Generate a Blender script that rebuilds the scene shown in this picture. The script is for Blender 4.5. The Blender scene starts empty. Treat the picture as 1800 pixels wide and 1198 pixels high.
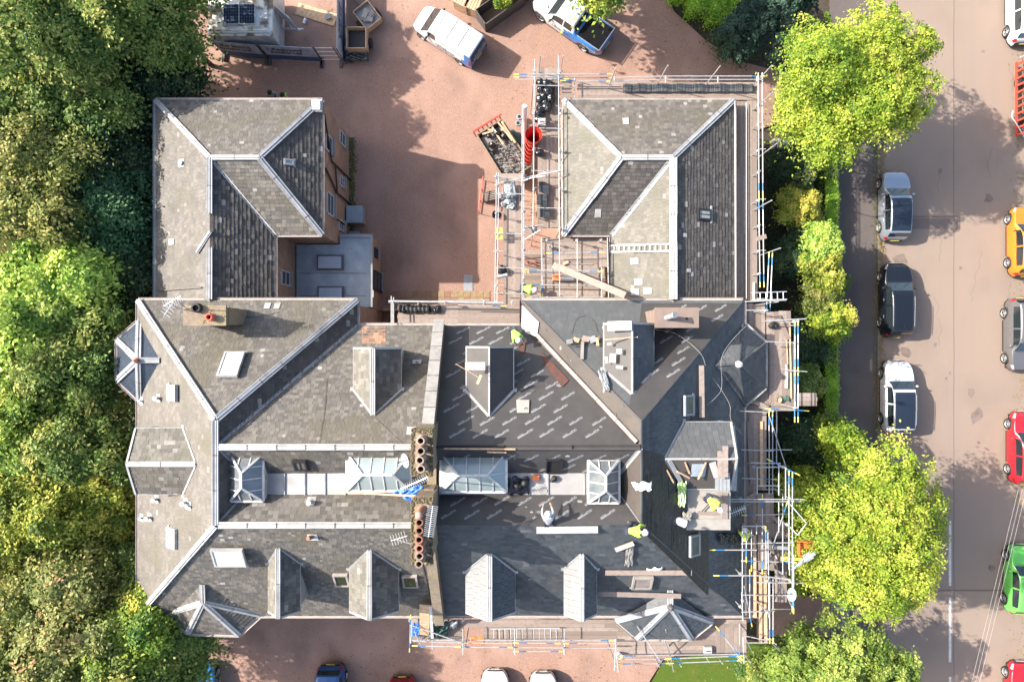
import bpy, math, random
import numpy as np
from mathutils import Vector, Matrix, Quaternion
random.seed(7); RNG = np.random.default_rng(11)
R_ = math.radians
S = bpy.context.scene
COL = S.collection

# ---------------------------------------------------------------- camera, sky, sun, exposure
H = 42.0            # height of the drone above the ground, metres
FP = 1200.0         # focal length in photo pixels
cam_d = bpy.data.cameras.new('camera'); cam = bpy.data.objects.new('camera', cam_d); COL.objects.link(cam)
cam.location = (0, 0, H); cam.rotation_euler = (0, 0, 0)
cam_d.sensor_width = 36; cam_d.lens = 24; cam_d.clip_start = 0.5; cam_d.clip_end = 1000
S.camera = cam
SUN = Vector((1.30, -0.32, -1.0)).normalized()      # travel direction of the light
elev = math.asin(-SUN.z); az = math.atan2(-SUN.x, -SUN.y)
W = bpy.data.worlds.new('World'); S.world = W; W.use_nodes = True
nt = W.node_tree; bg = nt.nodes['Background']
sky = nt.nodes.new('ShaderNodeTexSky'); sky.sky_type = 'NISHITA'; sky.sun_disc = False
sky.sun_elevation = elev; sky.sun_rotation = az; sky.air_density = 1.0; sky.dust_density = 3.0; sky.ozone_density = 0.7
nt.links.new(sky.outputs[0], bg.inputs[0]); bg.inputs[1].default_value = 0.135
sd = bpy.data.lights.new('sun', 'SUN'); so = bpy.data.objects.new('sun', sd); COL.objects.link(so)
sd.energy = 4.2; sd.angle = R_(0.53); sd.color = (1.0, 0.93, 0.84)
so.rotation_euler = (-SUN).to_track_quat('Z', 'Y').to_euler(); so.location = (-40, 10, 40)
S.view_settings.view_transform = 'Standard'; S.view_settings.look = 'None'
S.view_settings.exposure = 1.40; S.view_settings.gamma = 1.0; S.view_settings.use_curve_mapping = False
S.cycles.max_bounces = 6; S.cycles.transparent_max_bounces = 8

# ---------------------------------------------------------------- helpers
V = Vector
def P(px, py, z=0.0):
    "place under a point of the survey photo, at a known height"
    k = (H - z) / FP
    return V(((px - 900) * k, (599 - py) * k, z))
def srgb(r, g, b):
    f = lambda c: (c / 255 / 12.92) if c / 255 <= .04045 else ((c / 255 + .055) / 1.055) ** 2.4
    return (f(r), f(g), f(b))
_mats = {}
def M(name, c=(.5, .5, .5), c2=None, ns=4.0, c3=None, ns3=.6, rough=.8, metal=0.0, bump=0.0, bs=40.0, ramp=None, tint=0.0,
      spec=.5, coat=0.0, transl=0.0, emis=None, streak=None, contrast=(.35, .65), det=6.0):
    if name in _mats: return _mats[name]
    if not transl and not metal and 'paint_' not in name:
        k_ = lambda q: q if (q is None or max(q) > .5) else tuple(x * .79 for x in q)
        c, c2, c3 = k_(c), k_(c2), k_(c3)
        if ramp: ramp = [(p_, k_(q_)) for p_, q_ in ramp]
    m = bpy.data.materials.new(name); m.use_nodes = True; t = m.node_tree; N = t.nodes; L = t.links
    b = N['Principled BSDF']; b.inputs['Roughness'].default_value = rough; b.inputs['Metallic'].default_value = metal
    b.inputs['Specular IOR Level'].default_value = spec; b.inputs['Coat Weight'].default_value = coat
    b.inputs['Coat Roughness'].default_value = .05
    tc = N.new('ShaderNodeTexCoord'); co = tc.outputs['Object']
    def noise(scale, detail=det):
        n = N.new('ShaderNodeTexNoise'); n.inputs['Scale'].default_value = scale; n.inputs['Detail'].default_value = detail
        L.new(co, n.inputs['Vector']); return n.outputs['Fac']
    def mr(v, a, bb):
        n = N.new('ShaderNodeMapRange'); n.inputs[1].default_value = a; n.inputs[2].default_value = bb; L.new(v, n.inputs[0]); return n.outputs[0]
    def mix(f, A, B, mode='MIX'):
        n = N.new('ShaderNodeMix'); n.data_type = 'RGBA'; n.blend_type = mode
        for s, v in ((n.inputs[0], f), (n.inputs[6], A), (n.inputs[7], B)):
            if hasattr(v, 'is_linked'): L.new(v, s)
            else: s.default_value = v if isinstance(v, (int, float)) else (*v, 1)
        return n.outputs[2]
    cur = tuple(c)
    if ramp:
        a = N.new('ShaderNodeAttribute'); a.attribute_name = 'tint'
        r = N.new('ShaderNodeValToRGB'); r.color_ramp.elements[0].position = ramp[0][0]; r.color_ramp.elements[0].color = (*ramp[0][1], 1)
        r.color_ramp.elements[1].position = ramp[-1][0]; r.color_ramp.elements[1].color = (*ramp[-1][1], 1)
        for p_, c_ in ramp[1:-1]:
            e = r.color_ramp.elements.new(p_); e.color = (*c_, 1)
        L.new(a.outputs['Fac'], r.inputs[0]); cur = r.outputs[0]
    if c2 is not None: cur = mix(mr(noise(ns), *contrast), cur, c2)
    if c3 is not None: cur = mix(mr(noise(ns3), .5, .75), cur, c3)
    if streak:
        mp = N.new('ShaderNodeMapping'); mp.inputs['Scale'].default_value = streak[1]; L.new(co, mp.inputs[0]); n = N.new('ShaderNodeTexNoise'); n.inputs['Scale'].default_value = 1.0; n.inputs['Detail'].default_value = 5
        L.new(mp.outputs[0], n.inputs['Vector']); cur = mix(mr(n.outputs['Fac'], .48, .72), cur, streak[0])
    if tint:
        a = N.new('ShaderNodeAttribute'); a.attribute_name = 'tint'
        v = mr(a.outputs['Fac'], 0, 1); mm = N.new('ShaderNodeMapRange'); mm.inputs[3].default_value = 1 - tint; mm.inputs[4].default_value = 1 + tint
        L.new(a.outputs['Fac'], mm.inputs[0]); cmb = N.new('ShaderNodeCombineColor')
        for i in range(3): L.new(mm.outputs[0], cmb.inputs[i])
        cur = mix(1.0, cur, cmb.outputs[0], 'MULTIPLY')
    if hasattr(cur, 'is_linked'): L.new(cur, b.inputs['Base Color'])
    else: b.inputs['Base Color'].default_value = (*cur, 1)
    if bump:
        bn = N.new('ShaderNodeBump'); bn.inputs['Strength'].default_value = 1.0; bn.inputs['Distance'].default_value = bump
        L.new(noise(bs, 8), bn.inputs['Height']); L.new(bn.outputs[0], b.inputs['Normal'])
    if transl:
        tr = N.new('ShaderNodeBsdfTranslucent'); mx = N.new('ShaderNodeMixShader'); mx.inputs[0].default_value = transl
        if hasattr(cur, 'is_linked'): L.new(cur, tr.inputs[0])
        else: tr.inputs[0].default_value = (*cur, 1)
        L.new(b.outputs[0], mx.inputs[1]); L.new(tr.outputs[0], mx.inputs[2]); L.new(mx.outputs[0], N['Material Output'].inputs[0])
    if emis: b.inputs['Emission Color'].default_value = (*emis, 1); b.inputs['Emission Strength'].default_value = 1
    _mats[name] = m; return m

ORG = {}
def org(o):
    while o is not None:
        if o.name in ORG: return ORG[o.name]
        o = o.parent
    return V((0, 0, 0))
def thing(name, label, cat, loc=(0, 0, 0), rz=0.0, group=None):
    o = bpy.data.objects.new(name, None); COL.objects.link(o); o.location = loc; o.rotation_euler = (0, 0, rz)
    o.empty_display_size = .3
    o['label'] = label; o['category'] = cat
    if group: o['group'] = group
    ORG[o.name] = V(loc); return o
def tag(o, label=None, cat=None, group=None, kind=None):
    if label: o['label'] = label
    if cat: o['category'] = cat
    if group: o['group'] = group
    if kind: o['kind'] = kind
    return o

class MB:
    def __init__(s): s.v = []; s.f = []; s.t = []; s.m = []
    def add(s, vs, fs, t=.5, m=0):
        n = len(s.v); s.v.extend([tuple(a) for a in vs])
        for f in fs: s.f.append([i + n for i in f]); s.t.append(t); s.m.append(m)
    def box(s, c, size, rz=0.0, t=.5, m=0, rot=None):
        x, y, z = [d / 2 for d in size]; q = rot if rot else Quaternion((0, 0, 1), rz)
        c = V(c)
        vs = [c + q @ V(p) for p in ((-x, -y, -z), (x, -y, -z), (x, y, -z), (-x, y, -z), (-x, -y, z), (x, -y, z), (x, y, z), (-x, y, z))]
        s.add(vs, ((0, 3, 2, 1), (4, 5, 6, 7), (0, 1, 5, 4), (1, 2, 6, 5), (2, 3, 7, 6), (3, 0, 4, 7)), t, m)
    def beam(s, a, b, w, h, up=V((0, 0, 1)), t=.5, m=0):
        a = V(a); b = V(b); d = (b - a)
        if d.length < 1e-6: return
        dn = d.normalized(); sd_ = dn.cross(up)
        if sd_.length < 1e-4: sd_ = dn.cross(V((1, 0, 0)))
        sd_.normalize(); u = sd_.cross(dn)
        vs = []
        for p in (a, b):
            for i, j in ((-1, -1), (1, -1), (1, 1), (-1, 1)): vs.append(p + sd_ * (i * w / 2) + u * (j * h / 2))
        s.add(vs, ((0, 1, 2, 3), (7, 6, 5, 4), (0, 4, 5, 1), (1, 5, 6, 2), (2, 6, 7, 3), (3, 7, 4, 0)), t, m)
    def tube(s, a, b, r, r2=None, n=8, t=.5, m=0, cap=True):
        a = V(a); b = V(b); r2 = r if r2 is None else r2; d = (b - a).normalized()
        x = d.orthogonal().normalized(); y = d.cross(x)
        vs = [a + (x * math.cos(2 * math.pi * i / n) + y * math.sin(2 * math.pi * i / n)) * r for i in range(n)]
        vs += [b + (x * math.cos(2 * math.pi * i / n) + y * math.sin(2 * math.pi * i / n)) * r2 for i in range(n)]
        fs = [(i, (i + 1) % n, n + (i + 1) % n, n + i) for i in range(n)]
        if cap: fs += [tuple(range(n))[::-1], tuple(range(n, 2 * n))]
        s.add(vs, fs, t, m)
    def path(s, pts, r, n=6, t=.5, m=0):
        for a, b in zip(pts[:-1], pts[1:]): s.tube(a, b, r, n=n, t=t, m=m)
    def lathe(s, c, prof, n=16, t=.5, m=0, axis=V((0, 0, 1))):
        c = V(c); q = V((0, 0, 1)).rotation_difference(axis); vs = []
        for r, z in prof:
            for i in range(n):
                a = 2 * math.pi * i / n; vs.append(c + q @ V((r * math.cos(a), r * math.sin(a), z)))
        fs = []
        for k in range(len(prof) - 1):
            for i in range(n): fs.append((k * n + i, k * n + (i + 1) % n, (k + 1) * n + (i + 1) % n, (k + 1) * n + i))
        s.add(vs, fs, t, m)
    def poly(s, pts, t=.5, m=0): s.add(pts, [tuple(range(len(pts)))], t, m)
    def prism(s, pts, d, t=.5, m=0):
        d = V(d); n = len(pts); vs = [V(p) for p in pts] + [V(p) + d for p in pts]
        fs = [tuple(range(n))[::-1], tuple(range(n, 2 * n))] + [(i, (i + 1) % n, n + (i + 1) % n, n + i) for i in range(n)]
        s.add(vs, fs, t, m)
    def blob(s, c, r, n=8, k=5, t=.5, m=0, jit=0.0, sc=(1, 1, 1), rz=0.0):
        vs = []; q = Quaternion((0, 0, 1), rz)
        for j in range(k + 1):
            ph = math.pi * j / k
            for i in range(n):
                th = 2 * math.pi * i / n; rr = r * (1 + random.uniform(-jit, jit)) if 0 < j < k else r
                vs.append(V(c) + q @ V((rr * math.sin(ph) * math.cos(th) * sc[0], rr * math.sin(ph) * math.sin(th) * sc[1], rr * math.cos(ph) * sc[2])))
        fs = [(j * n + i, (j + 1) * n + i, (j + 1) * n + (i + 1) % n, j * n + (i + 1) % n) for j in range(k) for i in range(n)]
        s.add(vs, fs, t, m)
    def build(s, name, mats, parent=None, world=True, smooth=False, kind=None, label=None):
        if not isinstance(mats, (list, tuple)): mats = [mats]
        me = bpy.data.meshes.new(name); o_ = org(parent) if (parent is not None and world) else V((0, 0, 0))
        vs = [(a[0] - o_.x, a[1] - o_.y, a[2] - o_.z) for a in s.v] if world and parent is not None else s.v
        me.from_pydata(vs, [], s.f)
        for m in mats: me.materials.append(m)
        if len(mats) > 1: me.polygons.foreach_set('material_index', s.m)
        at = me.attributes.new('tint', 'FLOAT', 'FACE'); at.data.foreach_set('value', s.t)
        if smooth: me.polygons.foreach_set('use_smooth', [True] * len(me.polygons))
        me.update()
        o = bpy.data.objects.new(name, me); COL.objects.link(o)
        if parent is not None: o.parent = parent
        if kind: o['kind'] = kind
        if label: o['label'] = label
        return o
def one(name, label, cat, mb, mats, group=None, kind=None, smooth=False):
    return tag(mb.build(name, mats, smooth=smooth), label, cat, group, kind)
def fast_mesh(name, verts, quads, tint, mats, parent=None, mi=None):
    me = bpy.data.meshes.new(name); nv = len(verts); nq = len(quads)
    me.vertices.add(nv); me.vertices.foreach_set('co', np.ascontiguousarray(verts, dtype=np.float32).ravel())
    me.loops.add(nq * 4); me.loops.foreach_set('vertex_index', quads.astype(np.int32).ravel())
    me.polygons.add(nq); me.polygons.foreach_set('loop_start', (np.arange(nq) * 4).astype(np.int32))
    me.update(calc_edges=True)
    at = me.attributes.new('tint', 'FLOAT', 'FACE'); at.data.foreach_set('value', tint.astype(np.float32))
    me.materials.append(mats) if not isinstance(mats, list) else [me.materials.append(m) for m in mats]
    if mi is not None: me.polygons.foreach_set('material_index', mi.astype(np.int32))
    o = bpy.data.objects.new(name, me); COL.objects.link(o)
    if parent is not None: o.parent = parent
    return o
_txt = {}
def text2d(s, size=1.0, bold=0.0):
    "flat lettering as 2-D vertices and faces, centred"
    k = (s, size, bold)
    if k in _txt: return _txt[k]
    c = bpy.data.curves.new('lettering', 'FONT'); c.body = s; c.size = size; c.offset = bold; c.resolution_u = 2
    c.align_x = 'CENTER'; c.align_y = 'CENTER'
    o = bpy.data.objects.new('lettering', c); COL.objects.link(o); bpy.context.view_layer.update()
    me = bpy.data.meshes.new_from_object(o.evaluated_get(bpy.context.evaluated_depsgraph_get()))
    r = ([tuple(v.co) for v in me.vertices], [tuple(p.vertices) for p in me.polygons])
    bpy.data.objects.remove(o); bpy.data.meshes.remove(me); bpy.data.curves.remove(c); _txt[k] = r; return r
def stamp(mb, s, size, o, u, v, bold=0.0, t=.5, m=0):
    vs, fs = text2d(s, size, bold); o = V(o); mb.add([o + u * a[0] + v * a[1] for a in vs], fs, t, m)

# ---------------------------------------------------------------- materials
g = lambda v: (v, v, v)
m_slate_old = M('old_slate', ramp=[(0, (0.059, 0.056, 0.050)), (.25, (0.102, 0.093, 0.082)), (.5, (0.133, 0.121, 0.107)), (.72, (0.168, 0.153, 0.136)), (.9, (0.203, 0.181, 0.152)), (.97, (0.252, 0.242, 0.228)), (1, (0.350, 0.336, 0.313))],
                c2=(0.092, 0.086, 0.074), ns=1.1, c3=(0.124, 0.110, 0.077), ns3=.45, rough=.75, bump=.006, bs=30, contrast=(.45, .9))
m_slate_dark = M('dark_old_slate', ramp=[(0, (0.047, 0.043, 0.038)), (.4, (0.078, 0.069, 0.063)), (.8, (0.113, 0.101, 0.089)), (.97, (0.156, 0.137, 0.118)), (1, (0.297, 0.274, 0.249))],
                c2=(0.086, 0.078, 0.065), ns=1.3, rough=.75, bump=.004, bs=25, contrast=(.48, .85))  # darker copy of the old slate; shade of east-facing slopes painted in
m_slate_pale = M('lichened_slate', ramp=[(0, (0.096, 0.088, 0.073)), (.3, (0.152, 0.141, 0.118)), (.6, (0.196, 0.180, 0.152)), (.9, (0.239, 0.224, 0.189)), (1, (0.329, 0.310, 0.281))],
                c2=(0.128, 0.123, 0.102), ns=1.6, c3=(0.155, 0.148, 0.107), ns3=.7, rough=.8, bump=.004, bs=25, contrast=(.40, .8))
m_slate_newp = M('sunlit_new_slate', ramp=[(0, (.20, .205, .21)), (.5, (.25, .25, .25)), (1, (.31, .305, .30))], c2=(.22, .22, .215), ns=1.5, rough=.5, bump=.002, bs=20)  # paler copy of the new slate; sun on west dormer sides painted in
m_rust = M('rusty_strap', (.16, .08, .055), rough=.9)
m_slate_new = M('new_slate', ramp=[(0, (.040, .047, .055)), (.5, (.064, .072, .082)), (.95, (.088, .096, .106)), (1, (.14, .145, .15))], c2=(.078, .086, .092), ns=1.3, c3=(.11, .115, .115), ns3=.5, rough=.5, bump=.003, bs=20, contrast=(.4, .8))
m_slate_mid = M('new_light_slate', ramp=[(0, (0.089, 0.092, 0.095)), (.5, (0.114, 0.117, 0.121)), (1, (0.152, 0.152, 0.152))], c2=(0.101, 0.105, 0.105), ns=1.2, rough=.5, bump=.002, bs=20)
m_lead = M('lead', (0.326, 0.347, 0.367), c2=(0.408, 0.416, 0.425), ns=3, c3=(0.245, 0.253, 0.269), ns3=1.2, rough=.55, bump=.003, bs=9, tint=.12)
m_leadw = M('pale_lead', (0.409, 0.409, 0.400), c2=(0.471, 0.471, 0.460), ns=3, c3=(0.315, 0.315, 0.307), ns3=1.3, rough=.6, bump=.003, bs=9, tint=.12)
m_felt = M('roof_membrane', (0.064, 0.059, 0.057), c2=(0.080, 0.073, 0.068), ns=1.6, c3=(0.053, 0.052, 0.053), ns3=.5, rough=.6, bump=.012, bs=3.0, tint=.10)
m_feltd = M('black_sheet', (0.010, 0.010, 0.013), c2=(0.017, 0.018, 0.021), ns=2, rough=.38, bump=.06, bs=5.0)
m_feltl = M('brown_sheet', (0.063, 0.052, 0.042), c2=(0.079, 0.065, 0.054), ns=1.6, c3=(0.047, 0.037, 0.032), ns3=.6, rough=.6, bump=.012, bs=3.0)
m_print = M('print_white', (0.286, 0.292, 0.299), rough=.6)
m_stone = M('sandstone', (0.414, 0.282, 0.196), c2=(0.322, 0.218, 0.155), ns=2.2, c3=(0.230, 0.172, 0.132), ns3=.7, rough=.9, bump=.01, bs=14)
m_cope = M('coping_stone', (.36, .345, .325), c2=(.29, .28, .265), ns=5, c3=(.23, .22, .20), ns3=1.5, rough=.9, bump=.006, bs=20, tint=.1)
m_stack = M('chimney_stone', (0.310, 0.236, 0.172), c2=(0.230, 0.178, 0.132), ns=4, c3=(0.287, 0.253, 0.115), ns3=1.6, rough=.95, bump=.02, bs=12, tint=.12)
m_terra = M('terracotta', (.36, .165, .105), c2=(.28, .14, .10), ns=6, rough=.8, tint=.35)
m_pot = M('buff_pot', (.40, .29, .22), c2=(.30, .22, .17), ns=6, rough=.8, tint=.25)
m_redpot = M('red_cowl', (.55, .10, .06), rough=.6)
m_white = M('white_paint', (0.533, 0.533, 0.526), c2=(0.475, 0.475, 0.461), ns=5, rough=.5)
m_gut = M('gutter_pale', (0.468, 0.408, 0.365), c2=(0.383, 0.340, 0.315), ns=3, rough=.6)
m_gutd = M('gutter_dark', (.10, .09, .085), rough=.6)
m_steel = M('galvanised_tube', (0.476, 0.476, 0.468), c2=(0.374, 0.374, 0.374), ns=7, rough=.42, metal=.35)
m_yel = M('tape_yellow', (.72, .62, .12), rough=.5)
m_blu = M('tape_blue', (.03, .22, .48), rough=.5)
m_plank = M('scaffold_board', ramp=[(0, (0.216, 0.169, 0.137)), (.5, (0.288, 0.227, 0.191)), (1, (0.360, 0.288, 0.245))], c2=(0.223, 0.180, 0.151), ns=6, rough=.85, bump=.003, bs=30, contrast=(.45, .8))
m_timber = M('fresh_timber', (.60, .40, .24), c2=(.50, .33, .20), ns=6, rough=.75, bump=.002, bs=30, tint=.15)
m_ply = M('weathered_ply', (.38, .35, .31), c2=(.31, .29, .26), ns=3, c3=(.46, .42, .36), ns3=.9, rough=.8, tint=.1)
m_bag = M('black_plastic', (.012, .012, .014), rough=.22, bump=.03, bs=10, spec=.8)
m_blackp = M('black_rubber', (.02, .02, .022), rough=.6)
m_dark = M('dark_void', (.012, .012, .012), rough=.9)
m_glass = M('window_glass', (.045, .055, .065), rough=.06, spec=1.0)
m_pane = M('lantern_glass', (.30, .37, .37), c2=(.37, .43, .43), ns=.8, rough=.10, spec=.8)
m_paned = M('lantern_glass_clear', (.12, .15, .165), c2=(.22, .23, .23), ns=1.5, rough=.06, spec=1.0)
m_blind = M('white_blind_glass', (.70, .72, .73), rough=.2)
m_gravel = M('pink_gravel', (0.307, 0.184, 0.136), c2=(0.442, 0.280, 0.218), ns=24, c3=(0.244, 0.160, 0.129), ns3=.35, streak=((0.357, 0.225, 0.173), (.5, .35, 1)), rough=.95, bump=.02, bs=40, contrast=(.42, .62), det=10)
m_road = M('chipped_road', (0.283, 0.214, 0.166), c2=(0.330, 0.252, 0.197), ns=60, c3=(0.249, 0.189, 0.151), ns3=.22, streak=((0.232, 0.178, 0.146), (1.6, .07, 1)), rough=.9, bump=.006, bs=80, contrast=(.35, .65), det=10)
m_pave = M('asphalt_pavement', (0.117, 0.098, 0.090), c2=(0.144, 0.117, 0.105), ns=45, c3=(0.094, 0.082, 0.078), ns3=.5, rough=.9, bump=.006, bs=70)
m_soil = M('dark_soil', (.055, .042, .03), c2=(.085, .065, .045), ns=6, c3=(.035, .05, .02), ns3=1.0, rough=1, bump=.04, bs=12)
m_grass = M('lawn_grass', (.064, .115, .004), c2=(.09, .145, .006), ns=9, c3=(.12, .14, .012), ns3=1.1, rough=.95, bump=.03, bs=50)
m_kerb = M('kerb_stone', (.24, .20, .175), c2=(.18, .155, .13), ns=8, c3=(.11, .13, .05), ns3=1.2, rough=.95, bump=.006, bs=30, tint=.1)
m_line = M('road_paint', (.62, .60, .57), c2=(.46, .43, .40), ns=18, rough=.8)
m_joint = M('road_joint', (.17, .135, .115), rough=.95)
m_flat = M('flat_roof_membrane', (0.356, 0.418, 0.471), c2=(0.302, 0.356, 0.409), ns=1.8, c3=(0.427, 0.480, 0.524), ns3=.7, rough=.6, bump=.003, bs=12)
m_bark = M('bark', (.10, .08, .06), c2=(.06, .05, .04), ns=9, rough=1, bump=.02, bs=14)
m_red = M('red_plastic', (.62, .055, .035), rough=.4, tint=.12)
m_redst = M('red_paint_steel', (.50, .07, .04), c2=(.38, .05, .03), ns=6, rough=.5)
m_orange = M('orange_plastic', (.72, .18, .05), rough=.4)
m_hiv = M('hi_vis_yellow', (.55, .80, .06), rough=.7, bump=.01, bs=14)
m_hivg = M('hi_vis_lime', (.30, .80, .08), rough=.7, bump=.01, bs=14)
m_navy = M('navy_cloth', (.03, .04, .07), c2=(.045, .055, .085), ns=9, rough=.9, bump=.01, bs=12)
m_greyc = M('grey_cloth', (.42, .42, .45), rough=.9, bump=.01, bs=12)
m_skin = M('skin', (.50, .30, .22), rough=.6)
m_hair = M('dark_hair', (.03, .022, .016), rough=.8)
m_helm = M('helmet_white', (0.637, 0.637, 0.629), rough=.3)
m_tarp = M('blue_tarpaulin', (.02, .13, .50), c2=(.06, .22, .62), ns=5, rough=.4, bump=.05, bs=7)
m_green = M('green_netting', (.06, .13, .11), c2=(.10, .18, .15), ns=8, rough=.7, bump=.04, bs=9)
m_box = M('grey_box_metal', (.33, .35, .37), c2=(.28, .30, .31), ns=3, rough=.5)
m_alu = M('aluminium', (.62, .63, .64), rough=.35, metal=.5)
m_moss = M('moss', (.10, .085, .045), c2=(.16, .13, .07), ns=14, rough=1, bump=.03, bs=18)

# ---------------------------------------------------------------- roof tools
class Facet:
    def __init__(s, pts):
        s.p = [V(p) for p in pts]
        n = V((0, 0, 0))
        for i in range(len(s.p)):
            a, b = s.p[i], s.p[(i + 1) % len(s.p)]
            n += V(((a.y - b.y) * (a.z + b.z), (a.z - b.z) * (a.x + b.x), (a.x - b.x) * (a.y + b.y)))
        n.normalize()
        if n.z < 0: n = -n; s.p.reverse()
        s.n = n; s.o = sum(s.p, V((0, 0, 0))) / len(s.p)
        up = V((0, 0, 1)) - n * n.z
        s.v = up.normalized() if up.length > 1e-4 else V((0, 1, 0)); s.u = s.v.cross(n)
    def at(s, px, py, off=0.0):
        c = V((0, 0, H)); d = V(((px - 900) / FP, (599 - py) / FP, -1)); q = s.o + s.n * off
        return c + d * ((q - c).dot(s.n) / d.dot(s.n))
    def z(s, x, y): return s.o.z - (s.n.x * (x - s.o.x) + s.n.y * (y - s.o.y)) / s.n.z
def clip(poly, cp):
    out = poly
    for i in range(len(cp)):
        a, b = cp[i], cp[(i + 1) % len(cp)]; nx, ny = -(b[1] - a[1]), b[0] - a[0]
        src, out = out, []
        if not src: return []
        for j in range(len(src)):
            p, q = src[j], src[(j + 1) % len(src)]
            dp = (p[0] - a[0]) * nx + (p[1] - a[1]) * ny; dq = (q[0] - a[0]) * nx + (q[1] - a[1]) * ny
            if dp >= 0: out.append(p)
            if (dp >= 0) != (dq >= 0):
                k = dp / (dp - dq); out.append((p[0] + (q[0] - p[0]) * k, p[1] + (q[1] - p[1]) * k))
    return out
def slate_list(fc, ex=.20, wd=.25, step=.022, jit=.25, gap=.007, bias=0.0, spread=1.0, pale=.012):
    "slates of one roof slope: each a clipped wedge; returns [(verts, faces, tint)]"
    uv = [((p - fc.o).dot(fc.u), (p - fc.o).dot(fc.v)) for p in fc.p]
    ar = sum(uv[i][0] * uv[(i + 1) % len(uv)][1] - uv[(i + 1) % len(uv)][0] * uv[i][1] for i in range(len(uv)))
    if ar < 0: uv.reverse()
    u0 = min(a[0] for a in uv); u1 = max(a[0] for a in uv); v0 = min(a[1] for a in uv); v1 = max(a[1] for a in uv)
    out = []; v = v0; row = 0
    while v < v1:
        e = ex * (1.08 - .16 * (v - v0) / max(v1 - v0, .1)); u = u0 - random.random() * wd
        while u < u1:
            w = wd * (1 + random.uniform(-jit, jit)); dv = random.uniform(-.012, .012) if jit > .1 else random.uniform(-.003, .003)
            q = clip([(u, v + dv), (u + w - gap, v + dv + random.uniform(-.006, .006) * (jit > .1)), (u + w - gap, v + e + .02), (u, v + e + .02)], uv)
            if len(q) >= 3:
                h = step * random.uniform(.7, 1.35); base = -.004
                tp = [fc.o + fc.u * a + fc.v * b + fc.n * (h * (1 - (b - v) / (e + .02)) + .004) for a, b in q]
                bt = [fc.o + fc.u * a + fc.v * b + fc.n * base for a, b in q]; n = len(q)
                t = min(1, max(0, .5 + bias + (random.random() - .5) * spread))
                if random.random() < pale: t = 1.0
                fs = [tuple(range(n))] + [(i, n + i, n + (i + 1) % n, (i + 1) % n) for i in range(n)]
                area = abs(sum(q[i][0] * q[(i + 1) % n][1] - q[(i + 1) % n][0] * q[i][1] for i in range(n))) / 2
                out.append((tp + bt, fs, t, area * (1 / (H - tp[0].z)) ** 2))
            u += w
        v += e; row += 1
    return out
def slope(parent, fc, mat, base=None, name='roof_slope', singles=0, label=None, **k):
    "one pitched roof surface with its slates as real pieces"
    b = MB(); b.prism(fc.p, -fc.n * .09); o = b.build(name, base or m_slate_dark, parent)
    if label: o['label'] = label
    sl = slate_list(fc, **k); sl.sort(key=lambda a: -a[3])
    for vs, fs, t, _ in sl[:singles]:
        q = MB(); q.add(vs, fs, t); q.build('slate', mat, o)
    if len(sl) > singles:
        q = MB()
        for vs, fs, t, _ in sl[singles:]: q.add(vs, fs, t)
        q.build('slates', mat, o, kind='stuff')
    return o
def lead_line(parent, a, b, n1, n2, w=.15, seg=1.35, roll=.045, mat=None, name='ridge_flashing', off=.045):
    "a ridge or hip capped in lead, laid in lengths"
    a = V(a); b = V(b); d = (b - a).normalized(); mat = mat or m_lead; L = (b - a).length; n = max(1, round(L / seg))
    w1 = d.cross(n1).normalized(); w1 = w1 if w1.dot(n2) > 0 else -w1
    w2 = d.cross(n2).normalized(); w2 = w2 if w2.dot(n1) > 0 else -w2
    if w1.dot(w2) > .99: w2 = -w2
    nn = (n1 + n2).normalized()
    for i in range(n):
        p = a + d * (L * i / n + .008); q = a + d * (L * (i + 1) / n + (.03 if i < n - 1 else 0)); lift = .004 * (i % 2)
        m = MB(); t = random.random(); ww = w * random.uniform(.93, 1.07)
        prof = []
        prof.append(w1 * ww + n1 * (off * .5 + lift)); prof.append(w1 * roll * 1.4 + n1 * (off + lift))
        for j in range(5):
            an = math.pi * j / 4; prof.append(w1 * (roll * math.cos(an)) + nn * (off + .02 + lift + roll * math.sin(an)) if j < 2 else (nn * (off + .02 + lift + roll * math.sin(an)) + (w1 * (roll * math.cos(an)) if j == 2 else w2 * (-roll * math.cos(an)))))
        prof.append(w2 * roll * 1.4 + n2 * (off + lift)); prof.append(w2 * ww + n2 * (off * .5 + lift))
        k = len(prof); vs = [p + c for c in prof] + [q + c for c in prof]
        fs = [(j, j + 1, k + j + 1, k + j) for j in range(k - 1)]
        vs += [p + w1 * ww - n1 * .03, q + w1 * ww - n1 * .03, p + w2 * ww - n2 * .03, q + w2 * ww - n2 * .03]
        fs += [(0, k, 2 * k + 1, 2 * k), (k - 1, 2 * k - 1, 2 * k + 3, 2 * k + 2), tuple(range(k)), tuple(range(2 * k - 1, k - 1, -1))]
        m.add(vs, fs, t)
        if i and name in ('ridge_flashing', 'lead_roll'):
            st = d * .014; m.add([p - st + c + nn * .006 for c in prof] + [p + st + c + nn * .006 for c in prof], [(j, j + 1, k + j + 1, k + j) for j in range(k - 1)], t, 1)
        m.build(name, [mat, m_rust], parent)
def valley(parent, a, b, f1, f2, w=.12, mat=None):
    a = V(a); b = V(b); d = (b - a).normalized(); m = MB(); mat = mat or m_lead
    n = 6
    for i in range(n):
        p = a.lerp(b, i / n); q = a.lerp(b, (i + 1) / n)
        for fc in (f1, f2):
            s = d.cross(fc.n).normalized(); s = s if s.z > 0 else -s
            m.prism([p + fc.n * .012, q + fc.n * .012, q + s * w + fc.n * .03, p + s * w + fc.n * .03], fc.n * .008, t=random.random())
    m.build('valley_flashing', mat, parent)
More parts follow.
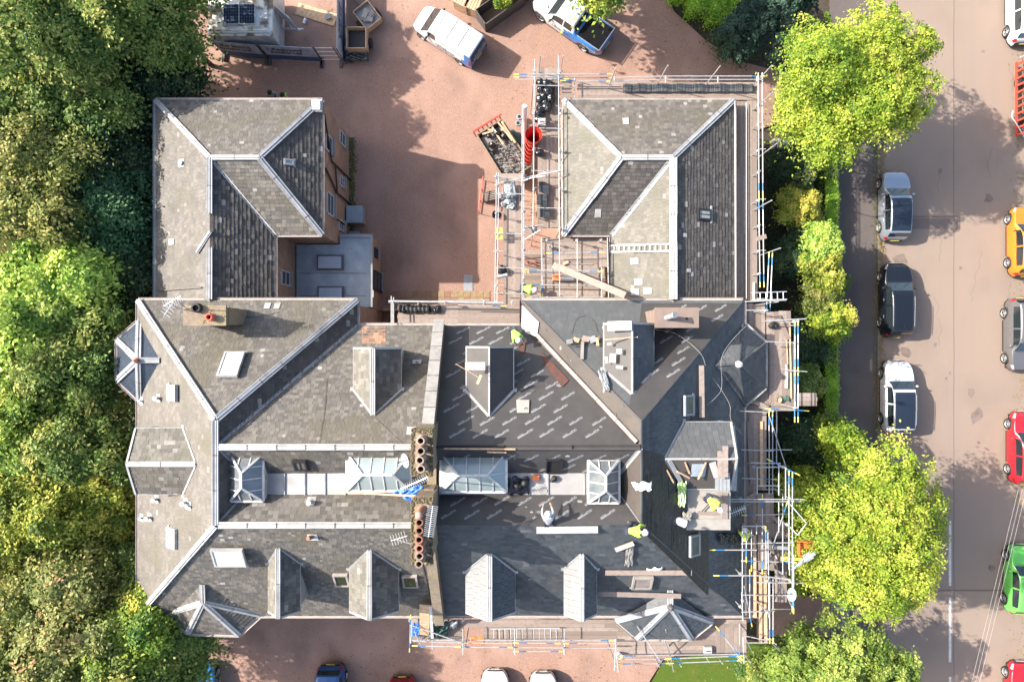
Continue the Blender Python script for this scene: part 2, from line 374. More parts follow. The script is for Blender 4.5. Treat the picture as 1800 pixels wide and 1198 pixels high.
def gutter(parent, a, b, out, mat=None, r=.07):
    "half-round gutter with its fascia along an eave"
    a = V(a); b = V(b); out = V(out).normalized(); m = MB(); d = (b - a).normalized()
    c0 = a + out * r; c1 = b + out * r; prof = [out * (r * math.cos(x)) + V((0, 0, r * math.sin(x))) for x in [math.pi + math.pi * i / 6 for i in range(7)]]
    prof2 = [p * .8 for p in prof]; k = 7
    vs = [c0 + p for p in prof] + [c1 + p for p in prof] + [c0 + p for p in prof2] + [c1 + p for p in prof2]
    fs = [(j, j + 1, k + j + 1, k + j) for j in range(6)] + [(2 * k + j, 3 * k + j, 3 * k + j + 1, 2 * k + j + 1) for j in range(6)]
    fs += [(0, k, 3 * k, 2 * k), (6, 2 * k + 6, 3 * k + 6, k + 6)]
    m.add(vs, fs); m.beam(a + V((0, 0, -.06)), b + V((0, 0, -.06)), .03, .16)
    m.build('gutter', mat or m_gut, parent)
def window(parent, c, nrm, w, h, frame=None, bars=1, name='window'):
    "sash window set proud in its wall, with pane and sill"
    c = V(c); nrm = V(nrm).normalized(); u = V((0, 0, 1)).cross(nrm).normalized(); z = V((0, 0, 1)); f = MB(); fr = frame or m_white; d = .07
    for s in (-1, 1):
        f.beam(c + u * s * (w / 2) - z * h / 2, c + u * s * (w / 2) + z * h / 2, d, .10, up=nrm)
        f.beam(c + z * s * (h / 2) - u * (w / 2 - d / 2), c + z * s * (h / 2) + u * (w / 2 - d / 2), .095, d, up=z) if 0 else f.beam(c + z * s * (h / 2) - u * (w / 2 - d / 2), c + z * s * (h / 2) + u * (w / 2 - d / 2), .09, d, up=z)
    if bars: f.beam(c - u * (w / 2 - d / 2), c + u * (w / 2 - d / 2), .085, .05)
    o = f.build(name, fr, parent)
    g_ = MB(); p = [c - u * w / 2 - z * h / 2, c + u * w / 2 - z * h / 2, c + u * w / 2 + z * h / 2, c - u * w / 2 + z * h / 2]
    g_.prism([q - nrm * .005 for q in p], nrm * .02); g_.build('pane', m_glass, o)
    s_ = MB(); s_.beam(c - z * (h / 2 + .09) - u * (w / 2 + .12) + nrm * .05, c - z * (h / 2 + .09) + u * (w / 2 + .12) + nrm * .05, .22, .1); s_.build('sill', m_cope, o)
    return o
def walls(parent, pts, z0, z1, mat=None, name='wall', th=.3):
    "outer walls from a footprint, each wall its own mesh"
    n = len(pts)
    for i in range(n):
        a = V((*pts[i], 0)); b = V((*pts[(i + 1) % n], 0)); d = (b - a).normalized(); nn = V((d.y, -d.x, 0))
        m = MB(); m.prism([a + V((0, 0, z0)), b + V((0, 0, z0)), b - nn * th - d * .003 + V((0, 0, z0)), a - nn * th + d * .003 + V((0, 0, z0))], V((0, 0, z1 - z0))); m.build(name, mat or m_stone, parent)
def skylight(parent, fc, px, py, w, h, frame=None, pane=None, lift=.1, bars=0, flash=True, label=None, open_=0.0, tw=.09):
    "roof window lying on a slope: frame > pane"
    c = fc.at(px, py, lift); u, v, n = fc.u, fc.v, fc.n
    if open_:
        q = Quaternion(u, open_); top = c + v * h / 2; v = q @ v; n = q @ n; c = top - v * h / 2
    f = MB()
    for s in (-1, 1):
        f.beam(c + u * s * (w / 2 - tw / 2) - v * h / 2, c + u * s * (w / 2 - tw / 2) + v * h / 2, tw, .16, up=n)
        f.beam(c + v * s * (h / 2 - tw / 2) - u * (w / 2 - tw), c + v * s * (h / 2 - tw / 2) + u * (w / 2 - tw), tw, .155, up=n)
    for i in range(bars): f.beam(c - v * (h / 2 - tw) + u * (w * ((i + 1) / (bars + 1) - .5)), c + v * (h / 2 - tw) + u * (w * ((i + 1) / (bars + 1) - .5)), .04, .13, up=n)
    if flash:
        f.beam(c - v * (h / 2 + .09) - n * .05, c - v * (h / 2 - .001) - n * .05, w + .12, .04, up=n)
    o = f.build('skylight', frame or m_box, parent, label=label)
    g_ = MB(); p = [c - u * (w / 2 - tw) - v * (h / 2 - tw), c + u * (w / 2 - tw) - v * (h / 2 - tw), c + u * (w / 2 - tw) + v * (h / 2 - tw), c - u * (w / 2 - tw) + v * (h / 2 - tw)]
    g_.prism([q_ + n * .03 for q_ in p], n * .012); g_.build('pane', pane or m_glass, o); return o
# ---------------------------------------------------------------- ground
def sheet(name, pts, z, mat, sub=False):
    m = MB(); m.poly([V((p[0], p[1], z)) for p in pts]); return tag(m.build(name, mat), kind='structure')
sheet('ground', [(-150, -150), (150, -150), (150, 150), (-150, 150)], -.13, m_soil)
gx = lambda px: (px - 900) * H / FP
gy = lambda py: (599 - py) * H / FP
def gpoly(pts): return [(gx(a), gy(b)) for a, b in pts]
sheet('driveway', gpoly([(250, 1500), (250, 1030), (200, 1000), (200, 500), (250, 180), (250, -300), (1120, -300), (1160, -40), (1185, 20), (1240, 70), (1290, 105), (1370, 125), (1470, 130), (1545, 125), (1545, 190), (1395, 205), (1330, 230), (1310, 560), (1330, 1085), (1250, 1130), (1165, 1160), (1130, 1215), (1120, 1500)]), -.012, m_gravel)
sheet('lawn', gpoly([(1165, 1163), (1330, 1128), (1400, 1128), (1440, 1190), (1450, 1500), (1125, 1500), (1135, 1215)]), -.008, m_grass)
sheet('path', gpoly([(1330, 1045), (1545, 1045), (1545, 1118), (1330, 1118)]), -.004, m_gravel)
sheet('garden_ground', gpoly([(1345, 235), (1450, 235), (1450, 1045), (1345, 1045)]), -.006, m_soil)
rd = sheet('road', [(gx(1549), -120), (75, -120), (75, 120), (gx(1549), 120)], -.10, m_road)
pv = MB(); pv.prism([V((gx(1459), -120, -.05)), V((gx(1541), -120, -.05)), V((gx(1541), 120, -.05)), V((gx(1459), 120, -.05))], V((0, 0, .06)))
tag(pv.build('pavement', m_pave), kind='structure')
kb = tag(MB().build('kerb', m_kerb), kind='structure')
y = -26.0
kmb = MB(); kmb.box((0, 0, 0), (.18, .91, .16)); kme = None
i = 0
while y < 26:
    if kme is None: o = kmb.build('kerb_stone', m_kerb, kb); kme = o.data
    else: o = bpy.data.objects.new('kerb_stone', kme); COL.objects.link(o); o.parent = kb
    o.location = (gx(1545) + random.uniform(-.008, .008), y, -.06 + random.uniform(-.006, .006)); y += .925
# road joints and painted lines
j = MB()
def strip(mb, x0, y0, x1, y1, z=-.094):
    mb.prism([V((gx(x0), gy(y0), z)), V((gx(x1), gy(y0), z)), V((gx(x1), gy(y1), z)), V((gx(x0), gy(y1), z))], V((0, 0, .004)))
seq = [(1678.5 + random.uniform(-.5, .5), yy) for yy in range(-100, 1301, 25)]
for a, b in zip(seq[:-1], seq[1:]):
    j.poly([V((gx(a[0] - .6), gy(a[1]), -.095)), V((gx(a[0] + .6), gy(a[1]), -.095)), V((gx(b[0] + .6), gy(b[1]), -.095)), V((gx(b[0] - .6), gy(b[1]), -.095))])
strip(j, 1550, 379, 1688, 381); strip(j, 1560, 1036.5, 1810, 1039); strip(j, 1688, 381, 1689.5, 403)
tag(j.build('road_joint', m_joint), kind='structure')
for a, b in ((915, 1030), (1050, 1164), (1190, 1300)):
    q = MB(); strip(q, 1669.5, a, 1674, b, -.096); tag(q.build('road_marking', m_line), kind='structure')
# repaired patch, cracks, stains and scuffs in the carriageway
m_patch = M('road_patch', (.175, .138, .12), c2=(.21, .165, .14), ns=40, rough=.9, bump=.005, bs=70)
q = MB(); strip(q, 1558, 383, 1686, 402, -.0965); tag(q.build('road_patch', m_patch), kind='structure')
m_stain = M('road_stain', (.16, .125, .105), c2=(.235, .18, .147), ns=2.5, rough=.95, contrast=(.35, .6))
for i, (sx, sy, sr) in enumerate(((1645, 605, .12), (1672, 655, .10), (1708, 690, .25), (1585, 460, .5), (1592, 620, .4), (1690, 470, .12), (1740, 350, .3), (1655, 300, .15), (1720, 730, .5), (1665, 665, .08), (1730, 90, .12), (1650, 1090, .3), (1745, 1000, .25), (1610, 60, .2))):
    q = MB(); n_ = 9; q.poly([V((gx(sx) + sr * random.uniform(.5, 1.2) * math.cos(k * 6.283 / n_), gy(sy) + sr * random.uniform(.5, 1.5) * math.sin(k * 6.283 / n_), -.0978)) for k in range(n_)]); tag(q.build('road_stain', m_stain), kind='structure')
for i in range(9):
    x_ = random.uniform(1560, 1780); y_ = random.uniform(0, 1100); q = MB(); pts = [(x_, y_)]
    for k in range(random.randint(6, 14)): pts.append((pts[-1][0] + random.uniform(-5, 5), pts[-1][1] + random.uniform(3, 9)))
    for (a0, b0), (a1, b1) in zip(pts[:-1], pts[1:]): q.poly([V((gx(a0 - .3), gy(b0), -.0972)), V((gx(a0 + .3), gy(b0), -.0972)), V((gx(a1 + .3), gy(b1), -.0972)), V((gx(a1 - .3), gy(b1), -.0972))])
    tag(q.build('road_crack', m_joint), kind='structure')
for sx, sy in ((1551, 640), (1551, 250)): q = MB(); q.box((gx(sx) + .16, gy(sy), -.097), (.3, .45, .006)); [q.box((gx(sx) + .16, gy(sy) + (k - 3) * .055, -.092), (.24, .02, .006)) for k in range(7)]; one('drain_grate', 'small cast-iron road gully grate at the kerb, %s one' % ('lower' if sy > 300 else 'upper'), 'drain grate', q, m_gutd)
# leaf litter and weeds along the kerb
def litter(name, n, fx, fy, ramp, size=(.03, .07), z=0.0, kind='stuff', zf=None):
    m = MB()
    for i in range(n):
        x = fx(); y_ = fy(); s = random.uniform(*size); a = random.random() * 6.28; zz = (zf(x, y_) if zf else z) + random.uniform(.004, .03)
        c, s2 = math.cos(a), math.sin(a); p = V((x, y_, zz))
        m.poly([p + V((c * s, s2 * s, random.uniform(0, .02))), p + V((-s2 * s * .6, c * s * .6, 0)), p + V((-c * s, -s2 * s, .01)), p + V((s2 * s * .6, -c * s * .6, 0))], t=random.random())
    return tag(m.build(name, ramp), kind=kind)
m_litter = M('leaf_litter', ramp=[(0, (.16, .09, .03)), (.5, (.30, .18, .05)), (1, (.34, .26, .08))], rough=.9)
m_weed = M('weeds', ramp=[(0, (.05, .08, .015)), (1, (.14, .16, .04))], rough=.9)
litter('leaf_litter', 2600, lambda: random.gauss(gx(1548), .16), lambda: random.uniform(-22, 12), m_litter, z=.0)
litter('weeds', 1500, lambda: random.gauss(gx(1538), .09), lambda: random.uniform(-22, 12), m_weed, size=(.02, .05), z=.012)
litter('fallen_leaves', 900, lambda: random.uniform(gx(250), gx(1330)), lambda: random.choice([random.uniform(gy(180), gy(0)), random.uniform(gy(1198), gy(1110))]), m_litter, z=-.01)
litter('wall_weeds', 900, lambda: random.gauss(-9.85, .12), lambda: random.uniform(6.3, 12.5), m_weed, size=(.03, .07), z=-.01)
litter('far_kerb_leaves', 900, lambda: random.gauss(gx(1795), .3), lambda: random.uniform(-20, 20), m_litter, z=-.09)
# paving slabs in the yard
pav = tag(MB().build('paved_strip', m_kerb), kind='structure')
m_slab = M('coloured_paver', ramp=[(0, (.30, .13, .09)), (.5, (.36, .22, .12)), (1, (.38, .30, .13))], c2=(.28, .19, .13), ns=5, rough=.9, bump=.004)
for i in range(16):
    for r_ in range(2):
        q = MB(); x0 = gx(684) + i * .40; y0 = gy(528) + r_ * .40
        q.box((x0, y0, .0), (.385, .385, .05), t=random.random()); q.build('paver', m_slab, pav)
q = MB(); q.box((gx(823), gy(498), .0), (.55, 1.05, .04)); q.tube(V((gx(823), gy(489), .02)), V((gx(823), gy(489), .035)), .05); one('manhole_cover', 'grey rectangular metal drain cover set in the yard gravel', 'drain cover', q, m_box)
# old garden step tiles in the shaded front path
stp = tag(MB().build('stepping_path', m_kerb), kind='structure')
for a in range(7):
    for b in range(13):
        q = MB(); q.box((gx(1462) + a * .17, gy(1100) + b * .17, .0), (.14, .14, .03), t=random.random()); q.build('paver', m_cope, stp)

# ---------------------------------------------------------------- heights of the roofs
ZE, ZR = 7.5, 12.2          # main house eave and ridge
XW, XE = -18.89, 11.70      # outer eaves, west and east
XP = -3.6                   # party wall
RW, RE = -12.91, 5.66       # north-south ridges
YN, YN2, YS = 2.05, .78, -13.86
Y1, Y2 = -4.62, -8.02       # east-west ridges
ZF = 11.1; YF1, YF2 = -5.97, -6.95
G = V((0, 0, 1))

# ---- west house (old slates)
wh = thing('old_roofed_house', 'stone house half with old weathered brown-grey slate roof beside the trees', 'house', (XW, YS, 0), group='two halves of the large double house')
fW = Facet([(XW, YN, ZE), (RW, -3.43, ZR), (RW, Y2, ZR), (XW, YS, ZE)])
fN = Facet([(XW, YN, ZE), (-7.82, YN, ZE), (RW, -3.43, ZR)])
fNE = Facet([(-7.82, YN, ZE), (-7.82, YN2, ZE), (RW, Y1, ZR), (RW, -3.43, ZR)])
fR = Facet([(-7.82, YN2, ZE), (XP, YN2, ZE), (XP, Y1, ZR), (RW, Y1, ZR)])
fS = Facet([(XW, YS, ZE), (XP, YS, ZE), (XP, Y2, ZR), (RW, Y2, ZR)])
fIN = Facet([(RW, Y1, ZR), (XP, Y1, ZR), (XP, YF1, ZF), (-12.1, YF1, ZF)])
fIS = Facet([(RW, Y2, ZR), (XP, Y2, ZR), (XP, YF2, ZF), (-12.1, YF2, ZF)])
fIE = Facet([(RW, Y1, ZR), (RW, Y2, ZR), (-12.1, YF2, ZF), (-12.1, YF1, ZF)])
slope(wh, fW, m_slate_old, bias=.20, spread=.35, pale=.005, singles=40, step=.012, wd=.21, ex=.17)  # slate tone follows the facing: west lighter, east darker, light painted in
slope(wh, fN, m_slate_old, bias=.08, spread=.65, pale=.006, singles=60, wd=.20, ex=.17)
slope(wh, fNE, m_slate_dark, bias=0, spread=.6, singles=20, step=.03)
slope(wh, fR, m_slate_old, bias=.04, spread=.7, pale=.012, singles=80, wd=.20, ex=.17)
slope(wh, fS, m_slate_old, bias=.04, spread=.75, pale=.01, singles=80, wd=.20, ex=.17)
slope(wh, fIN, m_slate_old, bias=-.1, spread=.8, singles=0)
slope(wh, fIS, m_slate_old, bias=-.02, spread=.8, singles=20)
slope(wh, fIE, m_slate_dark, bias=-.1, spread=.6)
for a, b, n1, n2, mt, w in (((XW, YN, ZE), (RW, -3.43, ZR), fW, fN, m_leadw, .15), ((-7.82, YN, ZE), (RW, -3.43, ZR), fN, fNE, m_lead, .16), ((RW, -3.43, ZR), (RW, Y2, ZR), fW, fNE, m_lead, .17),
                        ((XW, YS, ZE), (RW, Y2, ZR), fW, fS, m_leadw, .15), ((RW + .1, Y1, ZR), (XP - .3, Y1, ZR), fR, fIN, m_leadw, .17), ((RW + .1, Y2, ZR), (XP - .3, Y2, ZR), fS, fIS, m_leadw, .17)):
    lead_line(wh, a, b, n1.n, n2.n, mat=mt, w=w, roll=.05)
valley(wh, (-7.82, YN2, ZE), (RW, Y1, ZR), fNE, fR, w=.09); valley(wh, (-12.1, YF1, ZF), (RW, Y1, ZR), fIE, fIN, w=.08); valley(wh, (-12.1, YF2, ZF), (RW, Y2, ZR), fIE, fIS, w=.08)
def lead_flat(parent, x0, x1, y0, y1, z, n, mat, nm='lead_bay'):
    for i in range(n):
        a = x0 + (x1 - x0) * i / n; b = x0 + (x1 - x0) * (i + 1) / n
        q = MB(); q.box(((a + b) / 2, (y0 + y1) / 2, z), (b - a - .02, y1 - y0, .04), t=random.random()); q.build(nm, mat, parent)
        q = MB(); q.beam((a, y0, z + .05), (a, y1, z + .05), .06, .06); q.build('lead_roll', m_lead, parent)
lead_flat(wh, -12.1, XP - .3, YF2 + .003, YF1 - .003, ZF, 9, m_leadw)
# rust and stain patches are part of the slate: one warm patch above the north eave
for k_, (ax, ay, bx, by, mt) in enumerate(((636, 574, 678, 604, M('rust_stained_slate', (.34, .19, .12), c2=(.26, .17, .12), ns=5, rough=.8, tint=.3)),)):
    fp = Facet([fR.at(ax, ay, .004), fR.at(bx, ay, .004), fR.at(bx, by, .004), fR.at(ax, by, .004)]); q = MB()
    for vs, fs, t, _ in slate_list(fp, step=.03, spread=1.0): q.add(vs, fs, t)
    q.build('stained_slates', mt, wh, kind='stuff')
gutter(wh, (XW, YN, ZE), (XW, YS, ZE), (-1, 0, 0)); gutter(wh, (XW, YN, ZE), (-7.82, YN, ZE), (0, 1, 0)); gutter(wh, (-7.82, YN, ZE), (-7.82, YN2, ZE), (1, 0, 0))
gutter(wh, (-7.82, YN2, ZE), (XP, YN2, ZE), (0, 1, 0)); gutter(wh, (XW, YS, ZE), (XP, YS, ZE), (0, -1, 0))
walls(wh, [(XW + .25, YS + .25), (XP, YS + .25), (XP, YN2 - .2), (-8.0, YN2 - .2), (-8.0, YN - .2), (XW + .25, YN - .2)], 0, ZE - .1)
for x in (-17.3, -11.2, -6.0): window(wh, (x, YS + .2, 5.6), (0, -1, 0), 1.1, 1.9); window(wh, (x, YS + .2, 2.0), (0, -1, 0), 1.1, 2.0)
for yy in (-4, -8, -11.5): window(wh, (XW + .2, yy, 5.6), (-1, 0, 0), 1.1, 1.9); window(wh, (XW + .2, yy, 2.0), (-1, 0, 0), 1.1, 2.0)
window(wh, (-6.1, YN2 - .15, 5.4), (0, 1, 0), .8, 1.3)

# ---- east house (being re-roofed)
eh = thing('reroofed_house', 'stone house half being re-roofed with dark membrane and new blue-grey slates', 'house', (XP, YS, 0), group='two halves of the large double house')
XV = .52
eN = Facet([(XV, YN, ZE), (XE, YN, ZE), (RE, -3.5, ZR)])
eNW = Facet([(XV, YN, ZE), (XV, YN2, ZE), (RE, Y1, ZR), (RE, -3.5, ZR)])
eR = Facet([(XP, YN2, ZE), (XV, YN2, ZE), (RE, Y1, ZR), (XP, Y1, ZR)])
eE = Facet([(XE, YN, ZE), (XE, YS, ZE), (RE, Y2, ZR), (RE, -3.5, ZR)])
eS = Facet([(XP, YS, ZE), (XE, YS, ZE), (RE, Y2, ZR), (XP, Y2, ZR)])
eIN = Facet([(XP, Y1, ZR), (RE, Y1, ZR), (4.9, YF1, ZF), (XP, YF1, ZF)])
eIS = Facet([(XP, Y2, ZR), (RE, Y2, ZR), (4.9, YF2, ZF), (XP, YF2, ZF)])
eIW = Facet([(RE, Y1, ZR), (RE, Y2, ZR), (4.9, YF2, ZF), (4.9, YF1, ZF)])
def felt(parent, fc, mat=None, rolls=1.0, prints=True, name='roof_membrane', label=None, alpha=35):
    b = MB(); b.prism(fc.p, -fc.n * .1); o = b.build(name, mat or m_felt, parent, label=label)
    uv = [((p - fc.o).dot(fc.u), (p - fc.o).dot(fc.v)) for p in fc.p]
    ar = sum(uv[i][0] * uv[(i + 1) % len(uv)][1] - uv[(i + 1) % len(uv)][0] * uv[i][1] for i in range(len(uv)))
    if ar < 0: uv.reverse()
    v0 = min(a[1] for a in uv); v1 = max(a[1] for a in uv); u0 = min(a[0] for a in uv); u1 = max(a[0] for a in uv)
    v = v0; k = 0
    while v < v1:      # each roll of membrane laps the one below
        q = clip([(u0, v), (u1, v), (u1, v + rolls + .12), (u0, v + rolls + .12)], uv)
        if len(q) > 2:
            m = MB(); top = [fc.o + fc.u * a + fc.v * c + fc.n * (.016 - .010 * (c - v) / (rolls + .12)) for a, c in q]
            m.prism([p - fc.n * .006 for p in top], fc.n * .006, t=random.random()); m.build('membrane_roll', mat or m_felt, o)
        v += rolls; k += 1
    if prints:
        m = MB(); a_ = R_(alpha + (180 if fc.v.y < -.1 else 0)); dx = fc.u * math.cos(a_) + fc.v * math.sin(a_); dy = -fc.u * math.sin(a_) + fc.v * math.cos(a_)
        inside = lambda a, c: all(((uv[(i + 1) % len(uv)][0] - uv[i][0]) * (c - uv[i][1]) - (uv[(i + 1) % len(uv)][1] - uv[i][1]) * (a - uv[i][0])) > 0 for i in range(len(uv)))
        r = 0; vv = v0 + .35
        while vv < v1:
            uu = u0 + (r % 3) * .33 + .1
            while uu < u1:
                if all(inside(uu + s * .48 * math.cos(a_) + ss * .16, vv + s * .48 * math.sin(a_)) for s in (-1, 1) for ss in (-1, 1)) and random.random() > .13:
                    sz_ = random.uniform(.80, .92); o_ = fc.o + fc.u * (uu + random.uniform(-.03, .03)) + fc.v * (vv + random.uniform(-.03, .03)) + fc.n * .021
                    pt = lambda a, c: o_ + (dx * a + dy * c) * sz_
                    m.poly([pt(-.46, -.06), pt(-.14, -.06), pt(-.14, .035), pt(-.46, .035)])
                    m.poly([pt(-.46, .06), pt(-.28, .06), pt(-.28, .08), pt(-.46, .08)])
                    stamp(m, 'RoofTX', .15, pt(.11, -.01), dx, dy, bold=.010)
                    stamp(m, 'PRO', .07, pt(-.2, .07), dx, dy, bold=.002)
                    ring = [(math.cos(t_) * .06, math.sin(t_) * .06) for t_ in [i * math.pi / 4 for i in range(8)]]
                    for i in range(8):
                        a, b2 = ring[i], ring[(i + 1) % 8]; m.poly([pt(.42 + a[0], a[1]), pt(.42 + b2[0], b2[1]), pt(.42 + b2[0] * .55, b2[1] * .55), pt(.42 + a[0] * .55, a[1] * .55)])
                uu += 1.0
            vv += .68; r += 1
        if m.v: m.build('printed_lettering', m_print, o, kind='stuff')
    return o
slope(eh, eN, m_slate_mid, jit=.05, spread=.6, step=.009, wd=.28, ex=.21, pale=0, singles=0, base=m_slate_new, label='north slope part covered in pale new slates')
felt(eh, eNW, mat=m_feltl, prints=False, label='strip of brown felt facing west')
felt(eh, eR)
slope(eh, eE, m_slate_new, jit=.04, spread=1.0, step=.030, gap=.012, wd=.28, ex=.21, pale=0, base=m_slate_new, singles=60)
slope(eh, eS, m_slate_new, jit=.04, spread=1.0, step=.012, wd=.28, ex=.21, pale=.002, base=m_slate_new, singles=60)
felt(eh, eIN, rolls=.9); felt(eh, eIS, rolls=.9); felt(eh, eIW, mat=m_feltl, prints=False)
# membrane still open on the eastern part of the north slope, and black sheet on the south-east
def patch(fc, pts, off): return Facet([fc.at(a, b, off) for a, b in pts])
felt(eh, patch(eN, [(1128, 533), (1303, 533), (1131, 738), (1106, 714)], .03), label='printed membrane on the east part of the north slope')
pb = patch(eE, [(1131, 790), (1165, 800), (1245, 870), (1245, 1045), (1132, 935)], .03)
felt(eh, pb, mat=m_feltd, prints=False, name='black_sheeting', rolls=1.6)
cr = MB()
for i in range(60):
    a0 = random.uniform(1134, 1225); b0 = random.uniform(800, 990)
    if b0 > 935 + (a0 - 1132) * .95 or (a0 > 1165 + (b0 - 800) * .3): continue
    L = random.uniform(15, 60); a = eE.at(a0, b0, .045); b = eE.at(a0 + random.uniform(-3, 3), b0 + L, .045)
    if b0 + L > 930 + (a0 - 1132) * .95: continue
    cr.tube(a, b, .018, .006, n=5)
cr.build('sheet_crease', m_feltd, eh, kind='stuff')
for a, b, n1, n2, mt in (((XE, YN, ZE), (RE, -3.5, ZR), eN, eE, m_slate_new), ((XE, YS, ZE), (RE, Y2, ZR), eE, eS, m_slate_new), ((XV, YN, ZE), (RE, -3.5, ZR), eN, eNW, m_gutd), ((RE, -3.5, ZR), (RE, Y2, ZR), eNW, eE, m_slate_new)):
    lead_line(eh, a, b, n1.n, n2.n, mat=mt, w=.05, roll=.018, off=.02, seg=2.5, name='hip_capping')
m_pinkroll = M('pinkish_lead', (.34, .25, .225), c2=(.42, .34, .31), ns=4, rough=.6, bump=.006, bs=8, tint=.1)
va, vb = V((XV, YN2, ZE)), V((RE, Y1, ZR))
lead_line(eh, va.lerp(vb, .05) + V((.05, .25, .1)), va.lerp(vb, .97), eR.n, eNW.n, mat=m_pinkroll, w=.10, roll=.10, seg=1.3, off=.05, name='lead_roll')
valley(eh, (RE, Y1, ZR), (4.9, YF1, ZF), eIW, eIN, w=.12, mat=m_leadw); valley(eh, (RE, Y2, ZR), (4.9, YF2, ZF), eIW, eIS, w=.05)
lead_flat(eh, XP + .3, 4.9, YF2 + .003, YF1 - .003, ZF, 5, M('new_lead_sheet', (.33, .32, .315), c2=(.38, .37, .36), ns=2, rough=.6, tint=.1, bump=.003, bs=9))
lead_line(eh, (XP + .3, Y1, ZR), (RE - .1, Y1, ZR), eR.n, eIN.n, mat=m_felt, w=.14, roll=.02, seg=3, off=.02, name='ridge_strip')
m_dust = M('pale_dust', (.15, .135, .12), c2=(.075, .065, .056), ns=3.5, rough=.9, contrast=(.35, .6))
for i in range(46):
    fc_ = random.choice((eR, eR, eNW, eIN, eIS, eS)); a_ = random.choice(fc_.p); b_ = random.choice(fc_.p); c_ = fc_.o.lerp(a_.lerp(b_, random.random()), random.uniform(.1, .8)) + fc_.n * .028; n_ = random.randint(5, 8); r_ = random.uniform(.03, .13)
    q = MB(); q.prism([c_ + (fc_.u * math.cos(k * 6.283 / n_) * random.uniform(.7, 1.6) + fc_.v * math.sin(k * 6.283 / n_) * random.uniform(.5, 1)) * r_ for k in range(n_)], fc_.n * .006); o = q.build('slate_scrap', random.choice((m_dust, m_slate_newp, m_slate_new, m_ply)), eh)
m = MB(); p = [eNW.at(919, 536, .05), eNW.at(948, 566, .05), eNW.at(945, 592, .05), eNW.at(918, 582, .05)]; m.prism(p, eNW.n * .05); m.build('lead_sheet', m_white, eh, label='bright unrolled lead sheet on the felt')
m = MB(); p = [eR.at(x, y, .05) for x, y in ((950, 618), (975, 640), (1000, 668), (988, 680), (968, 655), (958, 640))]; m.prism(p, eR.n * .004); m.build('red_marking', M('red_dust', (.17, .06, .045), c2=(.09, .06, .05), ns=5, rough=.9), eh)
m = MB(); p = [eR.at(x, y, .05) for x, y in ((915, 600), (924, 602), (921, 620), (914, 618))]; m.prism(p, eR.n * .004); m.build('red_marking', M('red_dust'), eh)
gutter(eh, (XE, YN, ZE), (XE, YS, ZE), (1, 0, 0)); gutter(eh, (XV, YN, ZE), (XE, YN, ZE), (0, 1, 0)); gutter(eh, (XV, YN, ZE), (XV, YN2, ZE), (-1, 0, 0), mat=m_gutd)
gutter(eh, (XP, YN2, ZE), (XV, YN2, ZE), (0, 1, 0)); gutter(eh, (XP, YS, ZE), (XE, YS, ZE), (0, -1, 0))
walls(eh, [(XP + .003, YS + .25), (XE - .25, YS + .25), (XE - .25, YN - .2), (XV + .2, YN - .2), (XV + .2, YN2 - .2), (XP + .003, YN2 - .2)], 0, ZE - .1)
for x in (-1, 2.6, 9.9): window(eh, (x, YS + .2, 5.6), (0, -1, 0), 1.1, 1.9); window(eh, (x, YS + .2, 2.0), (0, -1, 0), 1.1, 2.0)
for yy in (-5, -8, -11.5): window(eh, (XE - .2, yy, 5.6), (1, 0, 0), 1.1, 1.9); window(eh, (XE - .2, yy, 2.0), (1, 0, 0), 1.1, 2.0)

# ---- party wall with coping and the two long chimney stacks
pwl = thing('party_wall', 'stone party wall with pale coping between the two roof halves', 'wall', (XP, 0, 0))
def wallseg(ya, za, yb, zb, mat_side=m_stack, x=XP, w=.42):
    q = MB(); q.prism([V((x - w / 2, ya, za - 1.2)), V((x - w / 2, yb, zb - 1.2)), V((x - w / 2, yb, zb)), V((x - w / 2, ya, za))], V((w, 0, 0))); q.build('wall', mat_side, pwl)
wallseg(YN2 + .05, 8.3, -3.6, 12.75); wallseg(-3.6, 12.6, -5.6, 12.6); wallseg(-6.4, 12.5, -8.8, 12.5); wallseg(-8.8, 12.3, YS - .1, 8.05); wallseg(-5.6, 11.5, -6.4, 11.5)
n = 7
for i in range(n):
    a = V((XP, YN2 + .25, 8.36)).lerp(V((XP, -3.6, 12.80)), i / n); b = V((XP, YN2 + .25, 8.36)).lerp(V((XP, -3.6, 12.80)), (i + 1) / n - .008)
    q = MB(); q.beam(a, b, .52, .10, up=V((0, 0, 1)), t=random.random()); q.build('coping_stone', m_cope, pwl)
for i in range(6):
    a = V((XP, -8.9, 12.32)).lerp(V((XP, YS - .25, 8.1)), i / 6); b = V((XP, -8.9, 12.32)).lerp(V((XP, YS - .25, 8.1)), (i + 1) / 6 - .008)
    q = MB(); q.beam(a, b, .46, .08, t=random.random()); q.build('coping_stone', m_stack, pwl)
q = MB(); f = fS; q.beam(V((XP - .62, -9.6, fS.z(-4, -9.6) + .02)), V((XP - .42, -12.4, fS.z(-4, -12.4) + .05)), .07, .06); q.build('lead_flashing', m_gutd, pwl)
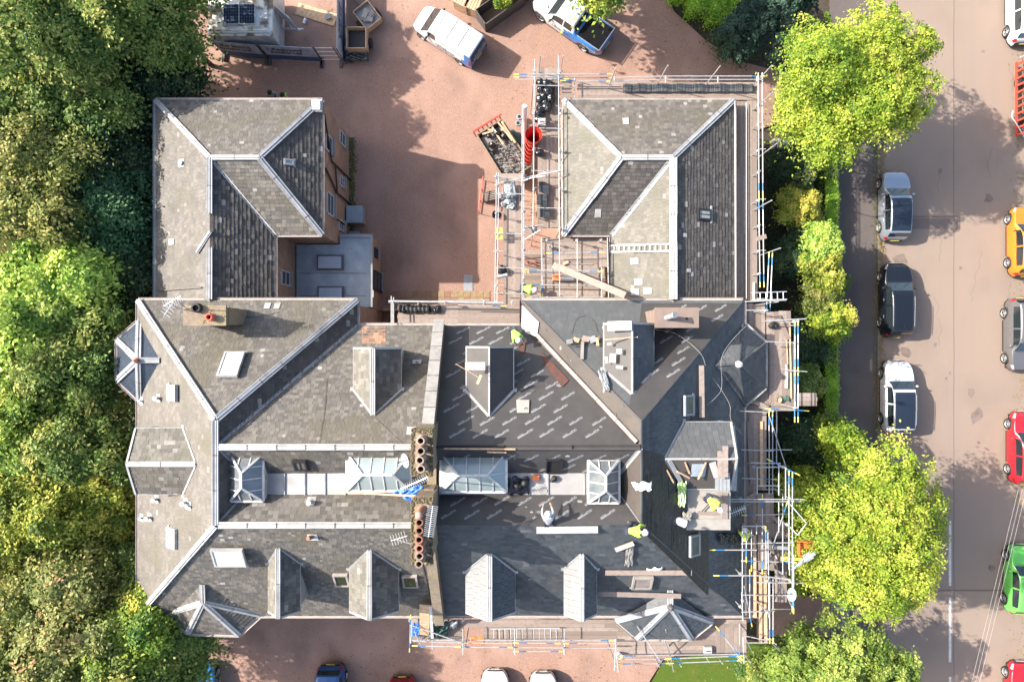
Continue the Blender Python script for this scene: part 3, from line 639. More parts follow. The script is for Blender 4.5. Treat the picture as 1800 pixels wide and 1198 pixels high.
def stack(parent, x0, x1, y0, y1, z0, z1, name='chimney', label=None, moss=False, mat=m_stack):
    c = ((x0 + x1) / 2, (y0 + y1) / 2); m = MB(); m.box((c[0], c[1], (z0 + z1) / 2), (x1 - x0, y1 - y0, z1 - z0))
    m.box((c[0], c[1], z1 + .05), (x1 - x0 + .16, y1 - y0 + .16, .12)); m.box((c[0], c[1], z1 - .35), (x1 - x0 + .08, y1 - y0 + .08, .10))
    o = m.build(name, mat, parent, label=label)
    if moss:
        q = MB()
        for i in range(420):
            e = random.random(); xx = random.choice([x0 - .05, x1 + .02]) + random.gauss(0, .045) if e < .6 else random.uniform(x0, x1); yy = random.uniform(y0 - .05, y1 + .05) if e < .6 else random.choice([y0, y1]) + random.gauss(0, .09)
            xx = min(max(xx, x0 - .07), x1 + .07); yy = min(max(yy, y0 - .07), y1 + .07)
            q.blob((xx, yy, z1 + .115), random.uniform(.02, .06), n=5, k=3, t=random.random())
        q.build('moss', m_moss, o, kind='stuff')
    return o
def pot(parent, x, y, z, h=.85, r=.17, mat=m_terra, cap=None, t=None):
    m = MB(); t = random.random() if t is None else t
    m.lathe((x, y, z), [(r * 1.15, 0), (r * 1.12, .08), (r * .98, .12), (r * .86, h - .14), (r * 1.06, h - .12), (r * 1.1, h - .04), (r * .98, h), (r * .70, h), (r * .62, h - .5)], n=16, t=t)
    o = m.build('chimney_pot', mat, parent, smooth=False)
    q = MB(); q.lathe((x, y, z + h - .28), [(0, 0), (r * .72, 0)], n=12); q.build('flue', m_dark, o)
    if cap == 'dome': q = MB(); q.lathe((x, y, z + h), [(r * .98, 0), (r * .9, .06), (r * .5, .12), (0.001, .14)], n=14, t=.9); q.build('cap', m_pot, o)
    return o
s1 = stack(pwl, XP - .42, XP + .30, -5.42, -3.62, 11.0, 14.1, label='northern long chimney stack edged with moss', moss=True)
for i, yy in enumerate((-3.98, -4.36, -4.74, -5.08)): pot(s1, XP - .04 + random.uniform(-.03, .03), yy, 14.2, h=random.uniform(.6, .85), mat=m_pot, r=.165)
s2 = stack(pwl, XP - .42, XP + .30, -9.02, -6.45, 11.0, 14.1, label='southern long chimney stack with a row of terracotta pots', moss=True)
for i, yy in enumerate((-6.85, -7.2, -7.53, -7.85, -8.17, -8.48, -8.8)): pot(s2, XP - .06 + random.uniform(-.03, .03), yy, 14.2, h=random.uniform(.7, .95), mat=m_terra if i < 5 else m_pot, cap='dome' if i == 0 else None, r=.155)

# ---- flashings and small roof furniture
def vent(parent, p, n, h=.35, r=.06, mat=m_white, nm='vent_pipe'):
    q = MB(); q.tube(p, p + V((0, 0, h)), r, n=10); q.tube(p + V((0, 0, h)), p + V((0, 0, h + .07)), r * 1.5, n=10)
    o = q.build(nm, mat, parent); q = MB(); u = n.cross(V((0, 1, 0))).normalized(); w = n.cross(u)
    q.prism([p + (u * a + w * b) * .2 + n * .02 for a, b in ((-1, -1), (1, -1), (1, 1), (-1, 1))], n * .01); q.build('slate_flashing', m_leadw, o); return o
for px, py, fc, k_ in ((264, 908, fW, 1), (250, 909, fW, 0), (276, 876, fW, 1), (327, 882, fW, 1), (333, 888, fW, 0), (279, 699, fW, 1), (547, 880, fIS, 1), (249, 704, fW, 0), (723, 757, fR, 1)):
    vent(wh, fc.at(px, py), fc.n, h=.35 if k_ else .22, r=.075 if k_ else .05)
q = MB(); p = fS.at(550, 943); q.tube(p, p + V((-.1, .05, .42)), .09, n=10); o = q.build('vent_pipe', m_terra, wh, label='terracotta vent tile'); q = MB(); q.prism([p + (fS.u * a + fS.v * b) * .22 + fS.n * .02 for a, b in ((-1, -1), (1, -1), (1, 1), (-1, 1))], fS.n * .01); q.build('slate_flashing', m_white, o)
skylight(wh, fN, 406, 640, .95, 1.45, frame=m_leadw, pane=m_blind, lift=.18, label='tall roof window with white blind')
skylight(wh, fW, 303, 690, .78, .78, frame=m_leadw, pane=M('pale_glass', (.42, .50, .52), rough=.15), lift=.14)
skylight(wh, fW, 302, 945, .95, .80, frame=m_white, pane=M('pale_glass'), bars=2, lift=.1)
skylight(wh, fS, 403, 977, 1.45, 1.05, frame=m_leadw, pane=M('pale_blind_glass', (.62, .60, .56), rough=.2), lift=.22, label='wide roof window with half-drawn blind', open_=R_(-9))
skylight(wh, fS, 600, 1019, .70, .95, frame=m_gut, pane=M('green_glass', (.03, .045, .02), rough=.08, spec=1), lift=.08)
skylight(wh, fS, 721, 1021, .72, .95, frame=m_gut, pane=M('leafy_glass', (.09, .11, .02), c2=(.02, .03, .01), ns=5, rough=.08, spec=1), lift=.08)
skylight(wh, fIN, 528, 817, .60, .62, frame=m_blackp, pane=m_slate_old, lift=.12, bars=1)
skylight(eh, eE, 1211, 712, .95, .68, frame=m_box, pane=M('green_grey_glass', (.10, .13, .11), c2=(.16, .18, .15), ns=3, rough=.1, spec=1), lift=.12)
skylight(eh, eE, 1221, 958, 1.0, .72, frame=m_box, pane=M('green_grey_glass'), lift=.12)
skylight(eh, eS, 1129, 1024, .95, .95, frame=m_ply, pane=M('tinted_reflection_glass', (.24, .22, .22), c2=(.42, .33, .27), ns=1.5, rough=.12, spec=1), lift=.12)  # warm mottled reflection is put into the pane colour
q = MB(); c = eIN.at(974, 819, .06)
for s in (-1, 1): q.beam(c + eIN.u * s * .34 - eIN.v * .42, c + eIN.u * s * .34 + eIN.v * .42, .07, .14, up=eIN.n); q.beam(c + eIN.v * s * .42 - eIN.u * .3, c + eIN.v * s * .42 + eIN.u * .3, .07, .13, up=eIN.n)
o = q.build('hatch', m_blackp, eh, label='open roof hatch frame'); q = MB(); q.prism([c + eIN.u * a * .3 + eIN.v * b * .38 - eIN.n * .02 for a, b in ((-1, -1), (1, -1), (1, 1), (-1, 1))], eIN.n * .01); q.build('opening', m_dark, o)

# ---- dormers
def dormer(parent, fc, out, back, front, hw, drop, mat, base=m_slate_dark, label=None, lead=m_leadw, cheek=None, left=None, kw={}, name='dormer', right=True, over=.12, wl=.14):
    out = V(out); B = fc.at(*back); zr = B.z; Fp = P(front[0], front[1], zr); L = (Fp - B).dot(out); F_ = B + out * L
    sd = V((-out.y, out.x, 0)); ze = zr - drop
    D = MB(); D.prism([F_ - out * .12 + sd * (hw - .06) * s_ + V((0, 0, ze - zr - .02 if ss else -min(1.9, drop + 1.3))) for s_, ss in ((-1, 0), (1, 0), (1, 1), (-1, 1))], -out * .12)
    D.prism([F_ - out * .12 + sd * (hw - .06) - V((0, 0, drop + .02)), F_ - out * .12 - V((0, 0, .06)), F_ - out * .12 - sd * (hw - .06) - V((0, 0, drop + .02))], -out * .12)
    root = D.build(name, m_white, parent, label=label)
    for s_ in (-1, 1):
        # where the side eave meets the main slope
        e0 = F_ + sd * hw * s_ - V((0, 0, drop)); k = 0.0
        h0 = e0.z - fc.z(e0.x, e0.y); q_ = e0 - out; h1 = e0.z - fc.z(q_.x, q_.y); tlen = h0 / (h0 - h1); bk = e0 - out * tlen
        fa = Facet([F_, e0, bk, B])
        b = MB(); b.prism(fa.p, -fa.n * .06); b.build('roof_slope', base, root)
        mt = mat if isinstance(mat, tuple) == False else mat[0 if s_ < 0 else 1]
        if mt is not m_felt and mt is not None:
            q = MB()
            for vs, fs, t, _ in slate_list(fa, **{**dict(spread=.8), **kw}): q.add(vs, fs, t)
            q.build('slates', mt, root, kind='stuff')
        cz = MB(); ca = F_ - out * .13 + sd * (hw - .08) * s_; ca.z = e0.z - .04; cb = bk + sd * (-.08) * s_; cb.z = e0.z - .04
        cb = cb + out * .05; c2_ = V((ca.x, ca.y, fc.z(ca.x, ca.y) - .05)); c3_ = V((cb.x, cb.y, fc.z(cb.x, cb.y) - .05))
        cz.prism([ca, cb, c3_, c2_], sd * (-.05) * s_); cz.build('cheek', cheek or m_lead, root)
        q = MB(); q.beam(e0 + V((0, 0, -.02)) + out * over * 0, bk + V((0, 0, -.02)), .07, .07); q.beam(F_ + V((0, 0, .03)) - out * .03, e0 + V((0, 0, .03)) - out * .03, .09, .08, up=fa.n); q.build('edge_trim', lead, root)
        d_ = (bk - B).normalized(); 
        q = MB(); q.beam(B + fa.n * .02 + V((0, 0, .02)), bk + fa.n * .02 + V((0, 0, .02)) - d_ * 0, .13, .03, up=fc.n); q.beam(bk + fc.n * .02 - sd * s_ * .05, bk + fc.n * .02 + sd * s_ * .16, .2, .03, up=fc.n); q.build('valley_flashing', lead, root)
    q = MB(); n1 = Facet([F_, F_ + sd * hw - V((0, 0, drop)), B]).n; n2 = Facet([F_, F_ - sd * hw - V((0, 0, drop)), B]).n
    if lead is not m_felt: lead_line(root, B, F_ - out * .02, n1, n2, mat=lead, w=wl, roll=.045, seg=1.5)
    if True:
        f_ = MB(); c = F_ - out * .10 - V((0, 0, drop + .5)); f_.prism([c + sd * hw * .7 * a + V((0, 0, .4 * b)) for a, b in ((-1, -1), (1, -1), (1, 1), (-1, 1))], out * .02); f_.build('window_pane', m_glass, root)
    return root
Sx, Nx, Wx, Ex = (0, -1, 0), (0, 1, 0), (-1, 0, 0), (1, 0, 0)
oldk = dict(ex=.19, wd=.26, step=.03)  # sunward dormer sides take the paler slate, so the light is painted in
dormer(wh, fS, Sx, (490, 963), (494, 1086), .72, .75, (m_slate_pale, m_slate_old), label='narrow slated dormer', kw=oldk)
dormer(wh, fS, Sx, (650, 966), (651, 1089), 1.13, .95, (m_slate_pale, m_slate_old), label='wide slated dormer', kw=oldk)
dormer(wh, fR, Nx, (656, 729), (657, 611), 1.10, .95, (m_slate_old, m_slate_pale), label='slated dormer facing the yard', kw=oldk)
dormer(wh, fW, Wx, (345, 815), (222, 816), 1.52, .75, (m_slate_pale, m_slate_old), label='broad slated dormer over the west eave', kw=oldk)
newk = dict(jit=.03, spread=.9, step=.030, gap=.012, wd=.28, ex=.21, pale=0)
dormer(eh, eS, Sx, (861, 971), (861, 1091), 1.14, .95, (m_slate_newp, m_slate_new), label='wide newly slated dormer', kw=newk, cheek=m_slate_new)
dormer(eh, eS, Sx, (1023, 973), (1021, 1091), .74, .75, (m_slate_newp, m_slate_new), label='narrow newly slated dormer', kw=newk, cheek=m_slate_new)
dormer(eh, eR, Nx, (860, 731), (861, 609), 1.10, .95, (m_felt, m_felt), base=m_felt, label='dormer stripped to brown membrane', lead=m_leadw, wl=.03, cheek=m_felt)
dormer(eh, eN, Nx, (1111, 692), (1112, 567), 1.15, .9, (m_slate_new, m_felt), base=m_felt, label='dormer half in membrane half in new slates', kw=newk, lead=m_leadw, wl=.03, cheek=m_felt)
ed = dormer(eh, eE, Ex, (1168, 806), (1296, 806), 1.55, .85, (m_felt, m_slate_mid), label='broad dormer with its south side still under repair', kw=newk, lead=m_leadw, wl=.05)

# ---- turret roofs over the bays
def turret(parent, fc, eave, back, apex, zt, mats, lead, name='turret_roof', label=None, knob=None, kw={}, ew=.15, base=m_slate_dark):
    A = P(apex[0], apex[1], zt); B = fc.at(*back); E = [P(a, b, ZE - .05) for a, b in eave]
    q = MB(); n_ = len(E)
    wl = MB()
    for i in range(n_ - 1):
        a = E[i].copy(); b = E[i + 1].copy(); cx = (sum(E, V((0, 0, 0))) / n_); a2 = a.lerp(cx, .12); b2 = b.lerp(cx, .12)
        wl.prism([V((a2.x, a2.y, 0)), V((b2.x, b2.y, 0)), V((b2.x, b2.y, ZE - .15)), V((a2.x, a2.y, ZE - .15))], (V((cx.x, cx.y, 0)) - V((a2.x, a2.y, 0))).normalized() * .2)
    root = wl.build(name, m_stone, parent, label=label)
    faces = [Facet([A, E[i], E[i + 1]]) for i in range(n_ - 1)]; end = [Facet([A, E[0], B]), Facet([A, E[-1], B])]
    allf = faces + end
    for i, f_ in enumerate(allf):
        b_ = MB(); b_.prism(f_.p, -f_.n * .07); b_.build('roof_slope', base, root); q = MB()
        for vs, fs, t, _ in slate_list(f_, **kw): q.add(vs, fs, t)
        q.build('slates', mats[i % len(mats)], root, kind='stuff')
    lead_line(root, A, E[0], end[0].n, faces[0].n, mat=lead, w=ew); lead_line(root, A, E[-1], end[1].n, faces[-1].n, mat=lead, w=ew)
    for i in range(1, n_ - 1): lead_line(root, A, E[i], faces[i - 1].n, faces[i].n, mat=lead, w=ew)
    lead_line(root, A, B, end[0].n, end[1].n, mat=lead, w=ew)
    for i in range(n_ - 1):
        mid = (E[i] + E[i + 1]) / 2; gutter(root, E[i], E[i + 1], V((mid.x - A.x, mid.y - A.y, 0)) - (E[i + 1] - E[i]).normalized() * (V((mid.x - A.x, mid.y - A.y, 0))).dot((E[i + 1] - E[i]).normalized()), mat=m_gut if lead is not m_slate_new else m_leadw)
    if knob:
        q = MB(); q.lathe(A, [(.16, -.1), (.17, .08), (.1, .16), (.12, .3), (.02, .36)], n=10); q.build('finial', knob, root)
    return root
turret(wh, fW, [(245, 563), (206, 597), (206, 668), (245, 705)], (282, 633), (243, 633), 9.0, [M('sky_tinted_slate', ramp=[(0, (.035, .05, .075)), (1, (.075, .095, .13))], c2=(.05, .065, .09), ns=2, rough=.32)], m_lead, label='half-octagon bay roof on the tree side', knob=m_terra, kw=dict(spread=.6, step=.012), ew=.16)  # sky reflection on the shaded slates is put into this blue colour
turret(wh, fS, [(295, 1078), (330, 1112), (420, 1115), (458, 1080)], (356, 1025), (357, 1058), 9.0, [m_slate_old], m_leadw, label='half-octagon bay roof at the south-west corner', kw=dict(spread=.7, step=.024), ew=.15)
turret(eh, eE, [(1305, 567), (1345, 602), (1345, 680), (1308, 712)], (1257, 642), (1298, 640), 9.15, [m_slate_mid, m_slate_new, m_slate_new, m_slate_mid, m_slate_new], m_slate_new, label='half-octagon bay roof in new slates facing the street', knob=m_white, kw=newk, ew=.05, base=m_slate_new)
turret(eh, eS, [(1083, 1090), (1120, 1122), (1215, 1122), (1252, 1092)], (1178, 1036), (1178, 1065), 9.1, [m_slate_new], m_lead, label='half-octagon bay roof in new slates with lead hips', knob=m_gutd, kw=newk, ew=.15, base=m_slate_new)

# ---- outer chimneys
c1 = stack(wh, -14.95, -13.15, .78, 1.55, 7.6, 10.7, label='broad chimney stack with one red cowl', mat=m_stack)
pot(c1, -13.72, 1.08, 10.8, h=.35, r=.16, mat=m_redpot); pot(c1, -14.35, 1.5, 10.75, h=.3, r=.2, mat=m_blackp)
c2 = stack(eh, 6.62, 8.46, .68, 1.45, 7.6, 10.7, label='broad chimney stack by the north eave', mat=M('brown_render', (.26, .195, .16), c2=(.22, .165, .135), ns=3, rough=.9, bump=.006))
q = MB(); q.tube((7.05, 1.05, 10.8), (7.25, 1.15, 11.5), .12, n=12); q.tube((7.25, 1.15, 11.5), (7.28, 1.165, 11.56), .15, n=12); q.build('flue_pipe', m_box, c2)
q = MB(); q.tube((7.98, 1.02, 10.81), (7.98, 1.02, 10.83), .06, n=10); q.build('flue_opening', m_dark, c2)

# ---- glazed lanterns in the valley
def lantern(parent, x0, x1, y0, y1, axis, r0, r1, glass, nx, ny, zb=11.62, zt=12.25, label=None, white=m_white, blindend=None):
    a = P(x0, y1, zb); b = P(x1, y0, zb)     # a = low x, low y
    m = MB(); th = .09; zc = (ZF + zb) / 2
    m.box(((a.x + b.x) / 2, a.y + .05, zc), (b.x - a.x, .1, zb - ZF)); m.box(((a.x + b.x) / 2, b.y - .05, zc), (b.x - a.x, .1, zb - ZF))
    m.box((a.x + .05, (a.y + b.y) / 2, zc), (.1, b.y - a.y - .2, zb - ZF)); m.box((b.x - .05, (a.y + b.y) / 2, zc), (.1, b.y - a.y - .2, zb - ZF))
    root = m.build('glass_lantern', white, parent, label=label)
    C = [V((a.x, a.y, zb)), V((b.x, a.y, zb)), V((b.x, b.y, zb)), V((a.x, b.y, zb))]
    if axis == 'x':
        ym = (a.y + b.y) / 2; p, q = V((P(r0, 0, zt).x, ym, zt)), V((P(r1, 0, zt).x, ym, zt))
        sides = [([C[0], C[1], q, p], nx), ([C[2], C[3], p, q], nx), ([C[1], C[2], q, q], ny), ([C[3], C[0], p, p], ny)]
        hips = [(C[0], p), (C[3], p), (C[1], q), (C[2], q)]
    else:
        xm = (a.x + b.x) / 2; p, q = V((xm, P(0, r1, zt).y, zt)), V((xm, P(0, r0, zt).y, zt))
        sides = [([C[1], C[2], q, p], ny), ([C[3], C[0], p, q], ny), ([C[0], C[1], p, p], nx), ([C[2], C[3], q, q], nx)]
        hips = [(C[0], p), (C[1], p), (C[2], q), (C[3], q)]
    fr = MB()
    for h0, h1 in hips: fr.beam(h0 + V((0, 0, .03)), h1 + V((0, 0, .04)), .09, .07)
    fr.beam(p + V((0, 0, .045)), q + V((0, 0, .045)), .11, .08)
    for i in range(4): fr.beam(C[i] + V((0, 0, .02)), C[(i + 1) % 4] + V((0, 0, .02)), .12, .06)
    for si, (pts, n_) in enumerate(sides):
        e0, e1, t1, t0 = pts; fc = Facet([e0, e1, t1, t0] if t1 != t0 else [e0, e1, t1])
        def up_(s_):   # point on the top outline above eave fraction s_
            e = e0.lerp(e1, s_); d = (t0 - e0) ; per = fc.v * 1.0
            # climb along the slope until the outline
            best = 9
            outl = [(e0, t0), (t0, t1), (t1, e1)] if t1 != t0 else [(e0, t0), (t0, e1)]
            ax = (e1 - e0).normalized()
            for A_, B_ in outl:
                da = (A_ - e).dot(ax); db = (B_ - e).dot(ax)
                if (da <= 1e-6 <= db + 2e-6) or (db <= 1e-6 <= da + 2e-6):
                    k = 0 if abs(da - db) < 1e-9 else da / (da - db); best = min(best, (A_.lerp(B_, k) - e).dot(fc.v)) if abs(da - db) > 1e-6 else best
            return e + fc.v * (best if best < 9 else 0)
        seq = [i / n_ for i in range(n_ + 1)]
        for i in range(n_):
            s0, s1 = seq[i], seq[i + 1]; mids = [s_ for s_ in ([(t0 - e0).dot((e1 - e0).normalized()) / (e1 - e0).length, (t1 - e0).dot((e1 - e0).normalized()) / (e1 - e0).length]) if s0 + .01 < s_ < s1 - .01]
            pl = [e0.lerp(e1, s0), e0.lerp(e1, s1), up_(s1)] + [up_(s_) for s_ in sorted(set(round(x_, 5) for x_ in mids), reverse=True)] + [up_(s0)]
            cl = [];
            for v_ in pl:
                if not cl or (v_ - cl[-1]).length > 1e-3: cl.append(v_)
            if (cl[0] - cl[-1]).length < 1e-3: cl.pop()
            if len(cl) >= 3:
                g_ = MB(); g_.prism(cl, fc.n * .012); g_.build('pane', blindend if (blindend and si == 3) else glass, root)
            if i: fr.beam(e0.lerp(e1, s0) + fc.n * .02, up_(s0) + fc.n * .02, .05, .05, up=fc.n)
    fr.build('glazing_bars', white, root)
    return root
lantern(wh, 405, 463, 797, 880, 'y', 831, 857, m_paned, 3, 4, label='small hipped glass lantern with thick white bars')
lantern(wh, 610, 722, 795, 862, 'x', 637, 690, m_pane, 5, 1, label='long hipped glass lantern with greenish panes', blindend=m_white)
lantern(eh, 775, 890, 795, 864, 'x', 805, 857, m_pane, 5, 2, label='long hipped glass lantern beside the chimneys')
lantern(eh, 1034, 1088, 808, 883, 'y', 836, 862, m_paned, 3, 4, label='small hipped glass lantern by the brown felt')
# ---------------------------------------------------------------- rear wings
ZE2, ZR2 = 6.0, 7.6
def wing(name, label, x_w, x_e, x_r1, x_r2, x_in, west_main, mats, group):
    "rear wing: hipped cross roof running into the main house; west_main tells which side the long outer slope lies"
    NY, RY, SY, YI = 12.7, 9.23, 5.58, 1.9
    w = thing(name, label, 'house wing', (x_w, SY, 0), group=group)
    if west_main: xo, xi, ro, ri = x_w, x_e, x_r1, x_r2
    else: xo, xi, ro, ri = x_e, x_w, x_r2, x_r1
    sg = 1 if west_main else -1
    fo = Facet([(xo, NY, ZE2), (ro, RY, ZR2), (ro, YI, ZR2), (xo, YI, ZE2)])
    fn = Facet([(x_w, NY, ZE2), (x_e, NY, ZE2), (x_r2, RY, ZR2), (x_r1, RY, ZR2)])
    fi = Facet([(xi, NY, ZE2), (xi, SY, ZE2), (ri, RY, ZR2)])
    fs = Facet([(ro, RY, ZR2), (ri, RY, ZR2), (xi, SY, ZE2), (x_in, SY, ZE2)])
    fc = Facet([(ro, RY, ZR2), (x_in, SY, ZE2), (x_in, YI, ZE2), (ro, YI, ZR2)])
    slope(w, fo, mats[0], **mats[5]); slope(w, fn, mats[1], spread=.65, singles=60, wd=.2, ex=.17, bias=.05); slope(w, fi, mats[2], singles=60, **mats[6]); slope(w, fs, mats[3], spread=.8, singles=40); slope(w, fc, mats[4], singles=60, **mats[7])
    ld = m_lead if west_main else m_leadw
    lead_line(w, (xo, NY, ZE2), (ro, RY, ZR2), fo.n, fn.n, mat=m_leadw if west_main else m_lead); lead_line(w, (xi, NY, ZE2), (ri, RY, ZR2), fn.n, fi.n, mat=m_lead)
    lead_line(w, (x_r1, RY, ZR2), (x_r2, RY, ZR2), fn.n, fs.n, mat=m_leadw); lead_line(w, (xi, SY, ZE2), (ri, RY, ZR2), fs.n, fi.n, mat=m_lead, w=.17)
    if west_main: lead_line(w, (ro, RY, ZR2), (ro, 6.4, ZR2), fo.n, fc.n, mat=m_lead, w=.15); lead_line(w, (ro, 4.7, ZR2), (ro, 2.1, ZR2), fo.n, fc.n, mat=m_lead, w=.15)
    else: lead_line(w, (ro, RY, ZR2), (ro, 2.1, ZR2), fo.n, fc.n, mat=m_white, w=.20)
    valley(w, (x_in, SY, ZE2), (ro, RY, ZR2), fs, fc, w=.09 if west_main else .14, mat=m_leadw)
    gutter(w, (xo, NY, ZE2), (xo, 2.1, ZE2), (-sg, 0, 0), mat=m_gut if not west_main else m_box); gutter(w, (x_w, NY, ZE2), (x_e, NY, ZE2), (0, 1, 0), r=.06)
    gutter(w, (xi, NY, ZE2), (xi, SY, ZE2), (sg, 0, 0), r=.05); gutter(w, (xi, SY, ZE2), (x_in, SY, ZE2), (0, -1, 0), r=.05); gutter(w, (x_in, SY, ZE2), (x_in, 2.1, ZE2), (sg, 0, 0), r=.05, mat=m_gutd if not west_main else None)
    e = .03
    fp = [(x_w + .15, 2.1), (x_in - e, 2.1), (x_in - e, SY + e), (x_e - e, SY + e), (x_e - e, NY - .12), (x_w + .15, NY - .12)] if west_main else \
         [(x_w + e, SY + e), (x_in + e, SY + e), (x_in + e, 2.1), (x_e - .15, 2.1), (x_e - .15, NY - .12), (x_w + e, NY - .12)]
    walls(w, fp, 0, ZE2 - .08)
    return w, fo, fn, fi, fs, fc
wc, cO, cN, cI, cS, cC = wing('rear_wing', 'hip-roofed stone rear wing with weathered slates beside the wood', -18.8, -10.0, -15.22, -12.73, -12.48, True,
    (m_slate_old, m_slate_old, m_slate_dark, m_slate_old, m_slate_dark, dict(bias=.22, spread=.4, pale=.006, step=.013, singles=60, wd=.21, ex=.17), dict(spread=.9, step=.034), dict(spread=.9, step=.034)), 'rear wings of the double house')  # west slope lighter, east slopes darker: sun and shade put into the slates
wd, dO, dN, dI, dS, dC = wing('rear_wing', 'hip-roofed rear wing with lichened slates boxed in by scaffolding', 2.7, 11.7, 5.51, 8.12, 5.25, False,
    (m_slate_dark, m_slate_old, m_slate_pale, m_slate_dark, m_slate_pale, dict(spread=.7, step=.030, singles=60, bias=.1), dict(spread=.5, step=.012, wd=.2, ex=.17, bias=.08), dict(spread=.5, pale=.02, step=.012, wd=.2, ex=.17, bias=.08)), 'rear wings of the double house')
# the loose length of ridge lead slid on to the slope
q = MB(); a = cC.at(366, 416, .1); a = V((-15.15, 5.5, 7.7)); b = cO.at(346, 444, .10); q.beam(a, b, .17, .05, t=.9); q.beam(a + V((0, 0, .03)), b + V((0, 0, .03)), .05, .06)
one('ridge_piece', 'loose grey length of ridge lead slid askew on the west wing roof', 'lead ridge', q, m_lead)
m = MB(); m.box((-10.0 - .22, 12.3, 6.22), (.55, .62, .16)); m.box((-10.22, 12.3, 6.34), (.42, .5, .1)); m.build('lead_box', m_leadw, wc)
skylight(wc, cI, 508, 285, .32, .5, frame=m_box, pane=m_box, lift=.1, label='small metal roof vent'); vent(wc, cO.at(319, 287), cO.n, h=.1, r=.08, mat=m_box)
q = MB(); q.beam(cO.at(275, 360, .05), cO.at(288, 363, .07), .08, .05); q.build('gutter_bracket', m_blackp, wc)
q = MB(); q.beam(cO.at(276, 511, .09), cO.at(354, 505, .09), .05, .05); q.build('painted_shadow_line', m_gutd, wc)  # dark bar stands in for a shadow line across the slope
skylight(wd, dO, 1238, 377, .58, .84, frame=m_blackp, pane=M('old_skylight_glass', (.40, .42, .38), c2=(.30, .33, .32), ns=3, rough=.2), lift=.07, bars=1, label='small cast-iron rooflight')
q = MB(); p = dO.at(1250, 377, .05); q.prism([p + dO.u * a * .45 + dO.v * b for a, b in ((-1, -.06), (1, -.06), (1, .06), (-1, .06))], dO.n * .02); q.build('skylight_flashing', m_white, wd)
for px, py, fc in ((1100, 213, dN), (1051, 375, dS), (1115, 459, dC), (1122, 495, dC), (1116, 513, dC), (1138, 511, dC), (1204, 413, dO), (1211, 475, dO)):
    q = MB(); p = fc.at(px, py, .035); s = .1 if px > 1200 else .17; q.prism([p + fc.u * a * s + fc.v * b * s * 1.3 for a, b in ((-1, -1), (1, -.9), (.9, 1), (-.9, 1))], fc.n * .012); q.build('replacement_slate', m_leadw, wd)
for px, py, fc in ((470, 528 + 9, fN), (487, 537, fN), (301, 465 - 40, cO)):
    q = MB(); p = fc.at(px, py, .035); q.prism([p + fc.u * a * .16 + fc.v * b * .2 for a, b in ((-1, -1), (1, -.9), (.9, 1), (-.9, 1))], fc.n * .012); q.build('replacement_slate', m_leadw, wh if fc is fN else wc)
# windows, pipes on the sunny-yard wall of the west wing
for yy, zz, w_, h_ in ((10.75, 4.75, .85, 1.15), (7.5, 4.45, 1.15, 1.25), (9.35, 1.9, .55, .8), (6.75, 2.0, .55, .9), (11.9, 1.8, .7, 1.2)):
    window(wc, (-10.0, yy, zz), (1, 0, 0), w_, h_)
def pipe(parent, pts, r=.055, mat=m_blackp, name='drainpipe'): q = MB(); q.path(pts, r, n=7); q.build(name, mat, parent)
pipe(wc, [(-9.93, 12.0, 5.9), (-9.93, 9.9, 4.4), (-9.93, 9.9, .0)]); pipe(wc, [(-9.93, 9.2, 5.6), (-9.93, 8.4, 3.3), (-9.93, 8.4, 0)]); pipe(wc, [(-9.93, 9.9, 3.6), (-9.93, 8.4, 3.2)], r=.045)
pipe(wc, [(-9.93, 6.9, 3.4), (-9.93, 6.9, .8)], r=.04); window(wc, (-12.48, 3.45, 4.4), (1, 0, 0), .75, 1.3)
window(wc, (-14, 12.6, 4.2), (0, 1, 0), 1.0, 1.6); window(wc, (-17, 12.6, 4.2), (0, 1, 0), 1.0, 1.6)
for x in (3.6, 7.6, 10.4): window(wd, (x, 12.6, 4.2), (0, 1, 0), 1.0, 1.6)
for yy in (4, 7.5, 11): window(wd, (11.55, yy, 4.2), (1, 0, 0), 1.0, 1.6)

# ---- flat-roofed extension
ex = thing('flat_roofed_extension', 'low blue-grey flat-roofed extension tucked between house and wing', 'extension', (-10.2, 3.6, 0))
q = MB(); q.prism([V(p) for p in ((-12.44, 1.95, 2.5), (-8.04, 1.95, 2.5), (-8.04, 6.16, 2.5), (-9.93, 6.16, 2.5), (-9.93, 5.55, 2.5), (-12.44, 5.55, 2.5))], V((0, 0, .12))); q.build('flat_roof', m_flat, ex)
q = MB(); q.beam((-8.1, 1.95, 2.67), (-8.1, 6.08, 2.67), .14, .1); q.beam((-9.9, 6.06, 2.67), (-8.17, 6.06, 2.67), .18, .1); q.build('roof_edge', m_box, ex)
q = MB(); q.beam((-12.2, 3.9, 2.63), (-8.4, 3.9, 2.63), .03, .02); q.beam((-12.2, 2.6, 2.63), (-8.4, 2.6, 2.63), .03, .02); q.build('roof_seam', m_gutd, ex)
walls(ex, [(-12.4, 1.9), (-8.08, 1.9), (-8.08, 6.0), (-12.4, 6.0)][0:4], 0, 2.5)
for px, py in ((580, 461), (581, 516)):
    c = P(px, py, 2.8); m = MB()
    m.box((c.x, c.y, 2.72), (1.5, .86, .2)); o = m.build('rooflight', m_gutd, ex); q = MB(); q.box((c.x, c.y, 2.85), (1.32, .68, .06)); q.build('pane', M('bluish_glass', (.26, .33, .42), c2=(.32, .39, .47), ns=1.0, rough=.25), o)
    q = MB(); q.box((c.x, c.y, 2.63), (1.7, 1.06, .03)); q.build('upstand', m_flat, o)
window(ex, (-8.05, 5.2, 1.6), (1, 0, 0), .5, .8, frame=m_blackp); window(ex, (-8.05, 3.6, 1.2), (1, 0, 0), 1.0, 2.1, frame=m_blackp)
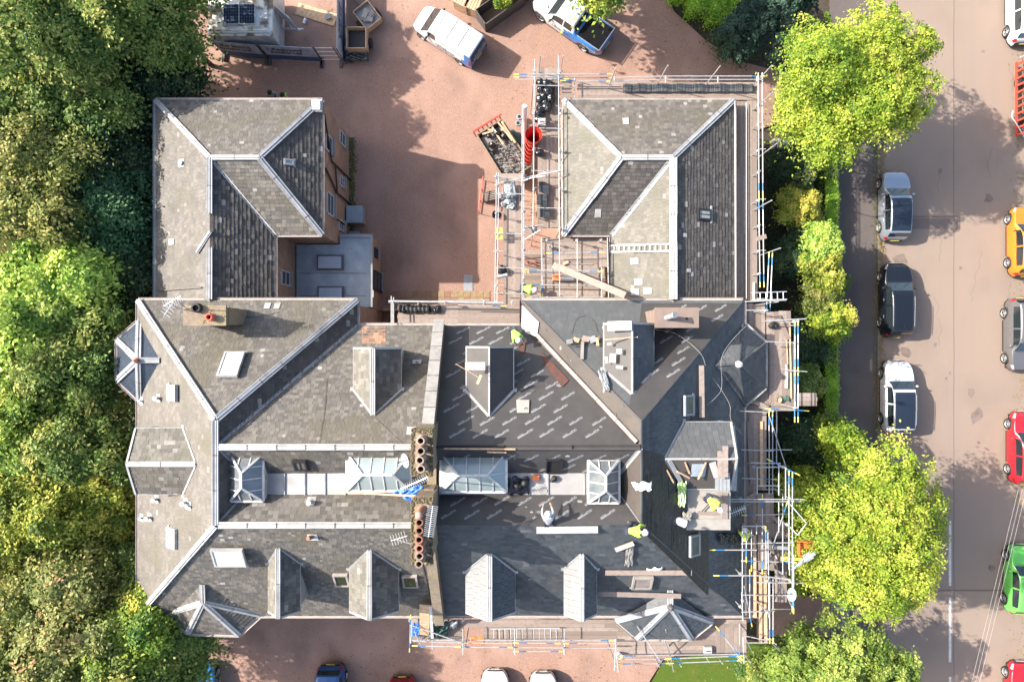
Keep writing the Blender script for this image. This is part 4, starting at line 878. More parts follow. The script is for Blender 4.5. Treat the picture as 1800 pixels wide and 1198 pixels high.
pipe(ex, [(-7.98, 3.0, 2.5), (-7.98, 3.0, 0)]); pipe(ex, [(-7.98, 2.5, 2.75), (-7.98, 2.9, 2.75)], r=.03, mat=m_white)
q = MB()
fen = thing('timber_fence', 'short red-brown slatted timber fence between extension and house', 'fence', (-7.4, 1.75, 0))
for i in range(9): q = MB(); q.box((-7.95 + i * .155, 1.85, .85), (.13, .03, 1.7), t=random.random()); q.build('slat', m_timber, fen)
q = MB(); q.beam((-8.0, 1.82, .4), (-6.6, 1.82, .4), .04, .08); q.beam((-8.0, 1.82, 1.4), (-6.6, 1.82, 1.4), .04, .08); q.build('rail', m_timber, fen)
ac = thing('condenser_cabinet', 'grey metal cabinet on the gravel against the wing wall', 'cabinet', (gx(628), gy(373), 0))
q = MB(); q.box((gx(630) , 7.6, .5), (.9, .95, 1.0)); q.build('case', m_box, ac); q = MB(); q.box((gx(630), 7.6, 1.03), (.98, 1.02, .05)); q.tube((gx(630), 7.6, 1.05), (gx(630), 7.6, 1.09), .05); q.build('lid', m_flat, ac)
q = MB(); q.box((gx(626), 6.35, .25), (.6, .55, .5)); q.box((gx(626), 6.35, .53), (.66, .6, .05)); one('low_cabinet', 'small dark grey box beside the extension corner', 'cabinet', q, m_box)

# ---------------------------------------------------------------- scaffolding
def pole(parent, a, b, tape=0, r=.028, name='pole'):
    a = V(a); b = V(b); d = (b - a).normalized(); L = (b - a).length; m = MB()
    if not tape or L < 1.6: m.tube(a, b, r, n=6)
    else:
        c = [0]; mm = []
        def s_(l, k): c.append(c[-1] + l); mm.append(k)
        if tape & 1: s_(.28, 1); s_(.42, 2)
        mid = L - (.70 if tape & 1 else 0) - (.70 if tape & 2 else 0); s_(mid, 0)
        if tape & 2: s_(.42, 2); s_(.28, 1)
        for i, k in enumerate(mm): m.tube(a + d * c[i], a + d * c[i + 1], r + (.002 if k else 0), n=6, m=k)
    return m.build(name, [m_steel, m_yel, m_blu], parent)
def clamp(mb, p): mb.box(p, (.11, .11, .11), rz=random.random())
def deck(parent, x0, y0, x1, y1, z, axis, w=.228, L=3.9, skip=0.0, off=0.0, z2=None):
    "scaffold boards laid over a rectangle given by photo pixels at board height"
    a = P(x0, y1, z); b = P(x1, y0, z); W_ = (b.x - a.x) if axis == 'y' else (b.y - a.y); LL = (b.y - a.y) if axis == 'y' else (b.x - a.x)
    n = max(1, round(W_ / w)); w = W_ / n; k = max(1, math.ceil(LL / L)); cuts = [LL * i / k for i in range(k + 1)]
    for i in range(n):
        for j_ in range(k):
            if random.random() < skip: continue
            s0 = cuts[j_] + (random.uniform(-.06, .02) if j_ == 0 else .004); s1 = cuts[j_ + 1] + (random.uniform(-.02, .06) if j_ == k - 1 else 0)
            c = (i + .5) * w; zz = z + random.uniform(-.004, .006); tl = random.uniform(-.004, .004)
            m = MB(); t = random.random()
            p, q = (V((a.x + c, a.y + s0, zz)), V((a.x + c + tl, a.y + s1, zz))) if axis == 'y' else (V((a.x + s0, a.y + c, zz)), V((a.x + s1, a.y + c + tl, zz)))
            m.beam(p, q, w - .007, .038, t=t)
            m.build('plank', m_plank, parent)
def Pz(px, py, z): return P(px, py, z)
def hp(parent, x0, y0, x1, y1, z, tape=0, z1=None, r=.028): return pole(parent, P(x0, y0, z), P(x1, y1, z if z1 is None else z1), tape, r)
def std(parent, px, py, zt, zb=0.0, r=.028, tape=0):
    "upright standard; px,py is where its top shows"
    p = P(px, py, zt)
    q = MB(); q.box(p - V((0, 0, .35)), (.13, .10, .13), rz=random.random()); q.tube(p - V((.09, 0, .35)), p - V((-.09, 0, .35)), .022, n=6); q.build('coupler', m_steel, parent)
    return pole(parent, (p.x, p.y, zb), p, tape, r)
# yard gangway
sa = thing('scaffold', 'board gangway scaffold running up the east side of the gravel yard', 'scaffold', (gx(900), gy(430), 0), group='scaffolds round the re-roofed half')
deck(sa, 885, 318, 920, 533, 5.4, 'y'); deck(sa, 878, 305, 919, 320, 5.45, 'x', L=1.2)
for x in (870, 874): hp(sa, x + 3, 303, x, 533, 6.4 if x == 874 else 5.9, 0)
for x, z in ((918, 6.5), (921, 5.9)): hp(sa, x, 215, x, 532, z, 0)
for y_ in (308, 372, 440, 500, 530):
    std(sa, 872, y_, 6.7); std(sa, 921, y_ - 3, 6.7); hp(sa, 866, y_ + 2, 926, y_, 5.3)
pole(sa, P(871, 311, 6.4), P(921, 314, 6.4)); pole(sa, P(873, 322, 5.9), P(985, 300, 6.6), r=.03); pole(sa, P(921, 318, 6.1), P(960, 302, 6.7)); pole(sa, P(923, 315, 6.1), P(958, 309, 6.7))
hp(sa, 919, 400, 955, 395, 6.0); pole(sa, P(921, 393, 6.2), P(941, 415, 5.9)); pole(sa, P(919, 423, 5.8), P(950, 404, 6.5), r=.035)
deck(sa, 922, 398, 948, 410, 5.9, 'x')
deck(sa, 945, 125, 985, 400, 5.35, 'y'); deck(sa, 943, 120, 985, 140, 5.4, 'y', L=.8)
hp(sa, 940, 105, 937, 400, 6.5); hp(sa, 982, 98, 984, 520, 6.5); hp(sa, 987, 190, 989, 415, 6.1)
for y_ in (125, 190, 260, 330, 400): std(sa, 939, y_, 6.7); std(sa, 985, y_, 6.7); hp(sa, 936, y_, 990, y_, 5.25)
# stair ladders in the well between the gangway and the side scaffold
deck(sa, 922, 440, 952, 528, 3.4, 'x')
# court platform in the notch of the wing
deck(sa, 952, 418, 1062, 526, 5.5, 'x'); deck(sa, 1050, 418, 1068, 470, 5.56, 'y')
hp(sa, 920, 474, 1060, 477, 6.6, 3); hp(sa, 920, 478, 1055, 480, 6.3, 1); hp(sa, 925, 523, 1062, 521, 6.4, 1); hp(sa, 1058, 470, 1058, 520, 6.5)
hp(sa, 1072, 418, 1074, 525, 5.9); hp(sa, 1068, 418, 1070, 525, 6.3)
for x, y_ in ((962, 420), (1015, 420), (1058, 420), (962, 522), (1015, 522), (1058, 522)): std(sa, x, y_, 6.7)
# deck along the north eave
deck(sa, 700, 535, 912, 568, 7.0, 'x'); hp(sa, 683, 529, 885, 532, 8.0, 0, r=.05); hp(sa, 683, 531, 860, 527, 7.6)
hp(sa, 688, 520, 688, 570, 7.8); hp(sa, 692, 522, 692, 570, 7.6)
for x in (690, 735, 782, 850, 900): std(sa, x, 530, 8.1); hp(sa, x, 528, x, 570, 6.9)
hp(sa, 805, 536, 890, 538, 7.9, 2)
for x, y_ in ((689, 529), (691, 563), (872, 325), (921, 404), (985, 200), (984, 300), (937, 200), (1058, 478)): cl = MB(); clamp(cl, P(x, y_, 6.5)); cl.build('coupler', m_steel, sa)
# north face
sb = thing('scaffold', 'scaffold with colour-taped rails along the north eave of the lichened wing', 'scaffold', (gx(1150), gy(150), 0), group='scaffolds round the re-roofed half')
deck(sb, 1015, 145, 1330, 176, 5.45, 'x'); deck(sb, 987, 140, 1005, 176, 5.45, 'y', L=2)
hp(sb, 903, 131, 1077, 130, 6.6, 3); hp(sb, 903, 136, 1078, 137, 6.3, 3); hp(sb, 985, 142, 1075, 143, 5.9, 3)
hp(sb, 1072, 137, 1165, 134, 6.5); hp(sb, 1072, 143, 1165, 140, 6.1); hp(sb, 1160, 134, 1345, 134, 6.5, 2); hp(sb, 1160, 140, 1342, 140, 6.1, 0)
for x, y_ in ((1082, 120), (1174, 115), (1266, 116), (1357, 115)):
    a = P(x, y_, 8.2); pole(sb, (a.x, a.y, 0), a, 0, r=.03)
for x in (950, 990): a = P(x, 98, 7.6); pole(sb, (a.x, a.y, 0), a)
for x in (1010, 1080, 1170, 1262, 1330): hp(sb, x, 134, x, 178, 5.35)
for x0, x1 in ((1020, 1090), (1095, 1180), (1190, 1280)): pass
# east face of the wing
sc = thing('scaffold', 'long boarded scaffold with twin taped rails beside the wing and garden', 'scaffold', (gx(1320), gy(350), 0), group='scaffolds round the re-roofed half')
deck(sc, 1294, 176, 1313, 528, 5.35, 'y'); deck(sc, 1313, 150, 1331, 528, 5.40, 'y')
for x, z in ((1333, 6.6), (1340, 6.2)):
    hp(sc, x, 128, x + 1, 318, z, 0); hp(sc, x, 300, x + 2, 445, z, 3) if 0 else hp(sc, x + .5, 190, x + 1, 345, z, 3); hp(sc, x + 1, 345, x + 3, 505, z, 3)
for x, y_ in ((1358, 162), (1366, 252), (1357, 352), (1372, 436), (1368, 530)):
    a = P(x, y_, 8.0); pole(sc, (a.x, a.y, 0), a, 0, r=.03); pole(sc, a, P(1330, (y_ + 599 * 0) + 13, 5.9)) if 0 else None
for x in (1351, 1357): hp(sc, x + 1, 443, x - 4, 560, 6.9 if x == 1351 else 6.5, 3)
for y_ in (180, 262, 350, 440, 525): hp(sc, 1290, y_, 1346, y_, 5.25); std(sc, 1336, y_, 6.6)
q = MB(); q.beam(P(1329, 420, 6.8), P(1347, 415, 6.8), .23, .04); q.build('plank', m_plank, sc)
# east face of the main house
se = thing('scaffold', 'broad stepped scaffold wrapping the street-side turret and dormer', 'scaffold', (gx(1360), gy(760), 0), group='scaffolds round the re-roofed half')
z = 7.0
deck(se, 1308, 535, 1345, 600, z - .02, 'y'); deck(se, 1347, 548, 1390, 600, z, 'y'); deck(se, 1352, 600, 1398, 712, z, 'y'); deck(se, 1300, 712, 1398, 722, z - .04, 'x')
deck(se, 1312, 600, 1352, 712, z - .1, 'y'); deck(se, 1392, 690, 1435, 713, z - .1, 'x')
deck(se, 1309, 725, 1347, 860, z, 'y'); deck(se, 1300, 858, 1330, 918, z, 'y'); deck(se, 1331, 866, 1360, 918, z + .03, 'y')
deck(se, 1332, 918, 1385, 1000, z, 'y'); deck(se, 1362, 1000, 1383, 1057, z - .05, 'y'); deck(se, 1303, 918, 1334, 1085, z - .05, 'y')
for x, t_ in ((1397, 6), (1403, 6)):
    zz = 8.1 if x == 1397 else 7.7; hp(se, x, 563, x, 655, zz, 3); hp(se, x, 650, x, 742, zz, 3)
hp(se, 1345, 564, 1418, 560, 8.0, 0, r=.035); hp(se, 1385, 572, 1405, 571, 7.6); hp(se, 1395, 651, 1419, 653, 8.2, 2); hp(se, 1345, 717, 1422, 722, 8.0, 3); hp(se, 1310, 530, 1382, 527, 7.6, r=.035)
for x in (1352, 1358): hp(se, x, 722, x, 868, 8.0 if x == 1352 else 7.6, 1); hp(se, x, 790, x, 868, 7.8 if x == 1352 else 7.4, 3)
for a_, b_ in (((1330, 821), (1381, 820)), ((1320, 813), (1372, 814))): hp(se, *a_, *b_, 8.8, 3)
pole(se, P(1348, 806, 9.0), P(1406, 835, 9.0), 3); hp(se, 1331, 822, 1331, 868, 8.8, 1); hp(se, 1369, 815, 1369, 870, 9.0, 1); hp(se, 1381, 823, 1381, 878, 8.9, 1); hp(se, 1387, 825, 1387, 1000, 8.9, 1); hp(se, 1393, 829, 1393, 1075, 8.9, 3)
hp(se, 1281, 877, 1414, 877, 9.0); hp(se, 1281, 881, 1408, 881, 8.7); hp(se, 1330, 853, 1370, 853, 8.6, 2); hp(se, 1369, 880, 1369, 935, 8.6, 3)
hp(se, 1305, 924, 1344, 924, 8.7, 3); hp(se, 1305, 924, 1305, 1070, 9.0); hp(se, 1312, 927, 1312, 988, 8.6, 2); hp(se, 1321, 930, 1321, 1003, 8.6, 2); hp(se, 1330, 926, 1330, 938, 8.6)
hp(se, 1346, 924, 1347, 1000, 8.8, 1); hp(se, 1350, 930, 1352, 1085, 8.6, 0); hp(se, 1309, 940, 1325, 940, 8.6)
hp(se, 1247, 966, 1330, 966, 9.4, 1); hp(se, 1254, 1011, 1335, 1011, 9.4, 1); hp(se, 1328, 1023, 1413, 1024, 8.6); hp(se, 1340, 1012, 1390, 1018, 8.8, r=.035)
hp(se, 1395, 975, 1395, 1078, 9.2, 2); hp(se, 1388, 970, 1388, 1010, 8.7, 3); hp(se, 1353, 1016, 1353, 1130, 8.3, 2); hp(se, 1359, 1016, 1359, 1130, 8.0, 2)
hp(se, 1304, 1040, 1306, 1090, 9.2, 2); pole(se, P(1308, 1030, 9.0), P(1322, 1100, 7.4), 2)
for x, y_ in ((1350, 545), (1400, 565), (1402, 652), (1402, 717), (1358, 722), (1330, 822), (1381, 822), (1393, 878), (1393, 1024), (1388, 925), (1305, 878), (1353, 1024), (1305, 1012), (1305, 1070), (1346, 930), (1353, 1080)):
    std(se, x, y_, 9.0)
for y_ in (560, 640, 715, 790, 860, 920, 1000, 1070): hp(se, 1303, y_, 1392, y_, z - .12)
pole(se, P(1384, 880, 8.8), P(1417, 918, 9.2)); pole(se, P(1417, 920, 9.2), P(1402, 940, 9.2)); pole(se, P(1384, 920, 8.7), P(1402, 940, 9.2)); pole(se, P(1394, 1000, 9.2), P(1422, 972, 9.8)); pole(se, P(1340, 925, 8.9), P(1352, 936, 8.6), 0)
deck(se, 1333, 940, 1337, 1000, z + .9, 'y')
for x, y_, zz in ((1402, 564, 8.1), (1403, 653, 8.2), (1358, 722, 8.0), (1368, 853, 8.6), (1387, 880, 8.8), (1393, 880, 8.9), (1305, 966, 9.2), (1305, 1011, 9.2), (1330, 924, 8.7), (1346, 930, 8.7), (1394, 1024, 8.8), (1353, 1020, 8.4), (1305, 1055, 9)): cl = MB(); clamp(cl, P(x, y_, zz)); cl.build('coupler', m_steel, se)
# south face
ss = thing('scaffold', 'narrow scaffold with boards and taped guard rails along the south eave', 'scaffold', (gx(1000), gy(1100), 0), group='scaffolds round the re-roofed half')
deck(ss, 722, 1088, 815, 1122, 6.9, 'x'); deck(ss, 815, 1088, 1310, 1102, 6.9, 'x'); deck(ss, 850, 1102, 1085, 1122, 6.85, 'x'); deck(ss, 1085, 1100, 1300, 1150, 6.85, 'x'); deck(ss, 1258, 1092, 1312, 1150, 6.9, 'y')
deck(ss, 718, 1086, 735, 1092, 7.0, 'x')
hp(ss, 724, 1134, 815, 1136, 7.7, 1); hp(ss, 726, 1126, 812, 1129, 7.4, 0); hp(ss, 800, 1136, 902, 1137, 7.8, 3); hp(ss, 815, 1129, 902, 1130, 7.5, 0); hp(ss, 902, 1129, 985, 1130, 7.9, 3); hp(ss, 900, 1137, 1082, 1138, 7.6, 0); hp(ss, 902, 1144, 992, 1144, 7.2, 3)
hp(ss, 990, 1130, 1080, 1130, 7.9, 1); hp(ss, 990, 1137, 1078, 1138, 7.5, 3)
hp(ss, 1084, 1158, 1178, 1158, 7.9, 2); hp(ss, 1085, 1166, 1180, 1165, 7.5, 3); hp(ss, 1170, 1157, 1305, 1152, 7.9, 3); hp(ss, 1175, 1165, 1305, 1160, 7.5, 3)
hp(ss, 725, 1090, 722, 1130, 8.2, 3); pole(ss, P(722, 1080, 8.2), P(720, 1145, 7.0), 3); pole(ss, P(728, 1108, 8.0), P(742, 1137, 7.6), 0); hp(ss, 814, 1104, 814, 1150, 7.8)
hp(ss, 1081, 1122, 1087, 1180, 8.2); hp(ss, 1083, 1122, 1080, 1178, 7.8)
for x, yt, yb in ((739, 1138, 0), (797, 1140, 0), (817, 1150, 0), (901, 1153, 0), (992, 1153, 0), (1085, 1182, 0), (1120, 1182, 0), (1162, 1183, 0), (1181, 1180, 0), (1201, 1183, 0), (1251, 1175, 0), (1275, 1178, 0), (1306, 1170, 0), (1308, 1176, 0), (1324, 1175, 0), (1370, 1144, 0)):
    a = P(x, yt, 6.0); pole(ss, (a.x, a.y, 0), P(x - (x - 900) * .012, yt - 12, 8.0), 0)
for x in (760, 815, 902, 990, 1085, 1168, 1258): hp(ss, x, 1086, x, 1140, 6.78)
for a_, b_ in (((1310, 1117), (1350, 1125)), ((1315, 1129), (1350, 1129)), ((1306, 1118), (1308, 1165))): hp(ss, *a_, *b_, 7.9, 3)
pole(ss, P(1350, 1122, 8.0), P(1371, 1144, 6.6)); pole(ss, P(1310, 1120, 8.2), P(1322, 1145, 7.0)); pole(ss, P(1170, 1105, 8.0), P(1184, 1180, 5)); pole(ss, P(1168, 1125, 8.2), P(1178, 1150, 7.0))

# second guard rails, braces, toe boards and spare tubes
for y0, y1 in ((545, 700), (725, 870)):
    hp(se, 1306, y0, 1306, y1, 7.5, 0)
for x0, y0, x1, y1, z0, z1, tp in ((1312, 545, 1344, 545, 8.0, 8.0, 1), (1345, 600, 1398, 602, 7.9, 7.9, 2), (1300, 722, 1350, 724, 7.9, 7.9, 1), (1303, 790, 1360, 792, 7.8, 7.8, 0), (1300, 840, 1366, 842, 7.6, 7.6, 2), (1303, 905, 1388, 903, 7.8, 7.8, 1), (1303, 955, 1396, 953, 8.3, 8.3, 0), (1303, 985, 1400, 988, 8.0, 8.0, 3), (1303, 1045, 1400, 1046, 7.9, 7.9, 0), (1303, 1075, 1362, 1073, 8.2, 8.2, 2),
    (1352, 730, 1398, 870, 8.2, 6.9, 0), (1385, 880, 1345, 1000, 8.6, 7.0, 3), (1398, 566, 1398, 715, 7.3, 7.3, 3), (1362, 1000, 1396, 1075, 8.4, 7.0, 0), (1318, 1000, 1318, 1085, 8.5, 8.5, 1), (1340, 868, 1340, 1010, 8.2, 8.2, 3), (1376, 868, 1376, 1010, 8.1, 8.1, 0), (1365, 722, 1365, 815, 7.4, 7.4, 0)):
    hp(se, x0, y0, x1, y1, z0, tp, z1)
for x0, y0, x1, y1, z_, t_ in ((1312, 700, 1350, 716, 7.1, .9), (1355, 905, 1380, 925, 7.12, .7), (1338, 962, 1366, 990, 7.15, .4), (1306, 880, 1330, 866, 7.12, .8), (1316, 740, 1322, 850, 7.12, .5), (1368, 555, 1386, 596, 7.12, .3)):
    q = MB(); q.beam(P(x0, y0, z_), P(x1, y1, z_), .22, .04, t=t_); q.build('plank', m_plank, se)
for x0, y0, x1, y1, z_, tp in ((724, 1124, 812, 1124, 7.5, 0), (820, 1124, 1080, 1125, 7.3, 2), (1088, 1152, 1300, 1149, 7.4, 1), (720, 1097, 815, 1130, 7.9, 0), (905, 1104, 905, 1150, 7.6, 0), (992, 1104, 992, 1150, 7.6, 1), (1120, 1100, 1160, 1160, 8.0, 0), (1258, 1100, 1306, 1160, 8.2, 3), (1300, 1095, 1300, 1160, 7.8, 2)): hp(ss, x0, y0, x1, y1, z_, tp)
for y_ in (340, 410, 470, 515): hp(sa, 868, y_, 924, y_ + 1, 6.1)
pole(sa, P(872, 400, 6.5), P(872, 470, 3.0)); pole(sa, P(939, 200, 6.6), P(939, 300, 3.0)); pole(sa, P(985, 260, 6.6), P(985, 395, 3.5)); hp(sa, 925, 500, 1060, 502, 6.1, 1); hp(sa, 952, 418, 954, 524, 6.0, 2); hp(sa, 1015, 420, 1015, 524, 6.5, 0); hp(sa, 960, 445, 1062, 443, 6.3, 3)
for y_ in (150, 225, 300, 365): hp(sa, 934, y_, 992, y_ + 1, 6.0)
hp(sb, 905, 140, 1000, 139, 5.7, 2)
for y_ in (215, 300, 395, 480): std(sc, 1337, y_, 6.6)
hp(sc, 1312, 180, 1312, 525, 5.6, 0, r=.02); hp(sc, 1292, 178, 1293, 525, 6.1, 0)
# ---------------------------------------------------------------- ladders
def ladder(label, a, b, w=.36, n=11, mat=m_alu, rw=.06, group=None, up=None):
    a = V(a); b = V(b); d = (b - a).normalized(); s_ = d.cross(up or V((0, 0, 1))).normalized(); t_ = thing('ladder', label, 'ladder', a, group=group)
    for k in (-1, 1): q = MB(); q.beam(a + s_ * k * w / 2, b + s_ * k * w / 2, .035, rw); q.build('rail', mat, t_)
    L = (b - a).length
    for i in range(n): c = a + d * (L * (i + .6) / (n + .2)); q = MB(); q.tube(c - s_ * w / 2, c + s_ * w / 2, .017, n=6); q.build('rung', mat, t_)
    return t_
gl = 'ladders about the site'
ladder('aluminium roof ladder lying up the pale slope of the east wing', dC.at(1074, 437, .12), dC.at(1186, 435, .18), n=12, w=.34, group=gl, up=dC.n)
ladder('double aluminium ladder lying on the south scaffold boards', P(862, 1114, 7.0), P(984, 1113, 7.15), n=12, w=.58, group=gl, rw=.09)
ladder('ladder sticking out over the garden from the corner scaffold', P(1320, 521, 7.6), P(1383, 519, 7.6), n=6, w=.38, group=gl)
ladder('steep timber stair ladder in the well beside the yard gangway', P(932, 392, 5.4), P(930, 338, 1.0), n=7, w=.75, mat=m_timber, rw=.12, group=gl, up=V((0, 1, 0)))
ladder('dark ladder with red rungs leaning in the court well', P(941, 466, 5.3), P(921, 450, .8), n=6, w=.5, mat=m_redst, group=gl, up=V((0, 1, 0)))
# ---------------------------------------------------------------- loose things on the roofs and decks
def board(label, a, b, w=.23, h=.04, mat=m_plank, name='board', cat='board', group=None, t=None):
    q = MB(); q.beam(a, b, w, h, t=random.random() if t is None else t); return one(name, label, cat, q, mat, group=group)
board('long plank lying level across the new south slates, upper of two', eS.at(1064, 1006, .14), eS.at(1216, 1006, .14), t=.7)
board('long plank lying across the new south slates behind the corner bay', eS.at(1050, 1043, .50), P(1197, 1047, 9.45), t=.6)
board('upright plank lying down the dark street-side slope near the green skylight', P(1233, 642, 9.9), P(1234, 733, 9.9), w=.24, t=.9)
board('long plank leaning diagonally from the court deck over the pale slope', P(972, 466, 6.5), P(1099, 519, 8.3), w=.34, h=.06, t=.7)
board('second thinner plank under the diagonal one', P(1000, 478, 6.1), P(1108, 527, 7.9), w=.12, t=.3)
board('pale lead-capped batten lying along the south ridge', eS.at(943, 931, .12), eS.at(1051, 930, .12), w=.30, h=.08, mat=m_leadw)
board('long orange batten lying above the long glass lantern', P(780, 788, 12.35), P(906, 789, 12.35), w=.07, mat=m_timber)
board('shorter batten lying just below the long orange one', P(856, 794, 12.32), P(890, 795, 12.32), w=.06, mat=m_timber)
board('long thin timber lying past the blue tarpaulin', P(580, 863, 11.5), P(764, 873, 12.6), w=.08, mat=m_timber)
board('wide brown plywood offcut leaning at the party wall foot', P(746, 1062, 9.0), P(746, 1115, 7.4), w=.48, h=.03, mat=m_timber, t=.3)
board('narrow white trough beside the brown plywood offcut', P(757, 1064, 9.0), P(760, 1120, 7.5), w=.14, h=.1, mat=m_white)
board('orange batten across the half-stripped dormer', P(1062, 597, 11.2), P(1121, 592, 11.2), w=.05, mat=m_timber)
board('long orange batten lying down the blue dormer slates', P(1131, 607, 10.6), P(1119, 687, 10.6), w=.06, mat=m_timber)
board('short orange batten crossing another on the blue dormer slates', P(1123, 633, 10.7), P(1128, 675, 10.6), w=.05, mat=m_timber)
board('turquoise strip crossing on the blue dormer slates', P(1113, 636, 10.55), P(1134, 659, 10.55), w=.05, mat=M('turquoise', (.05, .30, .36), rough=.5))
board('second turquoise strip on the blue dormer slates', P(1126, 640, 10.5), P(1141, 653, 10.5), w=.05, mat=M('turquoise'))
board('batten lying in the valley beside the blue-slated dormer', P(1127, 690, 9.9), P(1150, 668, 9.9), w=.05, mat=m_timber)
board('light grey offcut hanging below the tool planks on pale slates', eN.at(1024, 601, .15), eN.at(1023, 631, .1), w=.14, h=.08, mat=m_ply)
board('pale flat strip lying on the brown-stripped dormer', P(818, 643, 11.6), P(853, 643, 11.9), w=.34, h=.05, mat=m_gut)
board('white plank lying on the boards below the turret', P(1383, 640, 7.1), P(1382, 682, 7.1), w=.15, mat=m_white)
board('long thin batten on the turret scaffold boards', P(1382, 582, 7.1), P(1385, 650, 7.1), w=.05, mat=m_timber)
board('long batten beside the white plank on the turret scaffold', P(1388, 568, 7.1), P(1391, 700, 7.1), w=.07, mat=m_timber)
board('light timber length on the boards beside the upper dormer', P(1338, 740, 7.1), P(1339, 855, 7.1), w=.16, mat=m_timber)
board('white-faced board lying at the south end of the wing scaffold', P(1325, 496, 5.5), P(1325, 528, 5.5), w=.12, mat=m_white)
for i, (a, b, lb) in enumerate((((1326, 940), (1327, 1084), 'nearest the slates'), ((1337, 1005), (1337, 1130), 'in the middle'), ((1345, 1003), (1346, 1128), 'on the outside'))):
    board('yellow timber joist along the south-east scaffold, ' + lb, P(*a, 7.1), P(*b, 7.1), w=.15, h=.07, mat=m_timber, group='joists on the south-east scaffold')
# plank stack and battens by the broken dormer
for i, (x, y0, y1) in enumerate(((1266, 792, 840), (1275, 783, 838))): board('plank standing proud above the sheet-metal at the broken dormer, ' + ('shorter' if i == 0 else 'taller'), P(x, y0, 11.35), P(x, y1, 11.35), w=.24, t=.9)
pf = thing('work_platform', 'plywood work platform with loose boards in the broken dormer', 'platform', P(1240, 880, 10.4))
q = MB(); a, b = P(1205, 930, 10.3), P(1284, 845, 10.3); q.box(((a.x + b.x) / 2, (a.y + b.y) / 2, 10.3), (b.x - a.x, b.y - a.y, .04)); q.build('board', m_ply, pf)
q = MB(); a, b = P(1192, 931, 10.37), P(1284, 912, 10.37); q.box(((a.x + b.x) / 2, (a.y + b.y) / 2, 10.36), (b.x - a.x, b.y - a.y, .03)); q.build('board', m_ply, pf)
for x in (1266, 1275): q = MB(); q.beam(P(x, 866, 10.37), P(x, 912, 10.37), .22, .03, t=random.random()); q.build('plank', m_plank, pf)
q = MB(); q.beam(P(1227, 901, 10.37), P(1262, 903, 10.37), .16, .04); q.build('plank', m_plank, pf)
for x, y_ in ((1208, 926), (1282, 926), (1208, 850), (1282, 850)): p = P(x, y_, 10.27); q = MB(); q.tube((p.x, p.y, max(7, eE.z(p.x, p.y))), p, .03); q.build('prop', m_steel, pf)
q = MB(); a = P(1257, 830, 11.0); b = P(1283, 862, 11.0)
n_ = 8
for i in range(n_): x = a.x + (b.x - a.x) * (i + .5) / n_; q.box((x, (a.y + b.y) / 2, 11.0 + .015 * (i % 2)), ((b.x - a.x) / n_, abs(b.y - a.y), .02))
one('metal_sheet', 'grey corrugated metal sheet on the work platform corner', 'sheet metal', q, m_box)
q = MB(); q.prism([P(1246, 814, 11.2), P(1258, 810, 11.2), P(1264, 838, 11.1), P(1255, 840, 11.0)], V((0, 0, .02))); one('metal_offcut', 'tilted pale metal offcut beside the tall planks', 'sheet metal', q, m_leadw)
q = MB(); q.box(P(1228, 826, 11.0), (.66, .68, .03), rot=Quaternion((1, 0, 0), .45)); one('glass_sheet', 'square grey sheet lying in the open side of the dormer', 'sheet', q, m_flat)
q = MB(); q.beam(P(1176, 808, 11.3), P(1198, 848, 10.75), .20, .05, up=V((.3, 0, 1))); one('lead_flashing', 'long pale lead flashing down the west edge of the broken dormer', 'lead flashing', q, m_leadw)
q = MB(); q.beam(P(1293, 806, 10.4), P(1290, 862, 10.0), .22, .06); q.beam(P(1287, 748, 9.2), P(1294, 806, 10.3), .22, .05); one('verge_flashing', 'pale lead along the front edge of the broken dormer', 'lead flashing', q, m_leadw)
for (x0, y0, x1, y1, lb) in ((1204, 812, 1212, 832, 'left of the grey sheet'), (1241, 812, 1227, 842, 'crossing the grey sheet'), (1190, 828, 1212, 840, 'thin, low on the left'), (1172, 826, 1184, 848, 'outside the lead flashing')):
    board('loose orange batten in the broken dormer, ' + lb, P(x0, y0, 11.25), P(x1, y1, 11.0), w=.07, mat=m_timber)
board('thin dark rod lying on the plywood platform', P(1234, 898, 10.45), P(1251, 880, 10.45), w=.03, mat=m_blackp)
def roll(label, a, b, r, mat, name='roll', cat='roll'):
    q = MB(); q.tube(a, b, r, n=14); d = (V(b) - V(a)).normalized(); q.tube(V(a) - d * .004, V(b) + d * .004, r * .3, n=8); return one(name, label, cat, q, mat)
roll('fat white roll of insulation on the platform corner', P(1179, 910, 10.65), P(1205, 920, 10.65), .20, M('white_roll', (.66, .68, .72), rough=.5))
q = MB(); q.box(P(1185, 919, 10.45), (.8, .3, .12), rz=-.3); one('folded_sheet', 'grey folded sheet under the white insulation roll', 'sheet', q, m_box)
roll('dark grey roll of felt on the yard gangway rail', P(873, 487, 6.6), P(892, 483, 6.6), .10, m_box); roll('grey roll of membrane across the east scaffold boards', P(1354, 960, 7.35), P(1391, 964, 7.35), .11, m_box)
def heap(label, cx, cy, z, rx, ry, n, mat, name='bag_pile', cat='bag', r=(.16, .3), jit=.22, rows=None, dz=.12, smooth=True):
    t_ = thing(name, label, cat, P(cx, cy, z)); 
    for i in range(n):
        a = random.random() * 6.28; k = math.sqrt(random.random()); x, y_ = (cx + rx * k * math.cos(a), cy + ry * k * math.sin(a)) if rows is None else rows[i]
        rr = random.uniform(*r); q = MB(); p = P(x, y_, z + rr * .6 + dz * (1 - k)); q.blob(p, rr, n=12, k=8, jit=jit, sc=(1, 1, .75), rz=a); q.blob(p + V((random.uniform(-.06, .06), random.uniform(-.06, .06), rr * .72)), rr * .22, n=6, k=4, jit=.3); q.build('bag', mat, t_, smooth=smooth)
    return t_
